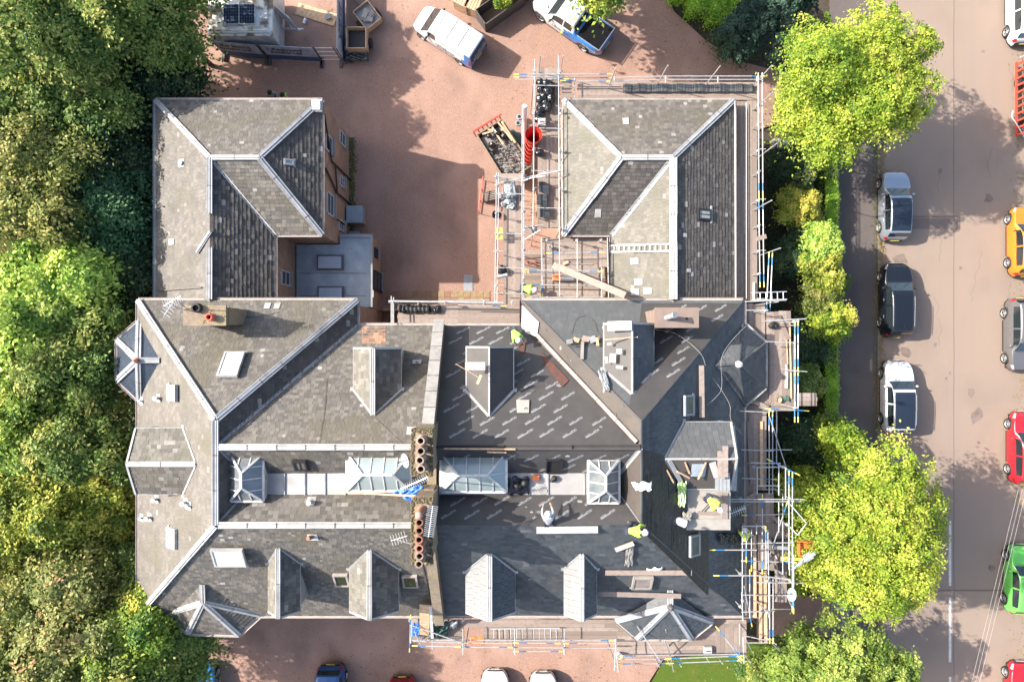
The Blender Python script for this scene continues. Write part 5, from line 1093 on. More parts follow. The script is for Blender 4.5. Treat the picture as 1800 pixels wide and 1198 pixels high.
for i, (x, y_) in enumerate(((950, 146), (960, 147), (969, 151), (950, 157), (963, 160), (956, 168), (968, 172), (949, 174), (959, 180), (951, 190), (948, 200), (962, 188), (946, 208))):
    q = MB(); rr = random.uniform(.2, .28); p = P(x, y_, 5.4 + rr * .65); q.blob(p, rr, n=12, k=8, jit=.2, sc=(1, 1, .8), rz=i); q.blob(p + V((0, 0, rr * .75)), rr * .22, n=6, k=4, jit=.3)
    one('rubbish_bag', 'knotted black rubbish bag, %s of the heap at the north-west scaffold corner' % ('topmost left', 'topmost middle', 'topmost right', 'second row left', 'second row right', 'upper centre', 'right edge middle', 'left edge middle', 'lower centre', 'lower left', 'second from the bottom', 'lower right', 'bottommost')[i], 'rubbish bag', q, m_bag, group='black bags heaped on the north-west scaffold', smooth=True)
q = MB(); p = P(949, 269, 5.6); q.blob(p, .24, n=12, k=8, jit=.18, sc=(1.1, .9, .8)); q.blob(p + V((0, 0, .18)), .06, jit=.3); one('rubbish_bag', 'single black rubbish bag alone on the boards beside the red chute', 'rubbish bag', q, m_bag, smooth=True)
for i, x in enumerate((700, 707, 714, 721, 728, 735, 742, 749)):
    nb_ = ('westernmost', 'second from the west', 'third from the west', 'fourth from the west', 'fourth from the east', 'third from the east', 'second from the east', 'easternmost')[i]
    q = MB(); p = P(x, 543 + random.uniform(-1, 1), 7.25)
    q.lathe(p + V((0, 0, -.1)), [(.08, 0), (.2, .02), (.22, .12), (.18, .2), (.1, .2), (.09, .1)], n=12, axis=V((1, .1, .25)).normalized()); one('rubber_bucket', 'black rubber bucket, %s in the row on the north eave boards' % nb_, 'bucket', q, m_blackp, group='nested black buckets on the north eave boards')
heap('heap of black netting bags by the bucket row', 772, 542, 7.05, 9, 5, 5, m_bag, r=(.1, .17))
heap('dark bag with coiled straps by the north-east turret boards', 1361, 571, 7.05, 7, 5, 4, m_blackp, name='tool_bag', r=(.08, .16))
heap('black tool bag on the yard gangway', 881, 474, 5.5, 7, 6, 4, m_blackp, name='tool_bag', r=(.1, .2)); heap('crumpled grey rubble sacks and lead offcuts on the gangway', 892, 350, 5.45, 11, 22, 14, M('grey_sacking', (.42, .45, .46), c2=(.30, .33, .34), ns=4, rough=.6, bump=.03, bs=8), name='sack_pile', cat='sack', r=(.10, .2), jit=.3, smooth=False)
def bucket(label, px, py, z, r=.15, h=.28, mat=m_blackp, tilt=V((0, 0, 1)), cat='bucket', content=None):
    q = MB(); q.lathe(P(px, py, z), [(0, 0), (r * .8, 0), (r, h), (r * .92, h), (r * .74, .03), (0, .03)], n=16, axis=tilt); t_ = one('bucket', label, cat, q, mat); return t_
bucket('black bucket tipped over on the yard gangway', 878, 378, 5.5, r=.2, h=.35, tilt=V((-.8, 0, .6)).normalized()); bucket('tan round tub on the boards below the turret', 1368, 702, 7.1, r=.15, h=.12, mat=m_timber); bucket('white bucket at the south scaffold end', 1088, 1148, 6.95, r=.13, mat=m_helm)
bucket('white plastic tub by the court well', 967, 435, 5.6, r=.10, mat=m_helm)
tb = thing('tool_trolley', 'yellow double-hole tool tray on the gangway rail', 'tool tray', P(878, 411, 5.8)); q = MB(); c = P(878, 411, 5.8)
for s in (-1, 1): q.lathe(c + V((0, s * .16, 0)), [(.13, 0), (.15, .12), (.11, .12), (.1, .02), (0, .02)], n=12)
q.beam(c + V((-.14, -.3, .1)), c + V((-.14, .3, .1)), .03, .05); q.beam(c + V((.14, -.3, .1)), c + V((.14, .3, .1)), .03, .05); q.build('tray', m_yel, tb)
q = MB(); c = P(1354, 1000, 7.0)
# clutter on the new slates and the half-stripped dormer
ts = thing('tool_shelf', 'timber staging with slates and tools on the pale new slates', 'staging', eN.at(1025, 596, .1)); q = MB(); q.beam(eN.at(998, 600, .2), eN.at(1054, 594, .2), .22, .05, t=.4); q.build('board', m_plank, ts)
for x_, y_, w_, h_, m__ in ((1001, 600, .3, .2, m_slate_newp), (1013, 597, .28, .2, m_timber), (1030, 595, .34, .26, m_plank), (1042, 596, .3, .3, m_box), (1050, 600, .12, .4, m_timber), (1008, 605, .3, .06, m_blackp)): q = MB(); p = eN.at(x_, y_, .27); q.box(p, (w_, h_, .06), rz=random.uniform(-.4, .4), t=random.random()); q.build('slate' if m__ is m_slate_newp else 'tool', m__, ts)
fq = Facet([P(1066, 575, 10.75), P(1110, 575, 11.6), P(1110, 688, 11.6), P(1066, 660, 10.75)])
for i, (x_, y_, w_, h_) in enumerate(((1077, 629, .28, .42), (1088, 617, .22, .24), (1071, 604, .2, .12), (1089, 645, .32, .14), (1066, 632, .12, .3))): q = MB(); p = fq.at(x_, y_, .05); q.box(p, (w_, h_, .02), rz=random.uniform(-.3, .3)); one('paper_scrap', 'white scrap on the half-stripped dormer, %s' % ('biggest one', 'upper right one', 'topmost one', 'lowest one', 'leftmost one')[i], 'scrap', q, m_white)
q = MB(); q.beam(P(1068, 573, 11.0), P(1110, 572, 11.5), .42, .03); one('white_sheet', 'white lead sheet along the top of the half-stripped dormer', 'lead sheet', q, m_white)
# power tools, boxes
def toolbox(label, px, py, z, s, mat, rz=0, cat='toolbox', lidm=None):
    t_ = thing('toolbox', label, cat, P(px, py, z)); c = P(px, py, z); q = MB(); q.box(c + V((0, 0, s[2] / 2)), s, rz=rz); q.build('case', mat, t_); q = MB(); q.box(c + V((0, 0, s[2] + .02)), (s[0] * .9, s[1] * .9, .04), rz=rz); q.build('lid', lidm or mat, t_); q = MB(); q.beam(c + V((-s[0] * .25, 0, s[2] + .07)), c + V((s[0] * .25, 0, s[2] + .07)), .03, .03); q.build('handle', m_blackp, t_); return t_
toolbox('grey hoist control box beside the chute mouth', 952, 218, 5.5, (.42, .42, .35), m_box, lidm=m_leadw); toolbox('orange and black tool case at the court deck', 978, 488, 5.6, (.45, .35, .2), m_box, lidm=m_orange)
toolbox('yellow tool case on the east scaffold boards', 1378, 981, 7.05, (.36, .24, .16), m_yel); toolbox('dark flat tool case on the east scaffold boards', 1366, 949, 7.05, (.75, .32, .12), m_box, lidm=m_blackp); toolbox('pale foil parcel on the south scaffold boards', 1243, 1140, 6.95, (.42, .36, .16), m_leadw, cat='parcel')
q = MB(); q.box(P(1360, 981, 7.1), (.34, .26, .03), rz=.4); one('paper_sheet', 'white sheet of paper on the east scaffold boards', 'paper', q, m_white)
q = MB(); q.lathe(P(1374, 995, 7.05), [(.1, 0), (.22, .01), (.24, .07), (.22, .13), (.12, .12), (.1, 0)], n=20); one('cable_coil', 'coil of black cable on the east scaffold boards', 'cable coil', q, m_blackp)
# corrugated hose in the court, lead rolls on the north deck
q = MB(); seq = [P(985 + i * 3.1, 489 + i * .15, 5.75) for i in range(17)]
for i, (a, b) in enumerate(zip(seq[:-1], seq[1:])): q.tube(a, b, .17 - i * .007, .14 - i * .006, n=10)
one('corrugated_hose', 'grey tapering corrugated hose lying on the court boards', 'hose', q, m_box)
for i, (x0, x1) in enumerate(((1095, 1123), (1122, 1165), (1165, 1204), (1203, 1245), (1245, 1288), (1286, 1322))):
    q = MB(); a = P(x0, 155, 5.6); b = P(x1, 154, 5.6); L = b.x - a.x; nS = 12
    for k in range(nS): q.box((a.x + L * (k + .5) / nS, a.y, 5.62 + .02 * (k % 2) + .05 * math.sin(k * .7 + i)), (L / nS * .97, .42, .05 + .03 * (k % 3)), rot=Quaternion((0, 1, 0), .25), t=random.random())
    one('slate_stack', 'stack of grey slates on edge along the north scaffold, %s' % ('westernmost', 'second from the west end', 'third from the west end', 'third from the east end', 'second from the east end', 'easternmost')[i], 'slate stack', q, m_slate_mid, group='slates stacked along the north scaffold')
for i, (x, y_) in enumerate(((953, 372), (962, 372), (948, 350), (957, 352), (952, 328), (960, 332))):
    q = MB()
    for k in range(9): q.box(P(x, y_ + (k - 4) * 2.0, 5.55), (.26, .045, .30), rot=Quaternion((1, 0, 0), .3 + .02 * k), t=random.random())
    one('slate_stack', 'short stack of dark slates beside the stair well, %s' % ('nearest the court, left of its pair', 'nearest the court, right of its pair', 'middle pair, left one', 'middle pair, right one', 'farthest from the court, left one', 'farthest from the court, right one')[i], 'slate stack', q, m_slate_new, group='dark slates stacked beside the stair well')
# chute
ch = thing('rubbish_chute', 'chain of bright red plastic chute sections hanging beside the skip', 'rubbish chute', P(938, 240, 5.9))
zz = 6.2; c0 = P(938, 238, 6.2)
for i in range(7):
    q = MB(); c = V((c0.x - .02 * i, c0.y, zz)); q.lathe(c, [(.34, 0), (.36, .03), (.27, -.85), (.25, -.85), (.32, 0)] if i else [(.42, .12), (.44, .16), (.30, -.85), (.28, -.85), (.38, .12)], n=18, t=random.random()); q.build('chute_section', m_red, ch)
    q = MB(); q.lathe(c + V((0, 0, -.12)), [(.345, 0), (.365, -.02), (.345, -.04)], n=18); q.build('band', m_redst, ch); zz -= .72
pole(ch, c0 + V((-.25, .3, .4)), V((c0.x - .25, c0.y + .3, 1.6)), name='chain', r=.015)
q = MB(); q.tube(P(922, 186, 6.4), P(921, 250, 4.0), .14, .12, n=12); one('downpipe', 'long silver duct leaning beside the red chute', 'duct', q, m_alu)
for x, y_ in ((913, 207), (911, 218)): q = MB(); q.lathe(P(x, y_, .3), [(.16, 0), (.2, .1), (.16, .2), (.1, .2), (.1, .02), (0, .02)], n=14); one('gas_bottle', 'grey round canister on the gravel by the silver duct, %s one' % ('upper' if y_ == 207 else 'lower'), 'canister', q, m_box)
heap('dark green sheeting bundle beside the skip', 907, 240, .1, 9, 10, 7, m_green, name='sheeting', cat='sheeting', r=(.25, .4), smooth=False)
# skip
def rot2(c, a, x, y_, z): return V((c[0] + x * math.cos(a) - y_ * math.sin(a), c[1] + x * math.sin(a) + y_ * math.cos(a), z))
sk = thing('skip', 'long open skip heaped with broken slates and timber beside the chute', 'skip', (gx(882), gy(262), 0))
cx_, cy_ = P(886, 264, 1.6).x, P(886, 264, 1.6).y; an = math.atan2(-(302 - 228), (908 - 862)) ; hl, hw_ = 1.62, .88
q = MB()
for s in (-1, 1):
    for zb_, zt_, w0, w1 in ((.05, 1.55, hw_ - .15, hw_),):
        q.prism([rot2((cx_, cy_), an, -hl + .35, s * w0, zb_), rot2((cx_, cy_), an, hl - .35, s * w0, zb_), rot2((cx_, cy_), an, hl, s * w1, zt_), rot2((cx_, cy_), an, -hl, s * w1, zt_)], rot2((0, 0), an, 0, -s * .04, 0))
for s in (-1, 1): q.prism([rot2((cx_, cy_), an, s * (hl - .35), -hw_ + .15, .05), rot2((cx_, cy_), an, s * (hl - .35), hw_ - .15, .05), rot2((cx_, cy_), an, s * hl, hw_, 1.55), rot2((cx_, cy_), an, s * hl, -hw_, 1.55)], rot2((0, 0), an, -s * .04, 0, 0))
q.prism([rot2((cx_, cy_), an, a, b, .05) for a, b in ((-hl + .35, -hw_ + .15), (hl - .35, -hw_ + .15), (hl - .35, hw_ - .15), (-hl + .35, hw_ - .15))], V((0, 0, .05))); q.build('body', m_gutd, sk)
q = MB()
for s in (-1, 1): q.beam(rot2((cx_, cy_), an, -hl, s * hw_, 1.57), rot2((cx_, cy_), an, hl, s * hw_, 1.57), .06, .06); q.beam(rot2((cx_, cy_), an, s * hl, -hw_, 1.57), rot2((cx_, cy_), an, s * hl, hw_, 1.57), .06, .06)
q.build('rim', m_stack, sk)
m_rub = M('broken_slate', ramp=[(0, (.14, .13, .12)), (.5, (.24, .225, .21)), (1, (.36, .34, .31))], rough=.9)
rb = thing('rubble', 'broken grey slates and rubble filling the long skip', 'rubble', (cx_, cy_, 1.2)); q = MB()
q.prism([rot2((cx_, cy_), an, a, b, .9) for a, b in ((-hl + .2, -hw_ + .12), (hl - .2, -hw_ + .12), (hl - .2, hw_ - .12), (-hl + .2, hw_ - .12))], V((0, 0, .4))); q.build('rubble_base', m_rub, rb)
for i in range(260):
    x = random.uniform(-.9, hl - .12); y_ = random.uniform(-hw_ + .14, hw_ - .14); s = random.uniform(.07, .2); q = MB()
    q.box(rot2((cx_, cy_), an, x, y_, 1.34 + random.uniform(0, .22) * (1 - abs(y_))), (s, s * random.uniform(.5, .9), .03), rot=Quaternion((random.gauss(0, .35), random.gauss(0, .35), 1, random.uniform(-2, 2))).normalized(), t=random.random()); q.build('slate', m_rub, rb)
for i in range(5): q = MB(); q.blob(rot2((cx_, cy_), an, (-.65, -.35, -1.1, -.75, -1.2)[i], (-.45, -.55, .2, .45, -.3)[i], 1.55), (.2, .17, .26, .22, .16)[i], n=10, k=7, jit=.2); one('rubbish_bag', 'small black bag in the skip, %s' % ('uppermost of the two left ones', 'lowest on the left', 'in the top middle', 'biggest, on the right', 'squeezed by the red rail')[i], 'rubbish bag', q, m_bag, group='bags thrown in the skip', smooth=True)
for i, (x0, y0, x1, y1) in enumerate(((-1.5, .1, -.3, .12), (-1.55, .55, -.2, .7), (-1.5, .75, .0, .78), (-1.5, -.2, -1.0, .6), (-1.45, -.6, -1.2, .3))): q = MB(); q.beam(rot2((cx_, cy_), an, x0, y0, 1.72), rot2((cx_, cy_), an, x1, y1, 1.68), .1, .05); one('timber_offcut', 'pale timber offcut in the skip, %s' % ('long one in the middle', 'long one on the right', 'against the right rim', 'short one under the red rail', 'shortest, lying crosswise on the left')[i], 'timber', q, m_timber, group='timber offcuts in the skip')
q = MB(); q.beam(rot2((cx_, cy_), an, -hl - .3, -1.0, 1.5), rot2((cx_, cy_), an, -hl - .3, 1.0, 1.5), .09, .09)
for k in range(7): q.beam(rot2((cx_, cy_), an, -hl - .3, -.95 + k * .3, 1.5), rot2((cx_, cy_), an, -hl + .0, -.95 + k * .3, 1.3), .07, .07)
one('red_barrier', 'red slotted barrier rail across the far end of the skip', 'barrier', q, m_redst)
br = thing('red_barrier', 'thin red upright barrier frame on the gravel by the gangway', 'barrier', (gx(846), gy(340), 0)); q = MB()
a, b = P(849, 310, 1.0), P(841, 370, 1.0); q.tube(a, b, .03); q.tube((a.x, a.y, .1), (b.x, b.y, .1), .03)
for k in (0, .33, .66, 1): c = a.lerp(b, k); q.tube((c.x, c.y, 0), c, .02)
q.build('frame', m_redst, br)
wb = thing('wheelbarrow', 'timber-loaded barrow in the shadow beside the gangway', 'wheelbarrow', P(862, 345, .5)); q = MB()
for k in range(6): q.beam(P(852, 338 + k * 3, .6), P(872, 334 + k * 3, .6), .06, .05, t=random.random())
q.build('load', m_plank, wb); q = MB(); q.box(P(862, 345, .4), (.7, .6, .2)); q.build('tray', m_gutd, wb); q = MB(); q.tube(P(852, 350, .2), P(850, 350, .2), .2, n=14); q.build('wheel', m_blackp, wb)
# broom
bm = thing('broom', 'yard broom lying on the brown-stripped dormer', 'broom', P(845, 660, 11.8)); q = MB(); q.beam(P(839, 674, 11.75), P(846, 658, 11.85), .12, .10); q.build('head', m_timber, bm); q = MB(); q.tube(P(801, 639, 12.0), P(843, 664, 11.85), .016); q.build('handle', m_timber, bm)
bm = thing('broom', 'yellow-headed brush on the court boards', 'broom', P(995, 461, 5.6)); q = MB(); q.beam(P(990, 464, 5.6), P(999, 460, 5.6), .14, .1); q.build('head', m_timber, bm); q = MB(); q.tube(P(1000, 463, 5.62), P(1041, 464, 5.62), .016); q.build('handle', m_alu, bm)
# blue tarpaulin, netting, odd bags
def cloth(label, pts, z, mat, name='sheet', cat='sheet', amp=.08, nx=14, fc=None, group=None, thick=.02):
    "crumpled cloth over a pixel polygon (convex), built as a solid sheet"
    if fc: q4 = [fc.at(a, b, .05) for a, b in pts]
    else: q4 = [P(a, b, z) for a, b in pts]
    n = nx; vs = []; sd_ = random.random() * 100
    for i in range(n + 1):
        for j_ in range(n + 1):
            u, v = i / n, j_ / n; p = q4[0].lerp(q4[1], u).lerp(q4[3].lerp(q4[2], u), v)
            h = amp * abs(math.sin(u * 9 + sd_ + 3 * math.sin(v * 5 + sd_))) * .7 + random.uniform(0, amp * .4)
            e = .06 * math.sin(u * 13 + sd_) if v in (0, 1) else 0; vs.append(p + V((random.uniform(-.02, .02), e + random.uniform(-.02, .02), h)))
    m = MB(); fs = [(i * (n + 1) + j_, (i + 1) * (n + 1) + j_, (i + 1) * (n + 1) + j_ + 1, i * (n + 1) + j_ + 1) for i in range(n) for j_ in range(n)]
    m.add(vs, fs); o = one(name, label, cat, m, mat, group=group, smooth=True); md = o.modifiers.new('solid', 'SOLIDIFY'); md.thickness = thick; md.offset = -1; return o
cloth('bright blue tarpaulin bunched between the chimney stacks', [(690, 863), (745, 850), (748, 872), (722, 880)], 12.0, m_tarp, 'tarpaulin', 'tarpaulin', amp=.22)
cloth('white polythene scrap draped over the brown ridge felt', [(1110, 848), (1145, 846), (1145, 861), (1118, 862)], 12.32, M('white_sheet', (.74, .75, .76), rough=.5), amp=.03, nx=8)
cloth('pale sacking bundle with green straps on the platform edge', [(1190, 846), (1206, 846), (1204, 888), (1191, 888)], 10.7, M('pale_green_sack', (.50, .56, .42), c2=(.35, .60, .12), ns=3, rough=.6), amp=.15)
cloth('grey tool sack lying on the new south slates', [(1101, 956), (1114, 955), (1112, 992), (1097, 994)], 0, m_ply, 'tool_sack', 'sack', amp=.12, fc=eS, nx=9); board('folded pale strip beside the grey tool sack', eS.at(1082, 966, .12), eS.at(1114, 954, .16), w=.2, h=.06, mat=m_ply)
cloth('pale green scrap on the upper roof plank', [(1136, 999), (1165, 996), (1160, 1005), (1140, 1006)], 0, M('pale_scrap', (.62, .66, .64), rough=.6), amp=.05, fc=eS, nx=6)
cloth('dark green netting heap at the south scaffold corner', [(757, 1092), (790, 1090), (786, 1117), (755, 1118)], 7.0, m_green, 'netting', 'netting', amp=.3, nx=16); cloth('blue sack at the south-west scaffold corner', [(722, 1095), (738, 1092), (740, 1116), (724, 1117)], 7.0, m_tarp, 'sack', 'sack', amp=.15, nx=10)
cloth('white rag bundle on the south scaffold boards', [(790, 1090), (805, 1090), (803, 1102), (790, 1102)], 7.0, m_white, 'rag', 'rag', amp=.12, nx=8)
cloth('green mesh sheet on the boards below the turret', [(1364, 697), (1388, 696), (1388, 704), (1364, 704)], 7.05, m_green, 'netting', 'netting', amp=.05, nx=8); cloth('orange-red sheet on the ground below the south scaffold', [(826, 1118), (852, 1118), (852, 1130), (826, 1130)], 3.0, m_orange, amp=.05, nx=8)
cloth('grey torn slate membrane on the yard side', [(886, 322), (905, 320), (908, 345), (889, 350)], 5.75, M('grey_sacking'), 'sheet', 'sheet', amp=.12, nx=9)
cloth('grey crumpled netting in the valley of the half-stripped dormer', [(1050, 652), (1064, 650), (1072, 684), (1062, 688)], 0, m_box, 'netting', 'netting', amp=.12, fc=eN, nx=9); cloth('white rag where the half-stripped dormer meets the slope', [(1062, 662), (1086, 668), (1088, 678), (1070, 676)], 10.1, m_white, 'rag', 'rag', amp=.08, nx=7)
cloth('crumpled dark bags above the lower green skylight', [(1262, 936), (1292, 936), (1292, 952), (1266, 954)], 0, m_bag, 'bags', 'bag', amp=.25, fc=eE, nx=12); cloth('pile of grey felt offcuts west of the work platform', [(1198, 900), (1216, 898), (1214, 912), (1200, 914)], 10.5, m_ply, 'offcuts', 'offcuts', amp=.15, nx=8)
q = MB(); p = eR.at(919, 714, .06); q.prism([p + eR.u * a * .3 + eR.v * b * .36 for a, b in ((-1, -1), (1, -1), (.9, 1), (-.9, 1))], eR.n * .02); q.lathe(p + V((.1, -.1, .05)), [(.09, 0), (.07, .1), (.05, .1), (.05, 0)], n=10); one('lead_slate', 'square pale lead slate with a pipe hole on the membrane', 'lead slate', q, m_gut)
q = MB(); p = fR.at(733, 636, .06); q.prism([p + fR.u * a * .22 + fR.v * b * .12 for a, b in ((-1, -1), (1, -1), (.9, 1), (-.9, 1))], fR.n * .03); q.lathe(p, [(.08, 0), (.06, .2), (.04, .2)], n=8); one('roof_vent', 'small white-edged roof vent on the old slates by the wall coping', 'roof vent', q, m_leadw)
# cables
def cable(label, pts, z, r=.009, mat=m_gutd, fc=None, cat='cable'):
    P3 = [(fc.at(a, b, .05) if fc else P(a, b, z)) for a, b in pts]; out = []
    for i in range(len(P3) - 1):
        a, b = P3[max(i - 1, 0)], P3[i]; c, d = P3[i + 1], P3[min(i + 2, len(P3) - 1)]
        for k in range(6):
            t = k / 6; out.append(.5 * ((2 * b) + (c - a) * t + (2 * a - 5 * b + 4 * c - d) * t * t + (3 * b - a - 3 * c + d) * t ** 3))
    out.append(P3[-1]); q = MB(); q.path(out, r, n=5); return one('cable', label, cat, q, mat)
cable('thin black cable looping over the pale new slates', [(1004, 588), (1012, 562), (1030, 555), (1044, 565), (1050, 583)], 0, fc=eN)
cable('pale cable curving from the brown chimney over the dark slates', [(1165, 574), (1205, 597), (1232, 622), (1240, 642)], 0, fc=Facet([(6, 2, 7.8), (12, 2, 7.8), (6, -3, 12.0)]), mat=m_box)
cable('pale cable crossing the turret roof', [(1311, 573), (1285, 600), (1268, 630), (1269, 670), (1265, 690), (1243, 712)], 9.6, mat=m_box); cable('thin cable running down past the turret', [(1253, 664), (1268, 685), (1283, 712), (1285, 738), (1306, 765)], 9.3, mat=m_gut)
cable('black cable coil on the lead valley floor', [(948, 862), (955, 856), (962, 862), (955, 870), (948, 862)], 11.2); cable('thin wire down the old north slope to the west lantern', [(574, 665), (570, 720), (560, 780)], 0, fc=fR); cable('thin wire from the narrow dormer valley to the dish', [(660, 735), (690, 763), (728, 796)], 0, fc=fR, r=.009)
cable('black cable across the north-west chimney slope', [(336, 541), (380, 548), (440, 557), (490, 548)], 0, fc=fN, r=.01)
# aerials
def yagi(label, a, b, n, L, tilt=V((0, 0, 0)), group=None, mast=None, wid=1.0):
    t_ = thing('aerial', label, 'tv aerial', a, group=group); a = V(a); b = V(b); d = (b - a).normalized(); s_ = d.cross(V((0, 0, 1))).normalized(); q = MB(); q.tube(a, b, .018, n=6); q.build('boom', m_alu, t_); 
    for i in range(n): c = a.lerp(b, (i + .3) / n); q = MB(); q.tube(c - s_ * L / 2 * wid, c + s_ * L / 2 * wid, .009, n=5); q.build('element', m_alu, t_)
    if mast: q = MB(); q.tube(mast, a.lerp(b, .3), .025, n=7); q.build('mast', m_steel, t_)
    return t_
ga = 'tv aerials on the roofs'
yagi('silver aerial by the north-west chimney pointing to the trees', P(318, 520, 12.3), P(287, 538, 12.3), 9, .45, group=ga, mast=P(331, 545, 10.6)); yagi('lower crossed aerial left of the north-west chimney', P(305, 530, 11.8), P(288, 555, 11.8), 5, .5, group=ga, mast=P(331, 546, 10.5))
yagi('long dense aerial lying beside the terracotta pots', P(761, 888, 15.2), P(753, 944, 15.2), 16, .42, group=ga, mast=(XP + .2, -8.2, 13.9)); yagi('spiky aerial between the chimney stacks', P(752, 838, 14.9), P(705, 859, 14.6), 13, .3, group=ga, mast=P(748, 842, 12.8))
yagi('small white aerial on the old south slope near the pots', P(687, 950, 12.1), P(716, 941, 12.1), 6, .5, group=ga, mast=P(722, 955, 12.0)); yagi('aerial lying flat over the east scaffold boards', P(1282, 903, 9.4), P(1312, 892, 9.4), 8, .35, group=ga, mast=P(1318, 885, 7.1))
def dish(label, p, aim, r=.31, mast=None):
    t_ = thing('satellite_dish', label, 'satellite dish', p); q = MB(); aim = V(aim).normalized(); q.lathe(p, [(0.001, 0), (r * .5, .03), (r, .12), (r * 1.02, .115), (r * .5, .015), (0.001, -.015)], n=22, axis=aim); q.build('reflector', m_box, t_, smooth=True)
    q = MB(); q.tube(V(p) + aim * 0, V(p) + aim * .42, .012); q.box(V(p) + aim * .42, (.06, .06, .08)); q.build('arm', m_blackp, t_)
    if mast: q = MB(); q.tube(mast, p, .025); q.build('mast', m_steel, t_)
dish('grey satellite dish overhanging the long lantern at the chimney stack', P(716, 808, 13.6), (-.75, -.15, .6), mast=(XP - .4, -5.0, 13.2)); dish('oval dish on the rail above the big street tree', P(1395, 1045, 9.3), (-.92, .25, .30), mast=P(1394, 1052, 8.0))
# overhead wires along the street
ov = thing('overhead_cables', 'three parallel pale cables crossing above the far side of the road', 'cables', P(1750, 1000, 6))
for i in range(3): q = MB(); q.path([P(1778 + i * 7 + 12, 860, 6.5), P(1692 + i * 7 + 12, 1215, 6.3)], .006, n=5); q.build('cable', m_steel, ov)
# stone heap at the garden corner
for i in range(14): q = MB(); q.blob(P(1372 + random.uniform(-14, 16), 252 + random.uniform(-7, 7), .15), random.uniform(.1, .22), n=7, k=4, jit=.25, sc=(1.2, 1, .6)); one('rubble_stone', 'grey rubble stone in the heap at the garden corner', 'stone', q, m_cope, group='stones heaped at the garden corner')

# ---------------------------------------------------------------- site cabin, hoarding, trailers, planters (north yard)
cb_ = thing('site_cabin', 'white mobile site cabin with dirt-stained roof and solar panel', 'cabin', (gx(440), gy(40), 0)); zt = 2.5
a = P(366, 62, zt); b = P(478, -30, zt); cxx, cyy = (a.x + b.x) / 2, (a.y + b.y) / 2
m_cab = M('cabin_white', (.62, .62, .60), c2=(.50, .50, .47), ns=2, rough=.5); m_dirty = M('stained_cabin_roof', (.66, .65, .60), c2=(.30, .22, .13), ns=1.1, c3=(.12, .11, .10), ns3=2.2, rough=.7, contrast=(.50, .62))
q = MB(); q.box((cxx, cyy, 1.35), (b.x - a.x, b.y - a.y, 2.1)); q.build('wall', m_cab, cb_); q = MB(); q.box((cxx, cyy, 2.44), (b.x - a.x + .05, b.y - a.y + .05, .1)); q.box((cxx, cyy, 2.51), (b.x - a.x - .5, b.y - a.y - .5, .05)); q.build('roof', m_dirty, cb_)
q = MB(); q.beam((a.x + .1, a.y + .15, 2.55), (b.x - .1, a.y + .15, 2.55), .08, .05); q.build('roof_rail', m_cab, cb_)
p0, p1 = P(391, 42, 2.72), P(448, 6, 2.72); pan = MB(); pan.box(((p0.x + p1.x) / 2, (p0.y + p1.y) / 2, 2.66), (p1.x - p0.x, p1.y - p0.y, .05)); o = pan.build('solar_panel', m_alu, cb_)
m_cell = M('solar_cell', (.015, .03, .07), rough=.15, spec=1)
for i in range(12):
    for j_ in range(6):
        q = MB(); wx = (p1.x - p0.x - .12) / 12; wy = (p1.y - p0.y - .08) / 6; q.box((p0.x + .04 + wx * (i + .5) + (.04 if i > 5 else 0), p0.y + .04 + wy * (j_ + .5), 2.69), (wx - .012, wy - .012, .01)); q.build('cell', m_cell, o)
q = MB(); q.box(P(395, 43, 2.65), (.22, .24, .12)); q.build('junction_box', m_box, cb_)
q = MB(); q.beam((b.x, gy(56), .45), (gx(532), gy(58), .45), .10, .10); q.tube((gx(532), gy(58), .45), (gx(538), gy(58), .5), .06); q.tube((gx(516), gy(55), .1), (gx(516), gy(52), .9), .04); q.build('tow_hitch', m_alu, cb_)
for s in (0, 1): q = MB(); q.tube((cxx, a.y - .02 if s == 0 else b.y - .2, .35), (cxx, a.y + .2 if s == 0 else b.y + .02, .35), .34, n=18); q.build('wheel', m_blackp, cb_)
q = MB(); q.prism([(b.x + .02, b.y - 1.2, .6), (b.x + .9, b.y - 1.9, .6), (b.x + .9, b.y - 1.9, 2.2), (b.x + .02, b.y - 1.2, 2.2)], V((.04, .03, 0))); q.build('door', m_cab, cb_)
ho = thing('hoarding', 'white and blue printed site hoarding panels in front of the cabin', 'hoarding', (gx(470), gy(95), 0)); m_how = M('hoarding_white', (.42, .45, .52), c2=(.36, .39, .46), ns=3, rough=.6); m_hob = M('hoarding_blue', (.05, .11, .24), rough=.6); m_ink = M('ink', (.03, .035, .05), rough=.6)
def hoard(x0, y0, x1, y1, zt=1.9, text=True, frame=False):
    a = V((*gpoly([(x0, y0)])[0], .05)); b = V((*gpoly([(x1, y1)])[0], .05)); d = (b - a).normalized(); n = V((d.y, -d.x, 0)) ; L = (b - a).length
    if not frame:
        q = MB(); q.prism([a, b, b + G * zt, a + G * zt], n * .03, m=0); q.prism([a + n * .032, b + n * .032, b + n * .032 + G * .62, a + n * .032 + G * .62], n * .004, m=1); o = q.build('panel', [m_how, m_hob], ho)
        if text:
            q = MB(); c = a + d * L * .42 + n * .045 + G * 1.45; stamp(q, 'L.Redmond', .46, c, d, G, bold=.01); stamp(q, 'Roofing Ltd', .40, c - G * .42, d, G, bold=.012); q.build('lettering', m_ink, o)
    else:
        q = MB()
        for k in range(4): q.tube(a + G * (.15 + k * .55), b + G * (.15 + k * .55), .025)
        q.build('railing', m_white, ho)
    for p in (a, b): q = MB(); q.box(p + n * .15 + G * .06, (.16, .6, .14), rz=math.atan2(d.y, d.x)); q.tube(p, p + G * (zt + .1), .03); q.build('post', m_gutd, ho)
hoard(395, 96, 470, 103); hoard(476, 103, 566, 108); hoard(567, 107, 600, 107, frame=True); hoard(606, 110, 606, -20, text=True)
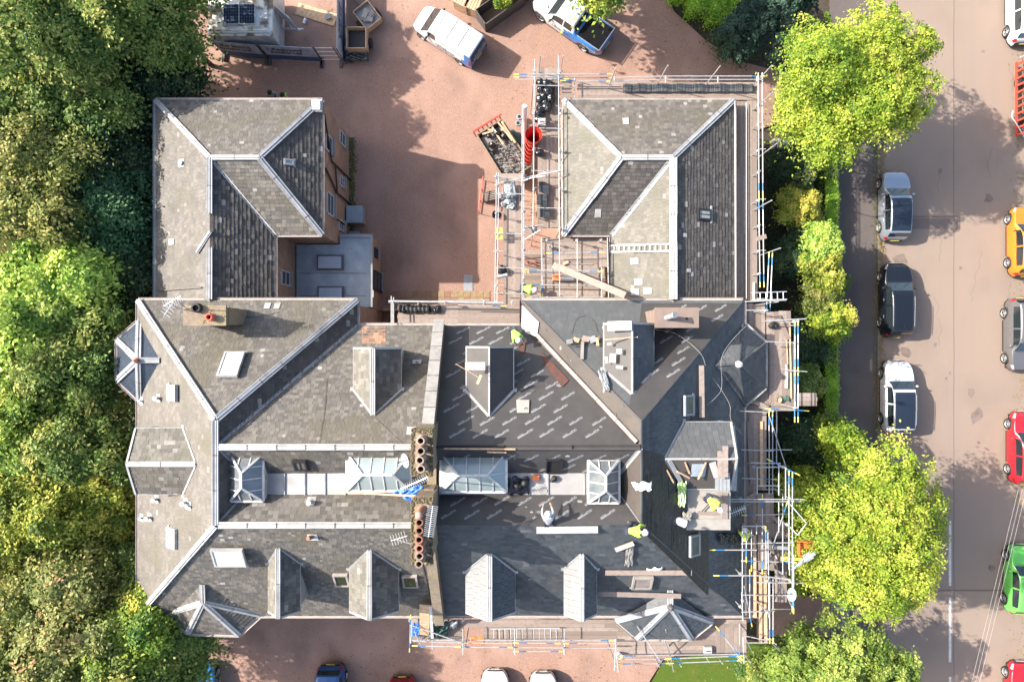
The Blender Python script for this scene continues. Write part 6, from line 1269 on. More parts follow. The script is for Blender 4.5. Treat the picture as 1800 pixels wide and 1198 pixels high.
# trailers and crates
def crate(label, px, py, w, l, h, rz, mat, inner, z0=.35, fill=0, name='trailer', cat='trailer', wheels=True):
    c = P(px, py, z0 + h); t_ = thing(name, label, cat, (c.x, c.y, 0), rz); q = MB()
    for s in (-1, 1): q.box((s * w / 2, 0, z0 + h / 2), (.05, l, h)); q.box((0, s * l / 2, z0 + h / 2), (w - .05, .05, h))
    q.build('side', mat, t_, world=False); q = MB(); q.box((0, 0, z0 + .05), (w - .06, l - .06, .05)); q.box((0, 0, z0 + h * .45), (w - .08, l - .08, .03)); q.build('lining', inner, t_, world=False)
    if wheels:
        for s in (-1, 1): q = MB(); q.tube((s * (w / 2 + .04), 0, .3), (s * (w / 2 + .2), 0, .3), .3, n=16); q.build('wheel', m_blackp, t_, world=False)
        q = MB(); q.beam((0, l / 2, .35), (0, l / 2 + .8, .35), .07, .07); q.build('tow_bar', m_gutd, t_, world=False)
    return t_
crate('timber-sided tipping trailer lined with black sheet near the hoarding', 626, 66, 1.15, 1.25, .75, 0, m_timber, m_blackp, wheels=True); cloth('black plastic bundle beneath the black-lined trailer', [(607, 92), (648, 92), (648, 108), (607, 108)], .35, m_bag, 'plastic_bundle', 'plastic bundle', amp=.2)
cr_ = crate('small trailer holding grey slabs at an angle by the hoarding end', 645, 26, 1.1, 1.35, .5, R_(38), m_timber, m_box)
for i in range(9): q = MB(); q.box((random.uniform(-.35, .35), random.uniform(-.45, .45), .68 + i * .02), (.4, .28, .03), rz=random.random() * 3, t=random.random()); o = q.build('slab', m_ply, cr_, world=False)
for i, (px, py, rz_) in enumerate(((818, 5, .35), (836, 12, .30))):
    t_ = thing('timber_crate', ('left' if i == 0 else 'right') + ' pale timber crate on the gravel at the top edge', 'crate', P(px, py, 0), -rz_ - .1, group='timber crates at the top edge')
    for k in range(5): q = MB(); q.box((-.35 + k * .17, 0, .95), (.14, 1.3, .03), t=random.random()); q.build('slat', m_timber, t_, world=False)
    q = MB()
    for s in (-1, 1): q.box((s * .4, 0, .5), (.06, 1.3, .9)); q.box((0, s * .62, .5), (.8, .06, .9))
    q.build('side', m_timber, t_, world=False)
q = MB(); q.beam(P(522, 15, .03), P(590, 36, .03), .75, .03); one('plywood_sheet', 'long pale plywood sheet lying on the gravel inside the hoarding', 'plywood', q, m_timber)
q = MB(); q.tube(P(534, 42, .15), P(537, 33, .15), .1, n=12); one('steel_cylinder', 'short silver cylinder on the gravel inside the hoarding', 'cylinder', q, m_alu)
q = MB(); q.box(P(577, 29, .12), (.3, .35, .12), rz=.3); one('metal_tray', 'small metal tray on the plywood sheet', 'tray', q, m_box)
pl = thing('planter', 'dark steel trough holding a clipped box hedge at the top edge', 'planter', (gx(870), gy(20), 0)); an = R_(35)
def pb_(x, y_, z_): return rot2((gx(884), gy(18)), an, x, y_, z_)
q = MB()
for s in (-1, 1): q.prism([pb_(-1.6, s * .55, 0), pb_(1.3, s * .55, 0), pb_(1.3, s * .55, 1.1), pb_(-1.6, s * .55, 1.1)], rot2((0, 0), an, 0, -s * .05, 0))
for x_ in (-1.6, 1.3): q.prism([pb_(x_, -.5, 0), pb_(x_, .5, 0), pb_(x_, .5, 1.1), pb_(x_, -.5, 1.1)], rot2((0, 0), an, -.05, 0, 0))
q.build('trough', m_gutd, pl)
# ---------------------------------------------------------------- vehicles
m_tyre = M('tyre', (.018, .018, .018), rough=.8); m_rim = M('alloy_rim', (.42, .42, .43), rough=.35, metal=.6); m_cglass = M('car_glass', (.018, .026, .03), rough=.04, spec=1.0, coat=.5)
m_tail = M('tail_light', (.45, .02, .02), rough=.2); m_head = M('head_light', (.45, .47, .5), rough=.1); m_chrome = M('bright_trim', (.6, .6, .6), rough=.2, metal=.8)
def paint(name, c, metal=.15): return M('paint_' + name, c, rough=.28, metal=metal, coat=.6, spec=.5)
PROF = {
 'hatch': dict(top=[(0, .30), (.012, .42), (.05, .53), (.12, .60), (.25, .655), (.40, .93), (.47, .985), (.60, 1), (.80, .965), (.90, .91), (.965, .66), (.99, .58), (1, .34)], belt=.63, win=(.275, .395), rear=(.915, .958), side=[(.36, .58), (.60, .86)], roof=(.43, .89)),
 'suv': dict(top=[(0, .34), (.012, .48), (.05, .58), (.12, .63), (.26, .68), (.39, .94), (.45, .985), (.60, 1), (.85, .975), (.92, .93), (.97, .66), (.99, .60), (1, .34)], belt=.64, win=(.275, .385), rear=(.93, .965), side=[(.35, .57), (.59, .88)], roof=(.42, .91)),
 'van': dict(top=[(0, .26), (.012, .36), (.05, .44), (.14, .54), (.165, .57), (.30, .90), (.36, .975), (.45, 1), (.965, .985), (.985, .93), (.995, .5), (1, .25)], belt=.56, win=(.17, .305), rear=None, side=[(.30, .42)], roof=None),
 'pickup': dict(top=[(0, .34), (.012, .48), (.04, .58), (.12, .62), (.24, .66), (.355, .95), (.40, .99), (.52, 1), (.60, .97), (.645, .66), (.66, .64), (.985, .63), (.995, .55), (1, .3)], belt=.63, win=(.25, .35), rear=(.605, .64), side=[(.32, .46), (.475, .585)], roof=None)}
def vehicle(name, label, cat, px, py, rz, L, W_, Hh, style, pt, roofm=None, pt2=None, split=2.0, group=None, rails=False, text=None, arch=m_tyre):
    pr = PROF[style]; c0 = P(px, py, .75); t_ = thing(name, label, cat, (c0.x, c0.y, -.02 if px < 1500 else -.10), rz, group)
    ks = np.array([k for k, _ in pr['top']]); kz = np.array([v for _, v in pr['top']]) * Hh
    def top(s): return float(np.mean(np.interp([s - .008, s, s + .008], ks, kz)))
    def wd(s): return float(np.mean(np.interp([s - .015, s, s + .015], [0, .01, .03, .06, .11, .18, .28, .75, .88, .94, .98, 1], [.20, .28, .345, .40, .45, .48, .5, .5, .475, .435, .37, .28] if style != 'van' else [.28, .32, .38, .42, .46, .49, .5, .5, .497, .49, .48, .46]))) * W_
    def wr(s): return float(np.interp(s, [.2, .35, .5, .8, .95, 1], [.42, .385, .375, .37, .37, .36])) * W_ if style != 'van' else float(np.interp(s, [.18, .32, .5, 1], [.44, .41, .43, .43])) * W_
    wh_x = (.175, .80) if style != 'pickup' else (.17, .78); rw = .335 if style != 'pickup' else .39
    def zb(s):
        z = .20
        for wx in wh_x:
            dx = abs(s - wx) * L
            if dx < rw + .06: z = max(z, math.sqrt((rw + .06) ** 2 - dx ** 2) + rw - .03)
        return z
    belt = pr['belt'] * Hh
    def sec(s, t):      # t 0 bottom .. 1 middle of the top
        T = top(s); w = wd(s); b = zb(s); bl = min(belt + .03 * math.sin(s * 3), T - .03); bl = max(bl, b + .02)
        if T > belt + .06: r, e = wr(s), T - .05; r = min(r, w * .97); f = min(1, (T - belt - .06) / .25); r = w * .90 * (1 - f) + r * f
        else: r, e = w * .90, T - .012
        K = [(0, w * .95, b), (.14, w, max(b + .01, .42 * Hh * .7)), (.30, w * .985, max(b + .015, bl - .08)), (.38, w * .94, bl), (.62, r, max(e, bl)), (.70, r * .93, max(T - .012, bl)), (.85, r * .5, T), (1, 0, T + .012)]
        return float(np.interp(t, [k[0] for k in K], [k[1] for k in K])), float(np.interp(t, [k[0] for k in K], [k[2] for k in K]))
    def pt3(s, t, sg): y, z = sec(s, t); return V((L / 2 - s * L, sg * y, z))
    ss_ = np.unique(np.concatenate([np.linspace(0, .1, 12), np.linspace(.1, .9, 52), np.linspace(.9, 1, 14)])); ts = [0, .07, .14, .22, .30, .34, .38, .46, .54, .62, .66, .70, .78, .85, .93, 1]
    def grid(s_list, t_list, sg, off=0.0):
        vs = []
        for s in s_list:
            for t in t_list:
                p = pt3(s, t, sg)
                if off:
                    du = pt3(min(1, s + .01), t, sg) - pt3(max(0, s - .01), t, sg); dv = pt3(s, min(1, t + .02), sg) - pt3(s, max(0, t - .02), sg); n = du.cross(dv)
                    if n.length > 0: n.normalize(); n = n if n.dot(V((0, sg * .5, .6))) > 0 else -n; p = p + n * off
                vs.append(p)
        a, b = len(s_list), len(t_list); return vs, [(i * b + j, i * b + j + 1, (i + 1) * b + j + 1, (i + 1) * b + j) for i in range(a - 1) for j in range(b - 1)]
    m = MB()
    for sg in (-1, 1):
        vs, fs = grid(ss_, ts, sg); n0 = len(m.v); m.v.extend([tuple(v) for v in vs]); b = len(ts)
        for k, f in enumerate(fs):
            s = (ss_[k // (b - 1)] + ss_[k // (b - 1) + 1]) / 2; tt = ts[k % (b - 1)]
            dk = 0 if s < split + (.06 if tt > .3 else 0) or (style == 'van' and tt > .6 and s < .975) or (style == 'pickup' and s < .62 and tt > .36) else 1
            if tt < .07: dk = 2
            m.f.append([i + n0 for i in (f if sg < 0 else f[::-1])]); m.t.append(.5); m.m.append(dk)
    body = m.build('body', [pt, pt2 or pt, m_blackp], t_, world=False, smooth=True)
    fl = MB(); fl.box((0, 0, .26), (L * .92, W_ * .80, .08)); fl.build('underbody', m_blackp, t_, world=False)
    def patch_(nm, mat, sr, tr, both=True, off=.009, parent=t_, ns=10, nt_=8, join=False):
        if join:
            m = MB()
            for sg in (-1, 1): vs, fs = grid(np.linspace(*sr, ns), np.linspace(*tr, nt_), sg, off); m.add(vs, fs)
            return m.build(nm, mat, parent, world=False, smooth=True)
        for sg in (-1, 1): m = MB(); vs, fs = grid(np.linspace(*sr, ns), np.linspace(*tr, nt_), sg, off); m.add(vs, fs); m.build(nm, mat, parent, world=False, smooth=True)
    patch_('windscreen', m_cglass, pr['win'], (.64, 1), join=True, ns=12)
    if pr['rear']: patch_('rear_window', m_cglass, pr['rear'], (.64, 1), join=True)
    for a, b in pr['side']: patch_('side_window', m_cglass, (a, b), (.41, .60))
    if roofm: patch_('roof_panel', roofm, pr['roof'], (.67, 1), join=True, off=.006, ns=16)
    patch_('headlight', m_head, (.022, .085), (.26, .46)); patch_('tail_light', m_tail, (.955, .985), (.22, .46)); patch_('grille', m_blackp, (.004, .014), (.35, 1), join=True, off=.01, ns=4)
    if style in ('hatch', 'suv'): patch_('rear_bumper', m_blackp, (.992, .999), (.30, 1), join=True, off=.008, ns=3)
    m = MB()
    for s in (pr['side'][0][0] - .03, .59):
        for sg in (-1, 1): pts = [pt3(s, t, sg) + V((0, sg * .004, 0)) for t in (.1, .2, .3, .38)]; m.path(pts, .006, n=4)
    for s in (.262,): pts = [pt3(s, t, 1) + V((0, 0, .004)) for t in (.66, .8, 1)] + [pt3(s, t, -1) + V((0, 0, .004)) for t in (.8, .66)]; m.path(pts, .012, n=4)
    m.build('panel_gap', m_blackp, t_, world=False, kind='stuff')
    for sg in (-1, 1):
        q = MB(); p = pt3(pr['side'][0][0] + .0, .40, sg); q.blob(p + V((.02, sg * .13, .03)), .11, n=10, k=6, sc=(.6, 1, .75)); q.beam(p, p + V((0, sg * .08, .02)), .06, .04); q.build('wing_mirror', m_blackp if style in ('van', 'pickup') else pt, t_, world=False, smooth=True)
        for s in wh_x:
            x = L / 2 - s * L; yy = wd(s) - .12; q = MB(); q.lathe((x, sg * (yy - .11), rw), [(rw * .62, 0), (rw * .96, 0), (rw, .04), (rw, .19), (rw * .95, .225), (rw * .68, .225)], n=24, axis=V((0, sg, 0))); w_ = q.build('wheel', m_tyre, t_, world=False, smooth=True)
            q = MB(); q.lathe((x, sg * (yy - .02), rw), [(0, .03), (rw * .2, .07), (rw * .24, .05)], n=12, axis=V((0, sg, 0))); q.lathe((x, sg * (yy - .0), rw), [(rw * .60, .06), (rw * .70, .11), (rw * .66, .12)], n=24, axis=V((0, sg, 0)))
            for k in range(5):
                a = k * 2 * math.pi / 5; e = V((x, sg * (yy + .05), rw)); q.beam(e + V((math.cos(a), 0, math.sin(a))) * rw * .12, e + V((math.cos(a), 0, math.sin(a))) * rw * .66, .05, .03, up=V((0, sg, 0)))
            q.build('rim', m_rim, w_, world=False)
            q = MB(); q.tube((x, sg * (yy - .05), rw), (x, sg * (yy - .01), rw), rw * .6, n=16); q.build('brake', m_gutd, w_, world=False)
    q = MB()
    for sg in (-1, 1): a_ = pt3(pr['win'][0] + .004, .93 if sg > 0 else .80, sg) + V((0, 0, .03)); b_ = pt3(pr['win'][0] + .06, .80 if sg > 0 else .97, sg) + V((0, 0, .04)); q.tube(a_, b_, .010, n=5)
    q.build('wiper', m_blackp, t_, world=False)
    q = MB(); q.box((L / 2 + .01, 0, .42), (.02, .50, .11)); q.build('number_plate', m_white, t_, world=False); q = MB(); q.box((-L / 2 - .015, 0, .62), (.02, .50, .11)); q.build('number_plate', m_yel, t_, world=False)
    for sg in (-1, 1):
        for s in ((.50, .72) if style in ('hatch', 'suv') else (.42,)): q = MB(); p = pt3(s, .29, sg); q.beam(p + V((-.09, sg * .02, 0)), p + V((.09, sg * .02, 0)), .02, .03); q.build('door_handle', m_chrome if pt is p_black else pt, t_, world=False)
    if rails:
        for sg in (-1, 1): q = MB(); q.path([pt3(s, .66, sg) + V((0, 0, .05)) for s in np.linspace(.46, .86, 8)], .018, n=6); q.build('roof_rail', m_chrome, t_, world=False)
    if style in ('hatch', 'suv'): q = MB(); p = pt3(.84, 1, 1); q.tube(p, p + V((-.12, 0, .08)), .012); q.build('antenna', m_blackp, t_, world=False)
    if style == 'van':
        q = MB()
        for s in (.40, .58, .76): pts = [pt3(s, t, 1) + V((0, 0, .008)) for t in (.66, .8, 1)] + [pt3(s, t, -1) + V((0, 0, .008)) for t in (.8, .66)]; q.path(pts, .018, n=5)
        for yy in (-.55, 0, .55):
            q.tube((L / 2 - .38 * L, yy, top(.5) + .01), (L / 2 - .95 * L, yy, top(.8) + .005), .012, n=5)
        q.build('roof_rib', M('rib_grey', (.22, .23, .25), rough=.5), t_, world=False)
        q = MB(); n = V((-1, 0, 0)); q.prism([(-L / 2 - .004 + .02, s_ * .72, z) for s_, z in ((-1, 1.15), (1, 1.15), (1, 1.68), (-1, 1.68))], V((-.02, 0, 0))); o = q.build('rear_window', m_cglass, t_, world=False)
        q = MB(); stamp(q, 'L.REDMOND', .26, (-L / 2 - .012, 0, 1.02), V((0, -1, 0)), V((0, 0, 1)), bold=.006); stamp(q, 'L.REDMOND', .22, (-L / 2 - .03, 0, 1.40), V((0, -1, 0)), V((0, 0, 1)), bold=.006); q.build('lettering', m_white, t_, world=False)
        u = V((0, 1, 0)); v = -(pt3(.08, 1, 1) - pt3(.16, 1, 1)).normalized() * 1; q = MB(); stamp(q, 'L.Redmond', .24, pt3(.13, .95, 1) + V((0, 0, .03)), V((0, 1, 0)), V((-1, 0, -.1)).normalized(), bold=.003); stamp(q, 'Roofing Ltd', .2, pt3(.085, .95, 1) + V((0, 0, .035)), V((0, 1, 0)), V((-1, 0, -.2)).normalized(), bold=.003)
        for sg in (-1, 1): stamp(q, 'L.Redmond', .30, (-.35, sg * (W_ / 2 + .012), 1.0), V((-sg, 0, 0)), V((0, 0, 1)), bold=.006); stamp(q, 'Roofing Ltd', .24, (-.35, sg * (W_ / 2 + .012), .72), V((-sg, 0, 0)), V((0, 0, 1)), bold=.006)
        q.build('lettering', m_ink, t_, world=False)
    if style == 'pickup':
        q = MB(); zt_ = top(.8) + .035; q.box((L / 2 - .815 * L, 0, zt_ - .005), (L * .30, W_ * .80, .03)); q.build('load_cover', m_bag, t_, world=False); q = MB()
        for sg in (-1, 1): q.tube((L / 2 - .665 * L, sg * W_ * .43, zt_ + .03), (L / 2 - .975 * L, sg * W_ * .43, zt_ + .03), .025)
        q.tube((L / 2 - .975 * L, -W_ * .43, zt_ + .03), (L / 2 - .975 * L, W_ * .43, zt_ + .03), .025); q.build('bed_rail', m_chrome, t_, world=False)
        q = MB(); q.box((L / 2 - .56 * L, 0, top(.56) + .03), (.1, .08, .05)); q.build('roof_fin', m_blackp, t_, world=False); q = MB()
        for sg in (-1, 1): stamp(q, 'L.Redmond', .26, (.25, sg * (W_ / 2 + .012), .78), V((-sg, 0, 0)), V((0, 0, 1)), bold=.005)
        q.build('lettering', m_ink, t_, world=False); q = MB()
        for sg in (-1, 1): stamp(q, 'L.Redmond', .24, (-1.75, sg * (W_ * .485 + .02), .90), V((-sg, 0, 0)), V((0, 0, 1)), bold=.005)
        q.build('lettering', m_white, t_, world=False)
    return t_
p_white = paint('white', (.58, .59, .60), 0); p_silver = paint('silver', (.36, .40, .45), .6); p_black = paint('black', (.006, .008, .012), .1); p_blackr = paint('black_roof', (.012, .018, .03), 0)
p_blue = paint('blue', (.02, .09, .26)); p_blue2 = paint('bright_blue', (.02, .16, .40)); p_red = paint('red', (.48, .015, .025), .1); p_dred = paint('dark_red', (.22, .01, .02)); p_or = paint('orange', (.62, .20, .02), .2); p_green = paint('green', (.12, .46, .08), .1); p_grey = paint('grey', (.17, .165, .17), .5); p_wrap = paint('wrap_blue', (.02, .15, .42), 0)
D90 = math.pi / 2; gv = 'cars parked along the near kerb'; gf = 'cars parked along the far kerb'; gs = 'cars parked nose-in by the south drive'
vehicle('van', 'white panel van with blue rear doors standing on the gravel yard', 'van', 788, 61, math.atan2(-(28 - 95), -(0)) if 0 else R_(180 - 33), 4.45, 1.85, 1.82, 'van', p_white, pt2=p_wrap, split=.83)
vehicle('pickup_truck', 'white pickup with blue rear sides and black load cover at the top edge', 'pickup truck', 1006, 34, R_(180 - 35), 5.2, 1.9, 1.8, 'pickup', p_white, pt2=p_wrap, split=.50)
vehicle('parked_car', 'silver hatchback with a dark roof, first car from the top at the near kerb', 'car', 1576, 360, D90, 4.25, 1.70, 1.5, 'hatch', p_silver, roofm=p_blackr, group=gv)
vehicle('parked_car', 'glossy black estate car in the middle of the near kerb', 'car', 1578, 527, D90, 4.5, 1.76, 1.55, 'suv', p_black, group=gv, rails=True)
vehicle('parked_car', 'white family car with a dark roof panel and roof rails at the near kerb', 'car', 1580, 698, D90, 4.45, 1.76, 1.6, 'suv', p_white, roofm=p_blackr, group=gv, rails=True)
vehicle('parked_car', 'white car cut by the top right corner with red tail light', 'car', 1804, 12, D90, 4.3, 1.8, 1.5, 'hatch', p_white, group=gf)
vehicle('parked_car', 'orange car at the right edge across the road', 'car', 1806, 423, D90, 4.25, 1.8, 1.55, 'hatch', p_or, group=gf)
vehicle('parked_car', 'grey people carrier at the right edge below the orange car', 'car', 1800, 588, -D90, 4.4, 1.8, 1.6, 'suv', p_grey, group=gf)
vehicle('parked_car', 'red car at the right edge with five-spoke wheels, below the grey one', 'car', 1806, 788, D90, 4.4, 1.8, 1.5, 'hatch', p_red, group=gf)
vehicle('parked_car', 'bright green small car at the right edge', 'car', 1800, 1020, R_(88), 4.2, 1.75, 1.5, 'hatch', p_green, group=gf)
vehicle('parked_car', 'red car just entering at the bottom right corner', 'car', 1800, 1228, R_(88), 4.2, 1.8, 1.5, 'hatch', p_red, group=gf)
vehicle('parked_car', 'bright blue car half hidden by the south-west trees', 'car', 353, 1228, D90, 4.3, 1.8, 1.5, 'hatch', p_blue2, group=gs)
vehicle('parked_car', 'dark blue car with its black rear end at the bottom edge', 'car', 580, 1232, -D90, 4.3, 1.85, 1.5, 'suv', p_blue, group=gs)
vehicle('parked_car', 'dark red car barely showing at the bottom edge', 'car', 706, 1252, -D90, 4.2, 1.75, 1.5, 'hatch', p_dred, group=gs)
vehicle('parked_car', 'white car at the bottom edge under the scaffold rails', 'car', 870, 1242, D90, 4.3, 1.8, 1.5, 'hatch', p_white, group=gs)
vehicle('parked_car', 'silver-white car at the bottom edge, rightmost of the south row', 'car', 955, 1246, D90, 4.3, 1.8, 1.5, 'hatch', paint('silver_white', (.55, .57, .60), .3), group=gs)
# red slatted trailer beside the far kerb
rt = thing('red_trailer', 'red open-slatted trailer at the right edge of the road', 'trailer', (gx(1797), gy(175), -.1)); a0, b0 = gy(243), gy(113)
for k, (x_, z_) in enumerate(((gx(1796) - .55, .3), (gx(1796) - .55, 1.25), (gx(1796) + .1, 1.6))): q = MB(); q.beam((x_, a0, z_), (x_, b0, z_), .1, .12); q.build('side_rail', m_redst, rt)
for k in range(11): yy = a0 + (b0 - a0) * (k + .2) / 10.6; q = MB(); q.beam((gx(1796) - .55, yy, .3), (gx(1796) - .52, yy, 1.25), .12, .06); q.beam((gx(1796) - .55, yy, 1.25), (gx(1796) + .1, yy, 1.6), .12, .06); q.build('slat', m_redst, rt)
q = MB(); q.box((gx(1796) + .6, (a0 + b0) / 2, .55), (1.6, (b0 - a0) * .95, .3)); q.build('bed', m_gutd, rt)
for yy in (a0 + 1.1, b0 - 1.2): q = MB(); q.tube((gx(1796) - .5, yy, .3), (gx(1796) - .3, yy, .3), .3, n=18); q.build('wheel', m_tyre, rt)
q = MB(); q.path([(gx(1770), gy(200), .5), (gx(1768), gy(210), .5), (gx(1776), gy(222), .5), (gx(1790), gy(245), .5), (gx(1815), gy(252), .5)], .03); q.path([(gx(1780), gy(108), .6), (gx(1815), gy(95), .6)], .03); q.build('tow_bar', m_alu, rt)

# ---------------------------------------------------------------- people
POSE = {
 'stand': dict(ft=(.0, .11, .04), kn=(.03, .11, .5), hp=(0, .1, .92), pv=(0, 0, .97), ch=(.02, 0, 1.32), nk=(.03, 0, 1.50), hd=(.07, 0, 1.66), sh=(.02, .19, 1.42), el=(.06, .27, 1.14), ha=(.28, .2, 1.05)),
 'bend': dict(ft=(-.15, .14, .04), kn=(-.05, .14, .48), hp=(-.28, .1, .82), pv=(-.28, 0, .86), ch=(.06, 0, 1.05), nk=(.2, 0, 1.13), hd=(.33, 0, 1.16), sh=(.12, .19, 1.08), el=(.26, .24, .82), ha=(.45, .14, .62)),
 'kneel': dict(ft=(-.5, .13, .08), kn=(-.06, .15, .10), hp=(-.36, .11, .45), pv=(-.36, 0, .50), ch=(-.05, 0, .80), nk=(.08, 0, .95), hd=(.18, 0, 1.05), sh=(-.02, .19, .88), el=(.2, .25, .66), ha=(.42, .17, .48))}
def person(label, base, rz, pose='stand', top_=m_hiv, legs=m_navy, hat=m_helm, sleeves=None, group=None):
    o = thing('person', label, 'person', base, rz, group); J = {k: V(v) for k, v in POSE[pose].items()}
    def skin(nm, pts, edges, rad, mat, sub=2):
        me = bpy.data.meshes.new(nm); me.from_pydata([tuple(p) for p in pts], edges, []); me.materials.append(mat); b = bpy.data.objects.new(nm, me); COL.objects.link(b); b.parent = o
        md = b.modifiers.new('skin', 'SKIN'); md.use_smooth_shade = True
        for i, r in enumerate(rad): me.skin_vertices[0].data[i].radius = (r, r); me.skin_vertices[0].data[i].use_root = (i == 0)
        s_ = b.modifiers.new('sub', 'SUBSURF'); s_.levels = s_.render_levels = sub; return b
    mir = lambda v: V((v.x, -v.y, v.z)); wr_ = J['ha'] - (J['ha'] - J['el']) * .12
    pts = [J['pv'], J['ch'], J['nk'], J['hd'] - (J['hd'] - J['nk']) * .35, J['hd'], J['hd'] + (J['hd'] - J['nk']) * .5]; rad = [.12, .13, .052, .075, .095, .06]; ed = [(0, 1), (1, 2), (2, 3), (3, 4), (4, 5)]
    for f in (lambda v: v, mir):
        n = len(pts); toe = f(J['ft']) + V((.17, 0, -.01)); pts += [f(J['sh']), f(J['el']), f(wr_), f(J['ha']), f(J['hp']), f(J['kn']), f(J['ft']), toe]; rad += [.055, .045, .03, .035, .085, .06, .045, .035]
        ed += [(1, n), (n, n + 1), (n + 1, n + 2), (n + 2, n + 3), (0, n + 4), (n + 4, n + 5), (n + 5, n + 6), (n + 6, n + 7)]
    skin('body', pts, ed, rad, m_skin)
    for f in (lambda v: v, mir):     # palms with five separate bent fingers
        q = MB(); c = f(J['ha']); d = (f(J['ha']) - f(J['el'])).normalized(); s_ = d.cross(V((0, 0, 1))).normalized(); q.blob(c + d * .04, .045, n=8, k=5, sc=(1, .85, .5))
        for k, (o_, l_) in enumerate(((-.032, .055), (-.011, .066), (.011, .062), (.031, .048))): a = c + d * .07 + s_ * o_; b = a + d * l_ * .6 - V((0, 0, .008)); q.tube(a, b, .0095, .009, n=6); q.tube(b, b + d * l_ * .4 - V((0, 0, .025)), .009, .007, n=6)
        a = c + d * .02 + s_ * (.04 if f is mir else -.04); q.tube(a, a + d * .03 + s_ * (.03 if f is mir else -.03), .011, .009, n=6); q.build('hand', m_skin, o, world=False)
    pts = [J['pv'], J['ch'], J['ch'].lerp(J['nk'], .75)]; rad = [.145, .16, .075]; ed = [(0, 1), (1, 2)]
    for f in (lambda v: v, mir): n = len(pts); pts += [f(J['sh']), f(J['sh']).lerp(f(J['el']), .9)] + ([f(J['el']).lerp(wr_ if f is not mir else mir(wr_), .9)] if sleeves else []); rad += [.078, .062] + ([.048] if sleeves else []); ed += [(1, n), (n, n + 1)] + ([(n + 1, n + 2)] if sleeves else [])
    skin('vest' if not sleeves else 'jacket', pts, ed, rad, top_)
    pts = [J['pv']]; rad = [.135]; ed = []
    for f in (lambda v: v, mir): n = len(pts); pts += [f(J['hp']), f(J['kn']), f(J['ft']).lerp(f(J['kn']), .15)]; rad += [.105, .078, .066]; ed += [(0, n), (n, n + 1), (n + 1, n + 2)]
    skin('trousers', pts, ed, rad, legs)
    for f in (lambda v: v, mir): q = MB(); c = f(J['ft']); q.blob(c + V((.07, 0, .02)), .13, n=10, k=6, sc=(1.1, .42, .5)); q.build('boot', m_gutd, o, world=False, smooth=True)
    up = (J['hd'] - J['nk']).normalized(); hc = J['hd'] + up * .02; q = MB(); fw = V((1, 0, 0)) if pose != 'bend' else V((.4, 0, -1)).normalized(); axis = V((0, 0, 1)) if pose != 'bend' else V((.6, 0, .8)).normalized()
    q.lathe(hc + axis * .02, [(.150, -.01), (.155, .005), (.125, .02), (.122, .06), (.10, .11), (.06, .145), (0.001, .158)], n=20, axis=axis)
    if hat is m_helm: q.beam(hc + axis * .045 + V((-.1, 0, .09)), hc + axis * .045 + V((.1, 0, .09)), .03, .03)
    q.build('helmet' if hat is m_helm else 'hair', hat, o, world=False, smooth=True)
    q = MB()
    for s in (-1, 1): q.blob(J['hd'] + V((.085, s * .032, .01)), .012, n=6, k=4)
    q.build('eyes', m_dark, o, world=False); q = MB(); q.tube(J['hd'] + V((.09, 0, .01)), J['hd'] + V((.125, 0, -.02)), .012, .016, n=6); q.beam(J['hd'] + V((.098, -.022, -.05)), J['hd'] + V((.098, .022, -.05)), .01, .006)
    for s in (-1, 1): q.blob(J['hd'] + V((0, s * .098, 0)), .028, n=6, k=4, sc=(.7, .3, 1))
    q.build('face', m_skin, o, world=False); return o
def pat(px, py, z): return P(px, py, z)
person('worker in lime vest bending over by the court well on the gangway boards', P(927, 510, 5.45), R_(-10), 'bend', m_hivg)
p_ = eR.at(908, 592); person('worker in white helmet and hi-vis vest crouching at the north membrane eave', p_, R_(-60), 'kneel', m_hivg)
p_ = eIS.at(1110, 922); person('worker in yellow hi-vis jacket stooping at the brown felt hip', V((p_.x, p_.y, p_.z)), R_(0), 'bend', m_hiv, sleeves=True)
person('worker with white helmet and yellow vest leaning on the plywood platform', P(1243, 875, 10.35), R_(-45), 'bend', m_hiv)
p_ = eIS.at(962, 900); person('worker in grey top kneeling against the lead valley floor', V((p_.x, p_.y, max(p_.z, ZF))), R_(95), 'kneel', m_greyc, sleeves=True)
person('worker in hi-vis vest on the east scaffold below the platform', P(1298, 932, 7.05), R_(100), 'bend', m_hiv)
person('person in pale shirt with dark hair standing on the gravel behind the wing', (gx(490), gy(178), -.01), R_(-70), 'stand', m_greyc, hat=m_hair, sleeves=True); person('person in hi-vis vest with dark hair standing beside the pale-shirted one', (gx(514), gy(185), -.01), R_(150), 'stand', m_hivg, hat=m_hair)
# tools lying on the lead valley floor
heap('pile of black tools and straps on the lead valley floor', 972, 843, 11.15, 7, 4, 5, m_blackp, name='tool_pile', cat='tools', r=(.07, .14)); heap('dark bags in the shade beside the long east lantern', 912, 850, 11.15, 14, 9, 5, m_blackp, name='bag_pile', cat='bag', r=(.1, .2))
cloth('black sheet spread on the valley floor beside the lantern', [(893, 838), (930, 838), (930, 868), (893, 868)], 11.15, m_bag, amp=.04, nx=8); q = MB(); q.box(P(942, 839, 11.2), (.3, .22, .12)); one('orange_box', 'small orange box on the lead valley floor', 'box', q, m_orange); q = MB(); q.lathe(P(906, 818, 11.3), [(.09, 0), (.1, .02), (.09, .04), (.07, .02), (.09, 0)], n=16); one('tape_roll', 'small white tape roll in the shade by the lantern', 'tape', q, m_white)
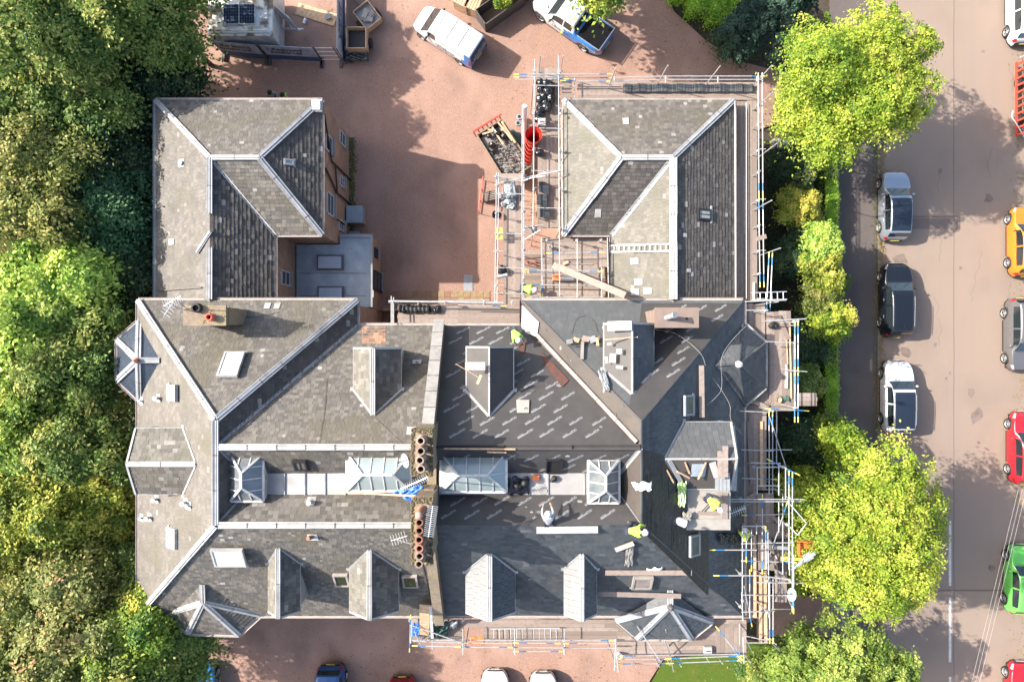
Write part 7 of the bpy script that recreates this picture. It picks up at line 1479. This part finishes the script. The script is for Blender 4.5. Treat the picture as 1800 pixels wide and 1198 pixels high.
# orange hoist on the outside rail
ho2 = thing('hoist', 'orange tray and grey motor hoist hung outside the east scaffold', 'hoist', P(1416, 970, 8)); q = MB(); c = P(1415, 962, 7.6)
for s in (-1, 1): q.box(c + V((s * .36, 0, .1)), (.05, .72, .25)); q.box(c + V((0, s * .34, .1)), (.68, .05, .25))
q.box(c, (.7, .7, .04)); q.build('tray', m_orange, ho2); q = MB(); q.tube(P(1400, 994, 8.6), P(1432, 972, 8.6), .09, n=12); q.box(P(1420, 978, 8.5), (.4, .25, .3), rz=.5); q.build('motor', m_leadw, ho2); q = MB(); q.tube(P(1394, 1000, 8.6), P(1434, 972, 8.6), .04); q.build('jib', m_steel, ho2)
q = MB(); q.box(P(1404, 982, 7.9), (.4, .1, .1)); q.build('bracket', m_yel, ho2)
# ---------------------------------------------------------------- trees, shrubs, hedges
def leafmat(name, ramp, transl=.35): return M(name, ramp=ramp, rough=.55, transl=transl, spec=.3)
L_lime = leafmat('lime_leaves', [(0, (0.058, 0.134, 0.014)), (.3, (0.193, 0.299, 0.028)), (.6, (0.376, 0.454, 0.050)), (.88, (0.539, 0.557, 0.099)), (1, (0.597, 0.474, 0.111))])
L_green = leafmat('green_leaves', [(0, (0.050, 0.118, 0.031)), (.35, (0.143, 0.235, 0.049)), (.7, (0.286, 0.345, 0.077)), (1, (0.538, 0.486, 0.140))])
L_fresh = leafmat('fresh_green_leaves', [(0, (0.061, 0.145, 0.025)), (.35, (0.193, 0.306, 0.044)), (.7, (0.385, 0.467, 0.069)), (1, (0.665, 0.596, 0.126))])
L_teal = leafmat('shaded_dark_leaves', [(0, (0.018, 0.050, 0.024)), (.5, (0.044, 0.094, 0.044)), (.85, (0.099, 0.143, 0.055)), (1, (0.187, 0.198, 0.066))])  # shade of the taller trees is put into this darker leaf colour
L_olive = leafmat('olive_leaves', [(0, (0.075, 0.109, 0.029)), (.35, (0.186, 0.234, 0.051)), (.7, (0.355, 0.359, 0.094)), (1, (0.608, 0.484, 0.186))])
L_yellow = leafmat('yellowing_leaves', [(0, (0.084, 0.140, 0.021)), (.35, (0.251, 0.316, 0.043)), (.7, (0.503, 0.502, 0.086)), (.93, (0.800, 0.651, 0.143)), (1, (0.800, 0.483, 0.114))])
L_maple = leafmat('bright_maple_leaves', [(0, (0.084, 0.195, 0.036)), (.35, (0.296, 0.468, 0.073)), (.7, (0.612, 0.720, 0.147)), (1, (0.800, 0.800, 0.263))])
L_hedge = leafmat('hedge_leaves', [(0, (0.104, 0.231, 0.025)), (.5, (0.314, 0.522, 0.053)), (1, (0.587, 0.795, 0.104))])
L_pine = leafmat('blue_green_needles', [(0, (.015, .035, .025)), (.5, (.03, .07, .05)), (1, (.06, .12, .08))])
def leaf_quads(c, n, size, asp=.55, rng=RNG, droop=.25):
    N = len(c); t = rng.normal(size=(N, 3)); t -= n * np.sum(t * n, 1, keepdims=True); t /= np.linalg.norm(t, axis=1, keepdims=True) + 1e-9; b = np.cross(n, t); s = size * rng.uniform(.6, 1.35, (N, 1))
    tip = c + t * s * .5; tip[:, 2] -= (s[:, 0] * droop * rng.random(N)); v = np.stack([tip, c + b * s * asp * .5, c - t * s * .5, c - b * s * asp * .5], 1).reshape(-1, 3)
    return v, np.arange(N * 4).reshape(N, 4)
def crown_pts(c, R, nl, n, rng, clump=.45, flat=.45, lob=.36, low=-.25, spike=0.0):
    "leaf centres, normals and tints, gathered in sprays on the limbs' lobes"
    c = np.array(c); R = np.array(R); d = rng.normal(size=(nl * 3, 3)); d /= np.linalg.norm(d, axis=1, keepdims=True); d = d[d[:, 2] > low][:nl]
    lc = c + d * R * rng.uniform(.45, .86, (len(d), 1)); lr = R.mean() * lob * rng.uniform(.55, 1.2, len(d)); lt = rng.normal(0, .10, len(d))
    lc = np.vstack([lc, c + np.array([0, 0, R[2] * .25])]); lr = np.append(lr, R.mean() * .6); lt = np.append(lt, 0)
    nc = max(30, n // 75); li = rng.choice(len(lc), nc, p=lr ** 2 / (lr ** 2).sum()); dd = rng.normal(size=(nc, 3)); dd[:, 2] += .35; dd /= np.linalg.norm(dd, axis=1, keepdims=True)
    out = (lc[li] - c) / R; keep = np.sum(dd * out, 1) > -.55; li, dd = li[keep], dd[keep]; nc = len(li); rr = rng.uniform(.82, 1.12, (nc, 1)) + spike * rng.random((nc, 1)) ** 3
    cc = lc[li] + dd * lr[li][:, None] * rr * np.array([1, 1, .8]); cn = dd * .55 + np.array([0, 0, .75]) + rng.normal(0, .22, (nc, 3)); cn /= np.linalg.norm(cn, axis=1, keepdims=True); ct = lt[li] + rng.normal(0, .13, nc) + .12 * (cc[:, 2] - c[2]) / R[2]  # tint rises with height: lit crown tops put into the leaf colour
    k = rng.integers(0, nc, n); ax_ = rng.normal(size=(nc, 3)); ax_ /= np.linalg.norm(ax_, axis=1, keepdims=True); p = rng.normal(size=(n, 3)); p += ax_[k] * rng.normal(0, 1.0, (n, 1)); p *= rng.uniform(.55, 1.3, nc)[k][:, None]; p -= cn[k] * np.sum(p * cn[k], 1, keepdims=True) * (1 - flat * .35); p *= clump * .5 * rng.uniform(.5, 1.3, (n, 1)); p[:, 2] -= np.sum(p ** 2, 1) / clump * .5
    ln = cn[k] + rng.normal(0, .42, (n, 3)); ln /= np.linalg.norm(ln, axis=1, keepdims=True); return cc[k] + p, ln, np.clip(.40 + ct[k] * 1.25 + rng.normal(0, .16, n), 0, 1), lc, lr
def tree(name, label, cat, px, py, zc, R, n, mat, size=.2, nl=16, group=None, trunk=.22, seed=0, clump=.5, dx=0, spike=.15, asp=.55, low=-.25, lob=.36, branches=True):
    rng = np.random.default_rng(seed + 100); c = P(px, py, zc); base = V((c.x, c.y, 0)); t_ = thing(name, label, cat, base, group=group); R = (R, R, R * .8) if isinstance(R, (int, float)) else R
    p, nn, tt, lc, lr = crown_pts(c - base, R, nl, n, rng, clump=clump, spike=spike, low=low, lob=lob); v, f = leaf_quads(p, nn, size, asp, rng); fast_mesh('crown', v, f, tt, mat, t_)
    q = MB(); top_z = zc - R[2] * .35; mid = V((rng.normal(0, .15), rng.normal(0, .15), top_z * .5)); cen = V((0, 0, zc)); q.tube((0, 0, -.1), mid, trunk * 1.15, trunk * .85, n=9); q.tube(mid, (0, 0, top_z), trunk * .85, trunk * .6, n=9); q.build('trunk', m_bark, t_, world=False)
    if branches:
        q = MB(); st = V((0, 0, top_z * .92))
        for i in range(len(lc)):
            e = V(lc[i]); m_ = st.lerp(e, .5) + V((0, 0, .15 * (e - st).length)); q.tube(st + V((0, 0, random.uniform(-.3, .3))), m_, trunk * .42, trunk * .26, n=6); q.tube(m_, e, trunk * .26, trunk * .1, n=5)
            for k in range(3): w = e + V(rng.normal(0, 1, 3)).normalized() * float(lr[i]) * .85; q.tube(m_.lerp(e, .7), w, trunk * .09, trunk * .03, n=4)
        q.build('branches', m_bark, t_, world=False)
    return t_
tree('broadleaf_tree', 'big yellow-green street tree at the top, beside the road', 'tree', 1494, 145, 6.6, (4.1, 3.75, 3.0), 105000, L_lime, size=.145, nl=30, seed=1, spike=.32, clump=.55, group='two big yellow-green street trees')
tree('broadleaf_tree', 'big yellow-green street tree in the lower right, orange-tinged outer twigs', 'tree', 1530, 942, 6.6, (3.95, 4.15, 3.0), 112000, L_lime, size=.145, nl=34, seed=2, spike=.32, clump=.55, group='two big yellow-green street trees')
tree('shrub_tree', 'pale green leggy shrub tree at the bottom right edge of the lawn', 'shrub', 1480, 1178, 4.8, (4.1, 2.3, 1.9), 30000, leafmat('sage_leaves', [(0, (0.076, 0.145, 0.023)), (.5, (0.240, 0.339, 0.062)), (1, (0.506, 0.557, 0.139))]), size=.17, nl=22, seed=3, spike=.45, clump=.42, trunk=.14)
tree('small_tree', 'small bright round-leaved sapling behind the lawn scaffold', 'tree', 1392, 1165, 2.6, (2.1, 1.3, 1.1), 9000, L_fresh, size=.16, nl=10, seed=4, spike=.5, trunk=.08, clump=.35)
tree('spiky_shrub', 'bright spire-topped shrub rising beside the pavement above the big lower tree', 'shrub', 1479, 785, 4.0, (1.0, 1.3, 1.6), 8000, L_lime, size=.17, nl=8, seed=5, spike=.5, trunk=.1)
wood = [ # px, py, zc, R, leaves, material, seed, label
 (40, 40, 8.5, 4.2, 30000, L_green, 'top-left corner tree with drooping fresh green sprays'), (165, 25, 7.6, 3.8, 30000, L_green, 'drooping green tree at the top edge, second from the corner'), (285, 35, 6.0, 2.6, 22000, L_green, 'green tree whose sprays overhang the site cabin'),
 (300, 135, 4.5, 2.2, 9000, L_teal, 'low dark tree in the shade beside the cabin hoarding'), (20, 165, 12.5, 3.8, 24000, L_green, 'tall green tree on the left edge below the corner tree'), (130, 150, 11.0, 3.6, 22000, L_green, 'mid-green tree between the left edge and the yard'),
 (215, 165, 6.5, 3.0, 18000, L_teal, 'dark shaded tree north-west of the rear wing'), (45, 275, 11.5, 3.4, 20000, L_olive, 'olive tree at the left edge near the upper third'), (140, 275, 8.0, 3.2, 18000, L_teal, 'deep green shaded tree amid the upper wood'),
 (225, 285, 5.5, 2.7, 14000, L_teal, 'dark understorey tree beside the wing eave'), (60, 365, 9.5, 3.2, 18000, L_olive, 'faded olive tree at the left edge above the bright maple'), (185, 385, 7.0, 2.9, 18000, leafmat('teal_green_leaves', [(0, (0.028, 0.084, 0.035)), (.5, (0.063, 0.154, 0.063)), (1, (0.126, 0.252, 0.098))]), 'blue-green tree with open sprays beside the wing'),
 (100, 505, 10.5, 4.4, 42000, L_maple, 'large bright green maple-like tree at the left middle'), (230, 480, 5.0, 2.3, 12000, L_teal, 'dark narrow tree beside the flat wall near the corner turret'), (25, 600, 10.0, 3.8, 22000, L_maple, 'bright tree on the left edge beside the big maple'),
 (140, 655, 8.0, 3.4, 22000, L_green, 'green tree west of the small turret'), (40, 730, 9.5, 3.4, 22000, L_fresh, 'fresh green tree at the left edge below the middle'), (150, 775, 7.5, 3.1, 20000, L_green, 'green tree level with the broad west dormer'),
 (200, 870, 6.6, 2.8, 18000, L_yellow, 'yellowish tree close under the west eave'), (95, 880, 9.0, 3.7, 26000, L_yellow, 'yellow-brown tinted tree in the lower wood'), (15, 935, 9.0, 3.2, 18000, L_yellow, 'rusty tinted tree on the lower left edge'),
 (130, 1000, 8.0, 3.6, 24000, L_olive, 'grey-olive round tree in the lower wood'), (215, 1015, 5.4, 2.4, 14000, L_green, 'green tree in the gap beside the lower west eave'), (30, 1075, 8.5, 3.5, 22000, L_olive, 'olive tree at the lower left edge'),
 (120, 1130, 8.0, 3.5, 22000, leafmat('reddening_leaves', [(0, (0.081, 0.114, 0.033)), (.4, (0.212, 0.260, 0.073)), (.75, (0.406, 0.390, 0.130)), (.93, (0.617, 0.455, 0.212)), (1, (0.617, 0.325, 0.163))]), 'reddish-brown tinted tree near the bottom left'), (225, 1130, 7.4, 3.1, 24000, L_fresh, 'yellow-green tree at the bottom, left of the blue car'), (300, 1140, 6.4, 2.3, 17000, L_green, 'dark green tree overhanging the blue car'),
 (255, 1225, 7.5, 2.6, 14000, L_green, 'green tree cut by the bottom edge beside the blue car'), (30, 1180, 8.5, 3.4, 16000, L_olive, 'olive tree in the bottom left corner'), (150, 1260, 9.0, 3.6, 14000, L_green, 'tree beyond the bottom edge shading the south drive')]
for i, (px, py, zc, R, n, mt, lb) in enumerate(wood):
    rz_ = R * .55
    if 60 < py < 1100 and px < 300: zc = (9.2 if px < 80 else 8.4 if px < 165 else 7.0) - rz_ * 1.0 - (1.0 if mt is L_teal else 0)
    tree('broadleaf_tree', lb, 'tree', px, py, zc, (R * .97, R * .97, rz_ * 1.45), int(n * 1.2), mt, size=.20 if mt is not L_maple else .24, nl=13, lob=.31, group='trees of the wood on the left', seed=20 + i, spike=.35, clump=.7, trunk=.13)
for i, (px, py, zc, R, lb) in enumerate(((-90, 40, 8, 4.5, 'upper'), (-130, 330, 7.5, 4.0, 'middle'), (-120, 860, 7, 4.0, 'lower'))):
    tree('broadleaf_tree', 'tall tree beyond the left edge, %s one' % lb, 'tree', px, py, zc, R, 12000, L_green, size=.36, group='trees of the wood on the left', seed=60 + i, branches=False)
tree('broadleaf_tree', 'tree above the top edge with a sprig hanging over the pickup', 'tree', 1075, -88, 6.8, (3.9, 2.95, 2.2), 24000, L_fresh, size=.24, nl=14, seed=70, spike=.3); tree('broadleaf_tree', 'tree above the top edge shading the drive', 'tree', 930, -140, 7.6, 3.7, 20000, L_green, size=.3, nl=12, seed=71)
tree('broadleaf_tree', 'tree above the top edge shading the drive bend', 'tree', 1020, -175, 7.6, 3.6, 20000, L_green, size=.3, nl=12, seed=72); tree('broadleaf_tree', 'tree beyond the top edge that shades the yard gravel', 'tree', 290, -50, 6.6, 2.8, 20000, L_green, size=.26, nl=14, seed=73)
# undergrowth mass and shrubs beside the house
def mass(name, label, cat, boxes, n, mat, size=.13, kind=None, group=None, seed=0, wob=.12):
    rng = np.random.default_rng(seed + 500); Vv = []; T = []
    for (x0, x1, y0, y1, z0, z1), k in boxes:
        a = rng.random((k, 3)); f = rng.random(k); p = np.empty((k, 3)); p[:, 0] = x0 + (x1 - x0) * a[:, 0]; p[:, 1] = y0 + (y1 - y0) * a[:, 1]; p[:, 2] = z1 + .10 * np.sin(p[:, 0] * 2.1 + seed) + .10 * np.sin(p[:, 1] * 1.7) ; s = f < .35
        side = rng.integers(0, 4, k); p[:, 2] = np.where(s, z0 + (z1 - z0) * a[:, 2], p[:, 2]); p[:, 0] = np.where(s & (side == 0), x0, np.where(s & (side == 1), x1, p[:, 0])); p[:, 1] = np.where(s & (side == 2), y0, np.where(s & (side == 3), y1, p[:, 1]))
        p += rng.normal(0, wob, (k, 3)); nn = rng.normal(0, .6, (k, 3)) + np.array([0, 0, .8]); nn /= np.linalg.norm(nn, axis=1, keepdims=True); Vv.append((p, nn)); T.append(np.clip(.45 + .2 * np.sin(p[:, 0] * 5) * np.sin(p[:, 1] * 4.3) + rng.normal(0, .18, k), 0, 1))
    p = np.vstack([a for a, b in Vv]); nn = np.vstack([b for a, b in Vv]); v, f = leaf_quads(p, nn, size, .6, rng); o = fast_mesh(name, v, f, np.concatenate(T), mat); return tag(o, label, cat, group, kind)
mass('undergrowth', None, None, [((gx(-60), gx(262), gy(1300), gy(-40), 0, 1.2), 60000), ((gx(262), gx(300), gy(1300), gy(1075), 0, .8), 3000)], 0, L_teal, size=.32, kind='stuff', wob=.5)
hd = mass('hedge', 'long clipped bright green hedge between the garden and the pavement', 'hedge', [((gx(1436), gx(1457), gy(1040), gy(130), 0, 1.25), 60000)], 0, L_hedge, size=.085, seed=2, wob=.05)
core = MB(); core.box(((gx(1436) + gx(1457)) / 2, (gy(1040) + gy(130)) / 2, .55), (gx(1457) - gx(1436) - .1, gy(130) - gy(1040), 1.1)); o = core.build('stems', m_soil, None); o.parent = hd
mass('hedge', 'clipped green hedge curving along the drive at the top edge', 'hedge', [((gx(1175), gx(1290), gy(8), gy(-80), 0, 1.1), 16000), ((gx(1205), gx(1290), gy(35), gy(0), 0, 1.0), 6000), ((gx(1240), gx(1285), gy(52), gy(30), 0, .9), 2500)], 0, L_hedge, size=.11, seed=3, wob=.10)
mass('planter_hedge', 'clipped box hedge growing in the dark steel trough', 'hedge', [((gx(872), gx(897), gy(26), gy(-25), .9, 1.5), 6000)], 0, L_fresh, size=.09, seed=4, wob=.07)
for i, (px, py, zc, R, n, mt, lb) in enumerate(((1325, 45, 2.0, (2.3, 2.0, 1.4), 14000, L_pine, 'blue-green evergreen shrub between the hedge and the top street tree'), (1300, 80, 1.2, (1.6, 1.0, .8), 6000, L_teal, 'low dark shrub at the drive bend'), (1395, -5, 4.5, (2.2, 1.2, 1.2), 6000, L_pine, 'conifer branches at the top edge beside the street tree'),
    (1398, 300, 1.6, (1.5, 1.5, 1.1), 9000, L_teal, 'dark shrub under the top street tree'), (1405, 375, 1.8, (1.5, 1.8, 1.2), 10000, L_yellow, 'shaded yellow-flecked shrub beside the wing scaffold'), (1398, 450, 2.2, (1.5, 1.7, 1.4), 12000, L_teal, 'dark bushy shrub beside the court ladder'),
    (1440, 425, 3.2, (1.35, 1.4, 1.2), 12000, L_maple, 'brightest green shrub by the pavement, uppermost of the sunlit row'), (1440, 462, 3.2, (1.2, .7, .9), 6000, L_yellow, 'small orange-tinged shrub in the sunlit row'), (1458, 490, 3.0, (1.2, 1.1, .9), 8000, L_yellow, 'yellowing shrub leaning over the pavement'),
    (1435, 530, 2.6, (1.2, 1.2, 1.1), 9000, L_olive, 'olive shrub in the middle of the garden row'), (1465, 570, 2.8, (1.25, 1.35, 1.1), 12000, L_lime, 'lime-green feathery shrub by the pavement opposite the black car'), (1412, 610, 1.6, (1.3, 1.5, 1.1), 9000, L_teal, 'dark shrub opposite the turret'), (1412, 665, 1.5, (1.1, 1.4, 1.0), 8000, L_green, 'mid-green shrub beside the stepped scaffold end'),
    (1400, 780, 2.2, (1.7, 1.9, 1.5), 12000, L_teal, 'deep green shrub by the tall taped rails'), (1450, 765, 1.8, (1.3, 1.3, 1.2), 8000, L_green, 'green shrub under the spire-topped one'), (1415, 850, 3.2, (1.0, 1.2, 1.0), 8000, L_lime, 'small lime shrub touching the outer scaffold'), (1330, 1180, .9, (1.2, .7, .6), 5000, L_green, 'low shrub on the lawn under the scaffold end'), (1405, 1000, 2.8, (.9, 1.4, 1.0), 7000, L_lime, 'lime shrub between the hoist and the big lower tree'))):
    tree('shrub', lb, 'shrub', px, py, zc, R, n, mt, size=.15, nl=9, seed=90 + i, clump=.35, spike=.35, trunk=.06, low=-.4, branches=False, group='shrubs of the front garden')
mass('ground_cover', None, None, [((gx(1350), gx(1450), gy(1040), gy(270), 0, .15), 22000)], 0, L_teal, size=.14, kind='stuff', wob=.08)
